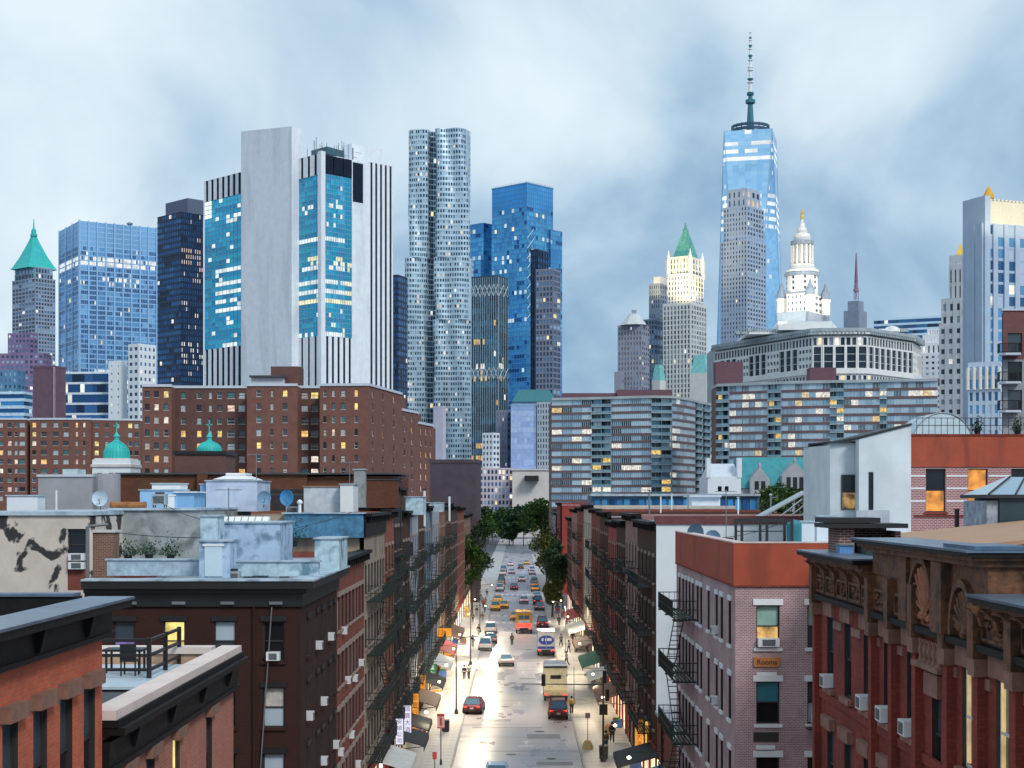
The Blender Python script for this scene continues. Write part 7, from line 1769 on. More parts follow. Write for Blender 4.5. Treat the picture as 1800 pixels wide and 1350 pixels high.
b = MB(); b.loft([[(xa, 95.2, z + .08), (xb, 95.2, z + .08), (xb, 99.5, z + .08), (xa, 99.5, z + .08)], [(xa + .7, 96.5, z + .38), (xb - .7, 96.5, z + .38), (xb - .7, 98.5, z + .38), (xa + .7, 98.5, z + .38)]])
b.box(xa + .6, xb - .6, 96.4, 98.6, z + .385, z + .5); b.build('stepped_skylight', m_white, t)
bulkhead('blue side wing of the graffiti marked bulkhead', 352, 361, 852, 899, 95.5, 3, m_sky_b)
t = thing('long_brown_wall_building', 'long windowless rusty brown brick building behind the left roofs', 'building', (PX(400, 130), 130, 0))
m_rust_b = BR('rusty_brown_brick', (0.16, 0.06, 0.03), (0.12, 0.045, 0.025), (0.1, 0.05, 0.03), .3, .1, .012, stain=.5)
b = MB(); b.box(PX(206, 130), PX(540, 130), 130, 142, 0, PZ(834, 130)); b.box(PX(540.2, 130), PX(700, 130), 130.3, 142, 0, PZ(838, 130)); b.build('wall', m_rust_b, t)
b = MB(); b.box(PX(204, 130), PX(702, 130), 129.7, 142.2, PZ(834, 130), PZ(831, 130)); b.build('coping', m_tar, t)
b = MB(); b.box(PX(345, 129), PX(362, 129), 129.3, 129.9, 17, PZ(833, 129)); b.build('buttress', m_rust_b, t)
dish(PX(466, 94), 93.5, PZ(893, 94), .42, .3, 'blue grey satellite dish beside the graffiti marked bulkhead', m_dish_b)
dish(PX(508, 92), 92, PZ(897, 92), .5, -.5, 'bright blue satellite dish before the rusty brown wall', M('bright_blue_dish', (0.06, 0.28, 0.55), .5))
dish(PX(186, 82), 81, PZ(897, 82), .42, .0, 'white satellite dish on the grey stained wall corner', m_dish_w)
t = thing('roof_vent', 'small white mushroom vent near the bright blue dish', 'vent', (PX(527, 92), 92.5, 19.1))
b = MB(); b.tube((PX(527, 92), 92, 18.6), (PX(527, 92), 92, PZ(884, 92)), .1); b.lathe((PX(527, 92), 92, PZ(885, 92)), [(.17, 0), (.18, .1), (.09, .2), (.02, .24)], 10); b.build('vent_cowl', m_white, t)
bulkhead('white roof hut with rusty cap behind the street row', 534, 600, 856, 902, 99, 4, M('flaky_white', (0.56, 0.6, 0.66), .8, var=.2, scale=1.2, stain=.5, stain_rgb=(0.2, 0.34, 0.48), stain_scale=.8), cap=M('rusty_cap', (0.3, 0.2, 0.12), .8, var=.3))
bulkhead('tall plain white hut side beside the rusty capped hut', 598, 621, 852, 900, 98, 3, m_white)
bulkhead('long deep blue parapet wall over the cream tenement', 500, 638, 903, 945, 91.4, .5, m_deepb, cap=m_roof_silver, name='roof_wall', over=.15)
bulkhead('grey green cement chimney behind the rusty capped hut', 622, 641, 826, 892, 107, 1.2, m_gst, name='chimney')
bulkhead('square rust brown brick stair hut at the end of the left roofs', 642, 697, 844, 893, 112, 4, BR('hut_brick', (0.15, 0.05, 0.03), (0.11, 0.04, 0.022), (0.1, 0.05, 0.035), .25, .09, .012), cap=m_tar)
bulkhead('blue white peeling bulkhead over the street row', 713, 744, 874, 905, 128, 4, m_rough_w)
bulkhead('pale flat hut at the end of the left roofs', 736, 778, 884, 900, 160, 4, m_roof_silver)
for px, dd, y0 in ((746, 150, 862), (790, 190, 872), (700, 120, 842)):
    t = thing('vent_stack', 'thin pale vent stack above the %s part of the left row' % {746: 'blue grey', 790: 'tan', 700: 'black brown'}[px], 'pipe', (PX(px, dd), dd, 18))
    b = MB(); b.tube((PX(px, dd), dd, 17.5), (PX(px, dd), dd, PZ(y0, dd)), .14 if px != 700 else .3); b.build('pipe', m_white if px != 700 else m_black, t)
    b = MB(); b.lathe((PX(px, dd), dd, PZ(y0, dd)), [(.2 if px != 700 else .4, 0), (.2 if px != 700 else .4, .15)], 8); b.build('cap', m_steel, t)

# ================================================================ TREES AND SHRUBS
def leaf_mat(name, c1, c2):
    m, n, l, bs = node_mat(name)
    g = n.new('ShaderNodeNewGeometry'); r = n.new('ShaderNodeValToRGB')
    r.color_ramp.elements[0].color = tuple(c1) + (1,); r.color_ramp.elements[1].color = tuple(c2) + (1,)
    l.new(g.outputs['Random Per Island'], r.inputs[0]); l.new(r.outputs[0], bs.inputs['Base Color'])
    bs.inputs['Roughness'].default_value = .6; bs.inputs['Specular IOR Level'].default_value = .3
    return m
m_leaf = leaf_mat('leaf_green', (0.022, 0.06, 0.014), (0.09, 0.17, 0.035))
m_leaf_d = leaf_mat('leaf_dark', (0.012, 0.04, 0.018), (0.045, 0.105, 0.035))
m_leaf_y = leaf_mat('leaf_olive', (0.05, 0.07, 0.016), (0.15, 0.16, 0.04))
m_bark = M('bark', (0.07, 0.05, 0.04), .9, var=.3, scale=4)
def tree(x, y, h, cr, label, mt, n=1500, seed=0, group=None, z0=0.0, leaf=.3):
    rr = random.Random(seed)
    t = thing('street_tree', label, 'tree', (x, y, z0), 0, group)
    b = MB(); th = h * .42
    b.tube((x, y, z0), (x + .1, y, z0 + th), .22, 8, 0, .14)
    tips = []
    for k in range(7):
        a = 2 * PI * k / 7 + rr.uniform(-.3, .3); e = (x + cr * .6 * math.cos(a), y + cr * .6 * math.sin(a), z0 + th + (h - th) * rr.uniform(.25, .75)); b.tube((x + .1, y, z0 + th * rr.uniform(.75, 1)), e, .09, 5, 0, .03); tips.append(e)
    b.build('trunk', m_bark, t)
    c = MB(); cl = []
    for k in range(16):
        a = rr.uniform(0, 2 * PI); q = math.sqrt(rr.random()) * cr * .75; zz_ = z0 + th * .8 + (h - th * .8) * rr.uniform(.12, .9)
        f = 1 - abs((zz_ - z0 - h * .62) / (h * .55)) * .6
        cl.append((x + q * f * math.cos(a), y + q * f * math.sin(a), zz_, cr * rr.uniform(.22, .42)))
    for k in range(n):
        cx_, cy_, cz_, r_ = rr.choice(cl)
        v = Vector((rr.gauss(0, 1), rr.gauss(0, 1), rr.gauss(0, 1))).normalized() * r_ * rr.uniform(.55, 1.08)
        p = Vector((cx_, cy_, cz_)) + v * Vector((1, 1, .8)).length / 1.6
        a = Vector((rr.gauss(0, 1), rr.gauss(0, 1), rr.gauss(0, .7))).normalized(); e2 = a.cross(Vector((rr.random(), rr.random(), rr.random()))).normalized()
        s = leaf * rr.uniform(.6, 1.2)
        c.face([p - a * s, p - e2 * s * .45, p + a * s, p + e2 * s * .45])
    c.build('crown', mt, t)
    return t
for k, (x, y, h, cr, mt, lb) in enumerate(((7.4, 285, 9.5, 3.0, m_leaf_d, 'dark green street tree nearest on the right pavement'), (6.2, 312, 13.0, 4.4, m_leaf_y, 'olive brown street tree leaning over the right kerb'), (7.6, 300, 12, 3.6, m_leaf_d, 'dense dark tree against the right tenements'), (6.4, 342, 14, 4.6, m_leaf_y, 'tall thinning olive tree before the red corner building'), (5.9, 262, 7.0, 2.3, m_leaf_y, 'small brownish tree at the right kerb crossing'),
                                         (-8.0, 268, 15.0, 3.2, m_leaf, 'green street tree nearest on the left pavement'), (-7.8, 300, 18, 3.8, m_leaf_d, 'tall dark tree on the left pavement'), (-8.6, 335, 19, 5, m_leaf, 'wide leafy tree at the far left corner'))):
    tree(x, y, h, cr, lb, mt, 2200, 40 + k, leaf=.34)
for k, (px, dd, h, cr) in enumerate(((826, 560, 13, 6), (846, 600, 15, 6), (866, 620, 14, 6), (884, 600, 13, 5), (902, 570, 15, 6), (920, 560, 18, 6.5), (940, 545, 20, 7), (958, 560, 16, 6), (858, 585, 9, 5), (895, 560, 9, 5))):
    tree(PX(px, dd * 1.22), dd * 1.22, h * .8 + 3.5, cr * 1.4, 'dark green park tree closing the street, %s from the left end of its row' % ('first', 'second', 'third', 'fourth', 'sixth', 'seventh', 'ninth', 'tenth', 'low one', 'low fifth')[k], m_leaf_d if k % 2 else m_leaf, 2200, 60 + k, 'park trees at the end of the street', leaf=.95)
for k, (px, dd, py0, w_) in enumerate(((1330, 300, 858, 3.4), (1362, 296, 852, 3.6), (1395, 300, 856, 3.2))):
    tree(PX(px, dd), dd, PZ(py0, dd) - 12, w_, ('yellowing bushy tree before the teal dormer house', 'fullest green tree before the teal dormer house', 'green tree touching the white stained tower')[k], (m_leaf_y, m_leaf, m_leaf)[k], 1500, 80 + k, z0=12.0, leaf=.4)
def shrub(px, py, d_, w_, h_, label, mt=None):
    rr = random.Random(int(px)); x = PX(px, d_); z0 = PZ(py, d_)
    t = thing('roof_shrub', label, 'plant', (x, d_, z0)); b = MB()
    b.lathe((x, d_, z0 - .02), [(.16, 0), (.22, .3)], 8); b.build('pot', m_steel, t)
    c = MB()
    for k in range(260):
        v = Vector((rr.gauss(0, .45) * w_, rr.gauss(0, .35), abs(rr.gauss(0, .5)) * h_ + .25)); p = Vector((x, d_, z0)) + v
        a = Vector((rr.gauss(0, 1), rr.gauss(0, 1), rr.gauss(0, 1))).normalized() * .11; e2 = a.cross(Vector((0, 0, 1))) * .5
        c.face([p - a, p - e2, p + a, p + e2])
    c.build('foliage', mt or m_leaf_d, t)
for px, py, d_, w_, h_, lb in ((225, 986, 76, .7, .7, 'dark leafy pot plant before the brick chimney'), (262, 984, 76, .9, .6, 'wide dark pot plant below the grey stained wall'), (300, 985, 76, .6, .8, 'taller dark pot plant near the blue hut door'), (516, 960, 80, .8, 1.0, 'deep green creeper clump behind the chalky blue bulkhead'), (1718, 764, 92, .3, .7, 'black green clipped shrub on the upper terrace'), (1788, 764, 92, .3, .7, 'second clipped shrub on the upper terrace near the balcony block')):
    shrub(px, py, d_, w_, h_, lb)
# ================================================================ VEHICLES
def car_paint(name, rgb): return M(name, rgb, .25, metal=.2, var=.03, spec=.6)
g_car = GL('car_glass', (0.06, 0.13, 0.2), .3, .06)
e_tail = EM('tail_light', (1.0, 0.05, 0.03), 2.0, 1, .8); e_head = EM('head_light', (1.0, 0.9, 0.7), 1.2, 1, .8)
m_tyre = M('tyre', (0.015, 0.015, 0.016), .85); m_rim = M('rim', (0.35, 0.36, 0.38), .35, metal=.6)
m_plate = M('number_plate', (0.6, 0.58, 0.45), .5)
def ring8(y, hw, zb, zt, c=.1): return [(-hw + c, y, zb), (hw - c, y, zb), (hw, y, zb + c), (hw, y, zt - c), (hw - c * 1.2, y, zt), (-hw + c * 1.2, y, zt), (-hw, y, zt - c), (-hw, y, zb + c)]
def wheels(t, hw, yr, yf, r=.33):
    def ty():
        b = MB(); b.tube((-.11, 0, 0), (.11, 0, 0), r, 16); return b.mesh('tyre', m_tyre)
    def ri():
        b = MB(); b.tube((-.118, 0, 0), (.118, 0, 0), r * .6, 10); return b.mesh('rim', m_rim)
    for x in (-hw, hw):
        for y in (yr, yf):
            w_ = link('wheel', _cached(('ty', r), ty), t, (x, y, r)); link('rim', _cached(('ri', r), ri), w_)
def car(kind, x, y, rz, label, paint, group=None, lights=True):
    t = thing({'taxi': 'taxi', 'suv': 'parked_suv'}.get(kind, 'car'), label, 'car', (x, y, .008), rz, group)
    hi = kind == 'suv'
    zt = .95 if not hi else 1.05; ro = 1.45 if not hi else 1.75
    def body():
        b = MB(); b.loft([ring8(-2.25, .72, .38, zt - .18, .1), ring8(-2.15, .82, .26, zt - .06, .12), ring8(-1.5, .88, .2, zt, .12), ring8(0, .9, .2, zt, .12), ring8(1.1, .89, .2, zt - .02, .12), ring8(1.9, .85, .22, zt - .17, .12), ring8(2.25, .72, .34, zt - .3, .1)]); return b.mesh('body', paint)
    link('body', _cached((kind == 'suv', 'body', paint.name), body), t)
    y0, y1, r0, r1 = (-1.75, .95, -1.05, .25) if not hi else (-2.05, 1.0, -1.8, .35)
    def gh():
        b = MB(); b.loft([[(-.8, y0, zt - .02), (.8, y0, zt - .02), (.8, y1, zt - .02), (-.8, y1, zt - .02)], [(-.62, r0, ro - .05), (.62, r0, ro - .05), (.62, r1, ro - .05), (-.62, r1, ro - .05)]]); return b.mesh('windows', g_car)
    link('windows', _cached((hi, 'gh'), gh), t)
    def rf():
        b = MB(); b.loft([[(-.64, r0 - .03, ro - .05), (.64, r0 - .03, ro - .05), (.64, r1 + .03, ro - .05), (-.64, r1 + .03, ro - .05)], [(-.56, r0 + .1, ro + .02), (.56, r0 + .1, ro + .02), (.56, r1 - .1, ro + .02), (-.56, r1 - .1, ro + .02)]])
        for sx in (-1, 1):
            for (ya, yb) in ((y0, r0), (y1, r1), ((y0 + y1) / 2, (r0 + r1) / 2)): b.tube((sx * .8, ya, zt - .02), (sx * .63, yb, ro - .04), .04, 4)
        return b.mesh('roof', paint)
    link('roof', _cached((hi, 'rf', paint.name), rf), t)
    def lamp(yy, m_, w_):
        b = MB(); b.box(-w_, w_, yy - .03, yy + .03, -.07, .07); return b.mesh('lamp', m_)
    for sx in (-.6, .6):
        link('taillight', _cached('tl', lambda: lamp(0, e_tail, .15)), t, (sx, -2.22, zt - .22))
        link('headlight', _cached('hl', lambda: lamp(0, e_head, .15)), t, (sx, 2.18, .58))
    def bp():
        b = MB(); b.box(-.8, .8, -.06, .06, 0, .16); return b.mesh('bumper', m_black)
    link('bumper', _cached('bp', bp), t, (0, -2.24, .34)); link('bumper', _cached('bp', bp), t, (0, 2.22, .32))
    def pl():
        b = MB(); b.box(-.16, .16, -.02, .02, 0, .13); return b.mesh('plate', m_plate)
    link('plate', _cached('pl', pl), t, (0, -2.3, .55))
    wheels(t, .8, -1.4, 1.4)
    if kind == 'taxi':
        b = MB(); b.box(-.22, .22, -.1, .1, 0, .14); link('roof_sign', b.mesh('roof_sign', e_white), t, (0, -.4, ro + .02))
    return t
p_blue = car_paint('pale_blue_paint', (0.35, 0.5, 0.62)); p_red = car_paint('dark_red_paint', (0.14, 0.02, 0.03)); p_white = car_paint('white_car_paint', (0.75, 0.75, 0.74)); p_yel = car_paint('cab_yellow', (0.8, 0.48, 0.06)); p_sil = car_paint('silver_paint', (0.5, 0.56, 0.6)); p_black = car_paint('black_car_paint', (0.015, 0.015, 0.018)); p_grey = car_paint('grey_paint', (0.2, 0.21, 0.24)); p_burg = car_paint('burgundy_paint', (0.12, 0.015, 0.018))
car('car', PX(873, 108), 109, 0, 'pale blue car driving up the street at the bottom of the picture', p_blue)
car('car', PX(833, 145), 145.5, rad(-4), 'dark red car with a blue reflecting rear window by the left kerb', p_red)
car('suv', PX(981, 141), 142, 0, 'black and burgundy van with glowing tail lights behind the white refuse truck', p_burg)
car('taxi', PX(889, 186), 187, rad(3), 'white and yellow cab rolling in the bright middle of the road', p_white)
car('suv', PX(853, 205), 206, 0, 'silver car parked by the left kerb before the pink sign', p_sil)
car('car', PX(862, 214), 216, 0, 'pale silver car just ahead of the parked silver one', p_grey)
# trucks
def truck(name, label, x, y, W, H, Ln, box_m, cab_m, kind):
    t = thing(name, label, 'truck', (x, y, .008))
    hw = W / 2
    def L(n_, b, m, par=t, loc=(0, 0, 0)): return link(n_, b.mesh(n_, m), par, loc)
    b = MB(); b.box(-hw * .5, hw * .5, -Ln / 2 + .1, Ln / 2, .45, .75); L('chassis', b, m_steel)
    cl = 2.0; y1 = Ln / 2
    b = MB(); b.loft([[(-hw * .92, y1 - cl, .5), (hw * .92, y1 - cl, .5), (hw * .92, y1, .5), (-hw * .92, y1, .5)], [(-hw * .92, y1 - cl, 1.5), (hw * .92, y1 - cl, 1.5), (hw * .92, y1, 1.45), (-hw * .92, y1, 1.45)], [(-hw * .85, y1 - cl, 2.45), (hw * .85, y1 - cl, 2.45), (hw * .85, y1 - .6, 2.45), (-hw * .85, y1 - .6, 2.45)]]); cab = L('cab', b, cab_m)
    b = MB(); b.box(-hw * .93, hw * .93, y1 - 1.4, y1 - .75, 1.5, 2.2); link('cab_windows', b.mesh('cab_windows', g_car), cab)
    wheels(t, hw - .15, -Ln / 2 + 1.4, Ln / 2 - 1.1, .48)
    yb = -Ln / 2
    if kind == 'box':
        b = MB(); b.box(-hw, hw, yb, y1 - cl - .15, .85, H); bx = L('cargo_box', b, box_m)
        b = MB()
        for xx in (-hw + .04, hw - .04, 0): b.box(xx - .04, xx + .04, yb - .05, yb - .003, .9, H - .05)
        b.box(-hw, hw, yb - .06, yb - .003, .85, .98); b.box(-hw, hw, yb - .06, yb - .003, H - .12, H); link('rear_frame', b.mesh('rear_frame', m_galv), bx)
    else:
        b = MB(); b.loft([[(-hw, yb + 1.2, .8), (hw, yb + 1.2, .8), (hw, y1 - cl - .2, .8), (-hw, y1 - cl - .2, .8)], [(-hw, yb + .8, H - .2), (hw, yb + .8, H - .2), (hw, y1 - cl - .2, H - .2), (-hw, y1 - cl - .2, H - .2)], [(-hw + .15, yb + 1.0, H), (hw - .15, yb + 1.0, H), (hw - .15, y1 - cl - .3, H), (-hw + .15, y1 - cl - .3, H)]]); bx = L('body', b, box_m)
        b = MB(); b.loft([[(-hw * .98, yb, .7), (hw * .98, yb, .7), (hw * .98, yb + 1.3, .7), (-hw * .98, yb + 1.3, .7)], [(-hw * .98, yb - .3, 1.3), (hw * .98, yb - .3, 1.3), (hw * .98, yb + 1.25, 1.3), (-hw * .98, yb + 1.25, 1.3)], [(-hw * .98, yb + .5, H - .35), (hw * .98, yb + .5, H - .35), (hw * .98, yb + 1.0, H - .35), (-hw * .98, yb + 1.0, H - .35)]]); hp = L('hopper', b, M('cream_hopper', (0.7, 0.62, 0.42), .5, var=.15, scale=2))
        b = MB(); b.box(-hw * .45, hw * .45, yb + .1, yb + .42, 1.95, 2.7); link('hopper_opening', b.mesh('hopper_opening', m_black), hp)
        for k in range(4): b = MB(); xx = -hw * .8 + k * hw * .53; b.box(xx - .04, xx + .04, yb - .18, yb - .05, .8, 1.7); link('hopper_rib', b.mesh('hopper_rib', m_galv), hp)
        b = MB(); b.box(-hw, hw, yb + .3, yb + .42, H - .3, H - .12); link('marker_bar', b.mesh('marker_bar', m_steel), hp)
    for sx in (-1, 1):
        b = MB(); b.box(-.14, .14, -.04, .04, -.09, .09); link('taillight', b.mesh('taillight', e_tail), t, (sx * (hw - .25), yb - .1, .8))
    b = MB(); b.box(-hw, hw, yb - .15, yb, .45, .62); L('bumper', b, m_steel)
    return t, bx, yb
truck('refuse_truck', 'white refuse truck with cream hopper stopped at the right kerb', PX(976, 154), 155.5, 2.35, 3.7, 7.0, p_white, p_white, 'refuse')
m_blue_g = M('blue_graphic', (0.03, 0.07, 0.4), .4, var=.3, scale=2)
t, bx, yb = truck('box_truck', 'white box truck with a round blue emblem on its rear beyond the refuse truck', PX(960, 197), 200.5, 2.25, 3.2, 7.0, p_white, p_white, 'box')
b = MB(); n = 22; b.loft([[(1.0 * math.cos(2 * PI * k / n), yb - .03, 2.1 + .62 * math.sin(2 * PI * k / n)) for k in range(n)], [(1.0 * math.cos(2 * PI * k / n), yb - .005, 2.1 + .62 * math.sin(2 * PI * k / n)) for k in range(n)]]); link('emblem', b.mesh('emblem', m_blue_g), bx)
b = MB(); b.box(-1.05, 1.05, yb - .02, yb - .004, .95, 1.3); link('blue_stripe', b.mesh('blue_stripe', m_blue_g), bx)
for x_, w_ in ((-.45, .12), (-.05, .08), (.3, .2), (.6, .09)): b = MB(); b.box(x_ - w_, x_ + w_, yb - .05, yb - .031, 2.0, 2.35); link('emblem_mark', b.mesh('emblem_mark', m_white), bx)
t, bx, yb = truck('yellow_truck', 'yellow box truck with red rear lights in the middle of the road', PX(921, 230), 234, 2.5, 3.3, 7.0, car_paint('school_yellow', (0.8, 0.38, 0.02)), p_yel, 'box')
b = MB(); b.box(-.8, .8, yb - .03, yb - .004, 2.2, 2.75); link('rear_window', b.mesh('rear_window', g_car), bx)
b = MB(); b.box(-1.2, 1.2, yb - .04, yb - .004, 1.0, 1.5); link('red_panel', b.mesh('red_panel', e_tail), bx)
b = MB(); b.box(-.9, .9, yb - .035, yb - .004, 1.6, 2.05); link('pale_panel', b.mesh('pale_panel', m_white), bx)
# parked and moving traffic farther up: copies share meshes
rr = random.Random(77)
paints = [(p_black, 'black'), (p_white, 'white'), (p_sil, 'silver'), (p_grey, 'grey'), (p_burg, 'burgundy'), (p_yel, 'yellow'), (p_white, 'white'), (p_yel, 'yellow')]
y = 243
while y < 440:
    if not (248 < y < 272 or 320 < y < 332 or 392 < y < 403):
        pc = rr.choice(paints); car(rr.choice(('car', 'suv')), 3.95 + rr.uniform(-.1, .1), y, 0, pc[1] + ' car in the line parked along the far right kerb', pc[0], 'cars parked along the far right kerb')
    y += rr.uniform(8, 18)
y = 232
while y < 440:
    if not (246 < y < 274 or 318 < y < 334 or 392 < y < 405):
        pc = rr.choice(paints); car(rr.choice(('car', 'suv')), -3.95 + rr.uniform(-.1, .1), y, 0, pc[1] + ' car in the line parked along the far left kerb', pc[0], 'cars parked along the far left kerb')
    y += rr.uniform(9, 22)
for x, y, k, lb in ((-.4, 258, 5, 'yellow cab crossing the first far junction'), (-2.6, 286, 5, 'yellow cab waiting behind the junction on the left lane'), (1.2, 300, 1, 'white car moving between the far parked lines'), (-.8, 345, 4, 'burgundy car moving far up the street'), (1.0, 380, 1, 'white car near the park end of the street'), (-1.6, 420, 2, 'silver car near the park end of the street'), (.9, 450, 0, 'black car at the park end of the street'), (-2.2, 470, 1, 'white car at the park end of the street'), (2.8, 480, 5, 'yellow cab at the park end of the street')):
    car('car', x, y, 0, lb, paints[k][0])

# ================================================================ PEOPLE
def skin_mesh(name, verts, edges, radii, root, mt, sub=1):
    me = bpy.data.meshes.new(name); me.from_pydata(verts, edges, [])
    o = bpy.data.objects.new('temporary', me); COL.objects.link(o)
    o.modifiers.new('s', 'SKIN'); sm = o.modifiers.new('d', 'SUBSURF'); sm.levels = sub; sm.render_levels = sub
    for i, r_ in enumerate(radii): me.skin_vertices[0].data[i].radius = r_ if isinstance(r_, tuple) else (r_, r_)
    me.skin_vertices[0].data[root].use_root = True
    dg = bpy.context.evaluated_depsgraph_get(); ev = o.evaluated_get(dg)
    m2 = bpy.data.meshes.new_from_object(ev); m2.name = name; m2.materials.clear(); m2.materials.append(mt)
    m2.polygons.foreach_set('use_smooth', [True] * len(m2.polygons))
    bpy.data.objects.remove(o); bpy.data.meshes.remove(me)
    return m2
m_skin = M('skin', (0.45, 0.26, 0.19), .6, var=.05); m_hair = M('hair', (0.02, 0.015, 0.013), .6)
POSES = {'stand': dict(lk=(.0, .02), rk=(.0, .0), la=(.0, -.02), ra=(0, -.02), le=.03, re=.05), 'walk': dict(lk=(.16, .3), rk=(-.1, -.34), la=(0, 0), ra=(0, 0), le=-.18, re=.22), 'stride': dict(lk=(-.12, -.3), rk=(.18, .28), la=(0, 0), ra=(0, 0), le=.2, re=-.15)}
def joints(p):
    q = POSES[p]
    return dict(pel=(0, 0, .95), che=(0, .01, 1.22), nec=(0, .01, 1.44), hb=(0, .03, 1.54), ht=(0, .03, 1.66), ls=(-.18, 0, 1.38), rs=(.18, 0, 1.38), le=(-.24, q['le'] * .5, 1.12), re=(.24, q['re'] * .5, 1.12), lw=(-.23, q['le'] + .06, .88), rw=(.23, q['re'] + .06, .88), lf=(-.22, q['le'] + .08, .78), rf=(.22, q['re'] + .08, .78),
                lh=(-.09, 0, .9), rh=(.09, 0, .9), lk=(-.1, q['lk'][0] + .02, .5), rk=(.1, q['rk'][0] + .02, .5), la=(-.1, q['lk'][1], .1), ra=(.1, q['rk'][1], .1), lt=(-.11, q['lk'][1] + .15, .045), rt=(.11, q['rk'][1] + .15, .045))
def fig(kind, pose, mt):
    J = joints(pose)
    if kind == 'body':
        ks = ['pel', 'che', 'nec', 'hb', 'ht', 'ls', 'le', 'lw', 'lf', 'rs', 're', 'rw', 'rf', 'lh', 'lk', 'la', 'lt', 'rh', 'rk', 'ra', 'rt']
        E = ['pel-che', 'che-nec', 'nec-hb', 'hb-ht', 'che-ls', 'ls-le', 'le-lw', 'lw-lf', 'che-rs', 'rs-re', 're-rw', 'rw-rf', 'pel-lh', 'lh-lk', 'lk-la', 'la-lt', 'pel-rh', 'rh-rk', 'rk-ra', 'ra-rt']
        R_ = dict(pel=(.13, .1), che=(.14, .1), nec=.055, hb=.085, ht=.09, ls=.055, le=.043, lw=.03, lf=.03, rs=.055, re=.043, rw=.03, rf=.03, lh=.085, lk=.058, la=.04, lt=.035, rh=.085, rk=.058, ra=.04, rt=.035)
    elif kind == 'jacket':
        ks = ['pel', 'che', 'nec', 'ls', 'le', 'lw', 'rs', 're', 'rw']; E = ['pel-che', 'che-nec', 'che-ls', 'ls-le', 'le-lw', 'che-rs', 'rs-re', 're-rw']
        R_ = dict(pel=(.18, .13), che=(.18, .13), nec=.08, ls=.085, le=.066, lw=.05, rs=.085, re=.066, rw=.05)
    else:
        ks = ['pel', 'lh', 'lk', 'la', 'rh', 'rk', 'ra']; E = ['pel-lh', 'lh-lk', 'lk-la', 'pel-rh', 'rh-rk', 'rk-ra']
        R_ = dict(pel=(.15, .11), lh=.105, lk=.08, la=.065, rh=.105, rk=.08, ra=.065)
    ix = {k: i for i, k in enumerate(ks)}
    return skin_mesh(kind, [J[k] for k in ks], [tuple(ix[a] for a in e.split('-')) for e in E], [R_[k] for k in ks], 0, mt)
def person(x, y, rz, label, pose, top, leg, group=None, z=.12, sc_=1.0):
    t = link('person', _cached(('b', pose), lambda: fig('body', pose, m_skin)), None, (x, y, z), rz)
    t.scale = (sc_,) * 3
    tag(t, label, 'person', group)
    link('jacket', _cached(('j', pose, top.name), lambda: fig('jacket', pose, top)), t)
    link('trousers', _cached(('t', pose, leg.name), lambda: fig('trousers', pose, leg)), t)
    def hr():
        b = MB(); b.lathe((0, .02, 1.6), [(.105, -.05), (.115, .04), (.095, .11), (.03, .15)], 10); return b.mesh('hair', m_hair)
    link('hair', _cached('hair', hr), t)
    return t
c_yel = M('hi_vis_yellow', (0.75, 0.5, 0.08), .7); c_blk = M('black_cloth', (0.02, 0.02, 0.025), .8); c_red = M('red_cloth', (0.4, 0.03, 0.03), .8); c_blu = M('navy_cloth', (0.03, 0.05, 0.16), .8); c_wht = M('white_cloth', (0.7, 0.7, 0.7), .8); c_gry = M('grey_cloth', (0.2, 0.2, 0.22), .8); c_brn = M('brown_cloth', (0.14, 0.07, 0.04), .8)
gnd = lambda py: EYE * F / (py - 880)
def at(px, py): dd = gnd(py); return PX(px, dd), dd
for px, py, rz, lb, po, a, c, z in ((1005, 1256, .4, 'worker in a yellow jacket standing at the tail of the refuse truck', 'stand', c_yel, c_blk, .008), (1076, 1308, 0, 'person in black walking on the right pavement near the signal pole', 'walk', c_blk, c_blk, .12), (1065, 1325, .5, 'person in navy trousers beside the signal pole', 'stand', c_brn, c_blu, .12),
                                    (816, 1198, 2.8, 'person in black with head down on the left pavement', 'stand', c_blk, c_blk, .12), (824, 1197, 3.0, 'person in dark grey walking beside the one in black on the left pavement', 'walk', c_gry, c_blk, .12), (900, 1135, 0, 'person in brown crossing the road behind the cab', 'stride', c_brn, c_blk, .008), (831, 1140, 3.1, 'person in black beside the silver parked cars', 'walk', c_blk, c_gry, .12),
                                    (1000, 1150, .2, 'person in white near the box truck on the right pavement', 'walk', c_wht, c_blu, .12), (1012, 1148, 3, 'person in black next to the one in white by the box truck', 'stand', c_blk, c_blk, .12), (996, 1172, 1, 'person in grey on the right pavement behind the box truck', 'walk', c_gry, c_blk, .12), (785, 1165, 0, 'person in red under the orange lanterns sign', 'stand', c_red, c_blk, .12)):
    x, yy = at(px, py); person(x, yy, rz, lb, po, a, c, None, z)
tops = [(c_blk, 'black'), (c_red, 'red'), (c_wht, 'white'), (c_gry, 'grey'), (c_blu, 'navy'), (c_brn, 'brown')]
for k in range(34):
    s = rr.choice((-1, 1, 1)); yy = rr.uniform(205, 330); c = rr.choice(tops)
    person(s * rr.uniform(5.6, 8.4), yy, rr.choice((0, PI)) + rr.uniform(-.4, .4), 'small figure in a %s top on the far %s pavement' % (c[1], 'left' if s < 0 else 'right'), rr.choice(('walk', 'stride', 'stand')), c[0], rr.choice((c_blk, c_blu, c_gry)), 'people on the far %s pavement' % ('left' if s < 0 else 'right'))

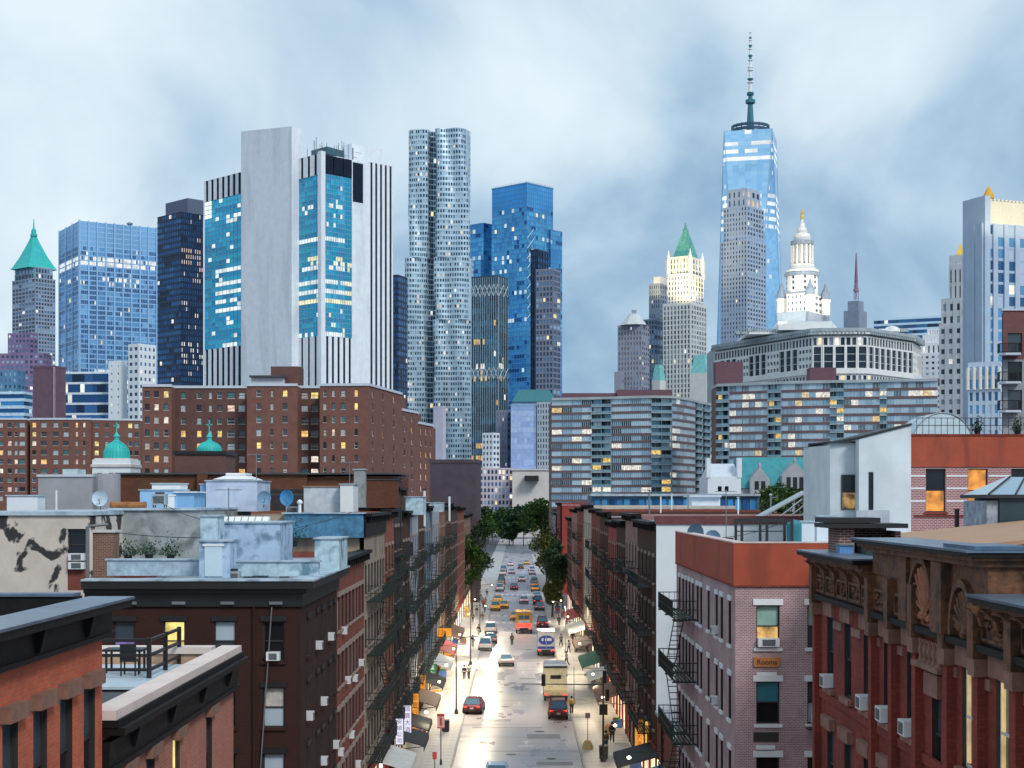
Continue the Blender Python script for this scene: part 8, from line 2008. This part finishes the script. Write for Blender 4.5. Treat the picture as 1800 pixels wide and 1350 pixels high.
# ================================================================ STREET FURNITURE AND SIGNS
def pole_thing(name, label, cat, x, y, h, r=.08, base=None, mt=m_steel):
    t = thing(name, label, cat, (x, y, .12))
    b = MB(); b.tube((x, y, .12), (x, y, .12 + h), r, 10, 0, r * .7); b.build('pole', mt, t)
    b = MB(); b.lathe((x, y, .12), [(r * 2.4, 0), (r * 2.2, .35), (r * 1.2, .5)], 10); b.build('base', base or mt, t)
    return t
def lamp_head(t, x, y, z, p):
    b = MB(); b.lathe((x, y, z - .06), [(.02, 0), (.13, .04), (.12, .1)], 8); b.build('lens', _cached('lampglow', lambda: EM('lamp_glow', (1.0, .88, .62), 7.0, 1, .9)), t)
    l_ = bpy.data.lights.new('street_light', 'SPOT'); l_.spot_size = rad(170); l_.spot_blend = .12; l_.energy = p * 1.1; l_.color = (1.0, .84, .58); l_.shadow_soft_size = .25
    o = bpy.data.objects.new('street_light', l_); COL.objects.link(o); o.location = (x, y, z - .25)
x, y = at(802, 1258)
t = pole_thing('street_lamp', 'tall slim street lamp on the left pavement by the dark red car', 'street lamp', x, y, 6.8)
b = MB(); b.tube((x, y, 6.9), (x + .5, y, 7.3), .04); b.tube((x + .5, y, 7.3), (x + 1.7, y, 7.35), .035); b.build('arm', m_steel, t)
b = MB(); b.loft([[(x + 1.5, y - .12, 7.28), (x + 2.1, y - .1, 7.3), (x + 2.1, y + .1, 7.3), (x + 1.5, y + .12, 7.28)], [(x + 1.55, y - .08, 7.42), (x + 2.05, y - .06, 7.4), (x + 2.05, y + .06, 7.4), (x + 1.55, y + .08, 7.42)]]); b.build('lantern', m_grey_metal, t); lamp_head(t, x + 1.8, y, 7.22, 2300)
for x, y, lb in ((-5.7, 186, 'added street lamp on the left pavement beside the pink sign box'), (-5.7, 232, 'added street lamp on the left pavement near the first tree')):  # two extra lamp posts added to brighten the roadway
    t = pole_thing('street_lamp', lb, 'street lamp', x, y, 6.8)
    b = MB(); b.tube((x, y, 6.9), (x + .5, y, 7.3), .04); b.tube((x + .5, y, 7.3), (x + 1.7, y, 7.35), .035); b.build('arm', m_steel, t)
    b = MB(); b.box(x + 1.5, x + 2.1, y - .12, y + .12, 7.28, 7.4); b.build('lantern', m_grey_metal, t); lamp_head(t, x + 1.8, y, 7.26, 3600)
x, y = at(1063, 1350)
t = pole_thing('signal_pole', 'traffic signal pole with a long mast arm reaching over the road', 'traffic signal', x, y + 2, 6.1, .09)
yy = y + 2
b = MB(); b.tube((x, yy, 6.0), (x - 6.2, yy, 6.05), .05, 8, 0, .03); b.build('mast_arm', m_steel, t)
def signal(px_, z_, parent):
    b = MB(); b.box(px_ - .15, px_ + .15, yy - .2, yy + .1, z_ - .45, z_ + .45); s_ = b.build('signal_head', m_black, parent)
    for k, c in enumerate(((.3, .02, .02), (.3, .2, .02), (.02, .2, .1))):
        q = MB(); q.tube((px_, yy + .1, z_ + .28 - k * .28), (px_, yy + .16, z_ + .28 - k * .28), .09, 10); q.build('lens', _cached(('lens', k), lambda: M('lens_%s' % 'ryg'[k], c, .3)), s_, org=tuple(parent.location))
signal(x - 4.55, 6.35, t); signal(x + .3, 5.2, t); signal(x + .1, 6.6, t)
b = MB(); b.box(x - .3, x + .32, yy - .1, yy + .1, 3.7, 4.5); b.build('walk_sign', m_black, t)
x, y = at(1033, 1320)
t = thing('bollard_sign', 'thin sign post in a yellow concrete base on the right pavement', 'sign post', (x, y, .12))
b = MB(); b.lathe((x, y, .12), [(.45, 0), (.42, .35), (.26, .7), (.1, .78)], 10); b.build('concrete_base', M('yellow_concrete', (0.6, 0.45, 0.2), .8, var=.2), t)
b = MB(); b.tube((x, y, .85), (x, y, 3.0), .04); b.build('post', m_grey_metal, t)
b = MB(); b.box(x - .2, x + .2, y - .03, y - .0, 2.6, 3.05); b.build('sign_plate', M('red_white_plate', (0.5, 0.3, 0.3), .6), t)
x, y = at(1009, 1240)
t = pole_thing('twin_arm_lamp', 'grey lamp post with two level arms beside the refuse truck', 'street lamp', x, y, 3.7, .06, mt=m_grey_metal)
b = MB(); b.tube((x - .7, y, 3.0), (x + 1.1, y, 3.0), .03); b.build('arm', m_grey_metal, t)
for k in (-.7, 1.1): b = MB(); b.lathe((x + k, y, 2.85), [(.05, 0), (.13, .1), (.13, .22), (.03, .3)], 8); b.build('lantern', m_galv, t)
x, y = at(994, 1150)
t = pole_thing('street_lamp', 'pale slim lamp post by the box truck on the right pavement', 'street lamp', x, y, 6.5, .06, mt=m_galv)
b = MB(); b.tube((x, y, 6.5), (x - 1.4, y, 6.9), .04); b.box(x - 1.9, x - 1.3, y - .1, y + .1, 6.85, 6.97); b.build('lantern', m_galv, t); lamp_head(t, x - 1.6, y, 6.83, 2600)
m_rw = M('sign_red', (0.5, 0.05, 0.04), .5); m_pinkw = M('sign_pink_white', (0.7, 0.45, 0.42), .5)
x, y = at(775, 1348)
t = pole_thing('parking_sign', 'red and white parking sign on a pole on the left pavement', 'sign', x, y, 3.9, .04)
b = MB(); b.box(x - .28, x + .28, y - .06, y - .03, 2.9, 4.0); s_ = b.build('sign_plate', m_pinkw, t)
for z0, z1 in ((3.8, 4.0), (2.9, 2.98)): b = MB(); b.box(x - .28, x + .28, y - .08, y - .062, z0, z1); b.build('red_band', m_rw, s_, org=tuple(t.location))
b = MB(); b.box(x - .08, x + .08, y - .08, y - .062, 3.1, 3.7); b.build('red_stroke', m_rw, s_, org=tuple(t.location))
x, y = at(764, 1385)
t = pole_thing('parking_sign', 'short red topped sign pole at the bottom left of the road', 'sign', x, y, 2.4, .04)
b = MB(); b.box(x - .15, x + .15, y - .06, y - .03, 2.0, 2.5); b.build('sign_plate', m_rw, t)
# upright shop signs
def shop_sign(label, px0, px1, py0, py1, d_, board, chars, cm, glow=False, size=None, side=-1):
    xa, xb = PX(px0, d_), PX(px1, d_); z0, z1 = PZ(py1, d_), PZ(py0, d_)
    t = thing('shop_sign', label, 'shop sign', ((xa + xb) / 2, d_, z0))
    b = MB(); b.box(xa, xb, d_ - .1, d_ + .1, z0, z1); s_ = b.build('board', board, t)
    b = MB(); w_ = .05
    for q in ((xa - w_, xa, z0, z1), (xb, xb + w_, z0, z1), (xa - w_, xb + w_, z0 - w_, z0), (xa - w_, xb + w_, z1, z1 + w_)): b.box(q[0], q[1], d_ - .13, d_ + .13, q[2], q[3])
    b.build('frame', m_steel, s_, org=tuple(t.location))
    xw_ = side * LINE; b = MB()
    for z in (z0 + .3 * (z1 - z0), z0 + .8 * (z1 - z0)): b.tube(((xa if side < 0 else xb), d_, z), (xw_, d_, z), .03, 5)
    b.build('bracket', m_steel, t)
    n = len(chars); hh = (z1 - z0) / n
    for k, ch in enumerate(chars): text(ch, size or min(hh * .85, (xb - xa) * .85), cm, s_, t.location, ((xa + xb) / 2, d_ - .105, z1 - hh * (k + .5)), (rad(90), 0, 0), .004)
    return t
m_sw = EM('white_sign_box', (0.82, 0.82, 1.0), .85, 1, .85); m_so = EM('orange_sign_box', (1.0, 0.38, 0.03), .85, 1, .7); m_sgn = M('green_sign', (0.02, 0.2, 0.08), .5); m_sy = EM('yellow_sign_box', (1.0, 0.6, 0.06), .8, 1, .6)
m_ink = M('ink_grey', (0.06, 0.06, 0.09), .6); m_inkp = M('ink_purple', (0.2, 0.04, 0.2), .6); m_inkb = M('ink_blue', (0.05, 0.06, 0.4), .6); m_inkr = M('ink_red', (0.35, 0.04, 0.01), .6)
shop_sign('white upright shop sign with grey Chinese characters lowest on the left', 696, 709, 1263, 1308, 106, m_sw, '安順公司', m_ink)
shop_sign('taller white upright sign with purple over blue Chinese characters', 710, 723, 1240, 1301, 112, m_sw, '國寶大酒樓', m_inkp)
shop_sign('wide orange upright sign behind the taller white one', 723, 736, 1219, 1260, 122, m_so, '金豐行', m_inkr)
shop_sign('narrow orange upright sign beside the green awning', 739, 748, 1187, 1220, 136, m_so, '廣東店', m_inkr)
shop_sign('green shop sign with pale lettering over the dark awning', 751, 767, 1168, 1190, 150, m_sgn, '福大', m_white)
shop_sign('orange banner sign shaped like a wide lantern', 768, 794, 1104, 1119, 176, m_so, '金', m_inkr, size=.5)
shop_sign('small orange sign under the lantern banner', 781, 794, 1136, 1152, 180, m_so, '茶', m_inkr)
shop_sign('tiny yellow lit sign at the tan tenement', 817, 824, 1066, 1084, 250, m_sy, '店', m_inkr)
shop_sign('white and pink sign box before the silver cars', 800, 825, 1134, 1152, 190, m_pinkw, '十', m_rw, size=.9)
shop_sign('tall orange upright sign glowing at the right shopfronts', 1116, 1131, 1263, 1328, 112, m_so, '金山大酒家', m_inkr, side=1)
shop_sign('yellow lit sign beside the tall orange one on the right', 1134, 1147, 1268, 1318, 108, m_sy, '開平', m_inkr, side=1)
shop_sign('red upright sign with faint characters next to the black fire escape', 1163, 1173, 1272, 1336, 97, M('deep_red_sign', (0.22, 0.03, 0.02), .5), '同樂茶餐', M('dull_gold', (0.4, 0.22, 0.08), .5), side=1)
shop_sign('pale cream sign board over the right pavement', 1012, 1042, 1119, 1131, 205, EM('cream_sign', (1.0, 0.9, 0.72), .75, 1, .8), '大利', m_inkr, side=1, size=.5)
# awnings
def awning(side, y0, y1, z, dep, m, label, drop=.7):
    fr = street_frame(side); ua, ub = sorted((U(side, y0), U(side, y1)))
    t = thing('awning', label, 'awning', fr.p((ua + ub) / 2, 0, z))
    b = MB(); b.hexa([fr.p(ua, .02, z), fr.p(ub, .02, z), fr.p(ub, dep, z - drop), fr.p(ua, dep, z - drop), fr.p(ua, .02, z + .08), fr.p(ub, .02, z + .08), fr.p(ub, dep, z - drop + .06), fr.p(ua, dep, z - drop + .06)]); b.build('canopy', m, t)
    b = MB(); b.fbox(fr, ua, ub, dep - .02, dep + .02, z - drop - .35, z - drop + .02); b.build('valance', m, t)
    b = MB()
    for u in (ua + .1, ub - .1): p, q = fr.p(u, .02, z - drop - .3), fr.p(u, dep, z - drop); b.tube(p, q, .03, 5)
    b.build('stay', m_steel, t, kind='stuff')
a_dk = M('black_canvas', (0.02, 0.02, 0.022), .7, var=.3, scale=2); a_grn = M('green_canvas', (0.03, 0.16, 0.08), .7, var=.2); a_wht = M('white_canvas', (0.6, 0.6, 0.58), .7, var=.15); a_teal = M('teal_canvas', (0.03, 0.24, 0.3), .6, var=.2); a_red = M('red_canvas', (0.3, 0.03, 0.03), .7, var=.2); a_brn = M('brown_canvas', (0.16, 0.08, 0.05), .7, var=.2)
for a in ((-1, 108, 114, 3.4, 2.6, a_dk, 'black canvas awning nearest on the left pavement'), (-1, 116, 122, 3.3, 2.4, a_dk, 'black canvas awning behind the wide orange sign'), (-1, 128, 136, 3.5, 2.4, a_brn, 'brown awning past the orange signs on the left'), (-1, 142, 150, 3.4, 2.2, a_dk, 'dark awning below the green shop sign'), (-1, 158, 168, 3.4, 2.2, a_wht, 'pale awning beyond the green shop sign'), (-1, 172, 184, 3.4, 2.0, a_red, 'red awning under the lantern banner'), (-1, 192, 208, 3.4, 2, a_brn, 'brown awning before the left trees'), (-1, 98, 105, 3.4, 2.3, a_wht, 'cream awning at the bottom left by the white signs'),
          (1, 90, 97, 3.3, 2.4, a_teal, 'teal lit awning at the bottom right under the white side wall'), (1, 100, 106, 3.3, 2.6, a_dk, 'dark tent awning at the bottom right'), (1, 133, 143, 3.3, 2.2, a_brn, 'brown awning in the right shop row'), (1, 148, 156, 3.3, 2.2, a_wht, 'white awning by the twin arm lamp'), (1, 160, 172, 3.3, 2.4, a_grn, 'green awning with plants before the right shops'), (1, 180, 192, 3.3, 2.4, a_brn, 'brown awning near the cream sign board'), (1, 200, 214, 3.3, 2.4, a_wht, 'far white awning in the right shop row'), (1, 222, 240, 3.3, 2.2, a_red, 'far red awning in the right shop row')):
    awning(*a)
# stalls and bins on the pavements
def crate(x, y, label, mt, w_=.8, h_=.7):
    t = thing('produce_crate', label, 'crate', (x, y, .14), 0, 'crates outside the shops')
    b = MB(); b.box(x - w_ / 2, x + w_ / 2, y - .4, y + .4, .14, .14 + h_); b.build('case', mt, t)
    b = MB()
    for k in range(8): b.lathe((x + rr.uniform(-.3, .3), y + rr.uniform(-.3, .3), .14 + h_), [(.02, -.05), (.11, .02), (.1, .1), (.02, .15)], 6)
    b.build('produce', rr.choice((M('oranges', (.7, .25, .02), .5), M('greens', (.05, .2, .03), .6), M('apples', (.4, .03, .02), .4))), t, kind='stuff')
for k in range(14):
    s = rr.choice((-1, 1)); yy = rr.uniform(110, 215); c = rr.choice(((M('wood_crate', (.3, .2, .12), .8), 'wooden'), (m_white, 'white'), (M('blue_crate', (.05, .12, .35), .6), 'blue')))
    crate(s * rr.uniform(7.2, 8.8), yy, '%s produce crate outside the %s shops' % (c[1], 'left' if s < 0 else 'right'), c[0])
for x, yy, lb in ((6.6, 118, 'dark steel bin on the right pavement near the walkers'), (-6.2, 132, 'dark steel bin on the left pavement near the lamp')):
    t = thing('litter_bin', lb, 'bin', (x, yy, .14))
    b = MB(); b.lathe((x, yy, .14), [(.28, 0), (.33, .1), (.36, .95), (.3, 1.0)], 14); b.build('drum', m_steel, t)
    b = MB(); b.lathe((x, yy, 1.15), [(.38, 0), (.36, .08), (.2, .1)], 14); b.build('rim', m_grey_metal, t)

# lamps added to boost the warm spill of the lit shops on the road
m_bulb = EM('bulb', (1.0, 0.85, 0.55), 6.0, 1, .9)
for k, (s, y, p) in enumerate(((-1, 119, 200), (-1, 139, 700), (-1, 153, 2300), (-1, 170, 2600), (-1, 188, 2200), (-1, 222, 2000), (-1, 255, 1200), (1, 98, 500), (1, 112, 700), (1, 128, 700), (1, 145, 1300), (1, 176, 1600), (1, 217, 1200), (1, 252, 1200))):
    x = s * 7.1
    t = thing('added_shop_lamp', 'added road brightening lamp hung over the %s pavement by the %s' % ('left' if s < 0 else 'right', ('black awning', 'brown awning', 'green sign', 'pale awning', 'red awning', 'dark tenement', 'tree', 'teal awning', 'tall orange sign', 'pinkish tenement', 'brown awning', 'cream sign board', 'far white awning', 'far red awning')[k]), 'lamp', (x, y, 3.6), 0, 'lamps added to brighten the road')
    b = MB(); b.tube((s * LINE, y, 4.0), (x, y, 3.9), .025, 5); b.tube((x, y, 3.9), (x, y, 3.72), .02, 5); b.build('arm', m_steel, t)
    b = MB(); b.lathe((x, y, 3.5), [(.02, 0), (.12, .05), (.14, .14), (.04, .22)], 10); b.build('bulb', m_bulb, t)
    l_ = bpy.data.lights.new('shop_light', 'SPOT'); l_.spot_size = rad(166); l_.spot_blend = .2; l_.energy = p * .4; l_.color = (1.0, 0.8, 0.5); l_.shadow_soft_size = .3
    o = bpy.data.objects.new('shop_light', l_); COL.objects.link(o); o.location = (x - s * .3, y - .2, 3.3)
# small pipes and vents that stud the roofs
rr = random.Random(21)
for k in range(16):
    s = -1 if k < 10 else 1; y = rr.uniform(94, 190) if s < 0 else rr.uniform(120, 190); x = s * rr.uniform(11, 22); z0 = 17.6; h = rr.uniform(2.4, 3.4)
    t = thing('roof_pipe', 'thin %s vent pipe on the roofs of the %s row' % (('grey', 'white')[k % 2], 'left' if s < 0 else 'right'), 'pipe', (x, y, z0), 0, 'vent pipes on the row roofs')
    b = MB(); b.tube((x, y, z0), (x, y, z0 + h), .07, 8); b.build('pipe', (m_grey_metal, m_white)[k % 2], t)
    b = MB(); b.lathe((x, y, z0 + h), [(.12, -.02), (.16, .06), (.05, .14)], 8); b.build('cowl', m_galv, t)

# flashing strips, seams, cables and small plant on the nearer roofs
m_seam = M('tar_seam', (0.03, 0.035, 0.045), .4, var=.3)
for k in range(7):
    q = MB(); y = 66.4 + k * 1.7; q.box(-17.8, -9.7, y, y + .07, 16.22, 16.235); q.build('roof_seam', m_seam, C_)
for k, (x, y, w_, h_, mt, lb) in enumerate(((-11.2, 66.6, .5, .45, m_galv, 'small galvanised vent box near the cornice corner of the dark brown tenement'), (-15.9, 66.8, .7, .35, m_rough_w, 'low peeling box on the dark brown tenement roof left of the panel door'), (-10.6, 69.6, .4, .8, m_acg, 'narrow black vent box on the street side of the dark brown roof'), (-13.0, 75.5, .9, .6, m_galv, 'grey duct box behind the broad chalky bulkhead'))):
    t = thing('vent_box', lb, 'vent', (x, y, 16.22))
    b = MB(); b.box(x - w_ / 2, x + w_ / 2, y, y + w_, 16.22, 16.22 + h_); b.build('case', mt, t)
    b = MB(); b.box(x - w_ / 2 - .06, x + w_ / 2 + .06, y - .06, y + w_ + .06, 16.22 + h_, 16.28 + h_); b.build('lid', m_seam, t)
    b = MB(); b.box(x - w_ * .35, x + w_ * .35, y - .02, y - .003, 16.22 + h_ * .2, 16.22 + h_ * .8); b.build('louvre', m_acg, t)
condenser(-12.4, 66.9, 16.22, 'grey roof condenser at the front of the dark brown tenement roof', .65)
condenser(-20.5, 88.0, 19.5, 'grey roof condenser on the grey stained wall roof', .8)
condenser(-14.8, 101, 18.75, 'grey roof condenser on the cream tenement roof', .8)
def cable(a, c, sag, label):
    a, c = Vector(a), Vector(c); t = thing('cable', label, 'cable', tuple(a)); b = MB(); n = 12
    pts = [a + (c - a) * (i / n) - Vector((0, 0, sag * 4 * (i / n) * (1 - i / n))) for i in range(n + 1)]
    for i in range(n): b.tube(pts[i], pts[i + 1], .018, 4)
    b.build('wire', m_steel, t)
cable((-17.3, 66.5, 18.6), (-9.8, 90.5, 19.3), .7, 'sagging black cable from the panel door hut to the cream tenement')
cable((-20, 84, 20.2), (-12.5, 73, 18.9), .5, 'sagging black cable over the chalky blue bulkhead')
cable((LINE + .3, 88, 18.0), (12.5, 72, 19.0), .4, 'sagging black cable over the red fascia roof')
for k, (x, y, z, h, lb) in enumerate(((-13.4, 71.2, 19.0, 1.6, 'aerial on the broad chalky bulkhead'), (-16.5, 97, 21.2, 1.8, 'aerial on the graffiti marked bulkhead'), (-11.0, 100.5, 20.9, 1.7, 'aerial on the rusty capped hut'), (11.4, 84, 17.4, 3.2, 'aerial at the rear of the red fascia roof'))):
    t = thing('tv_aerial', 'thin comb shaped ' + lb, 'aerial', (x, y, z)); b = MB(); b.tube((x, y, z), (x, y, z + h), .025, 5); b.build('mast', m_grey_metal, t)
    b = MB(); b.tube((x - .6, y, z + h - .1), (x + .6, y, z + h - .1), .018, 4)
    for i in range(6): b.tube((x - .55 + i * .22, y - .3, z + h - .1), (x - .55 + i * .22, y + .3, z + h - .1), .012, 4)
    b.build('elements', m_grey_metal, t, kind='stuff')
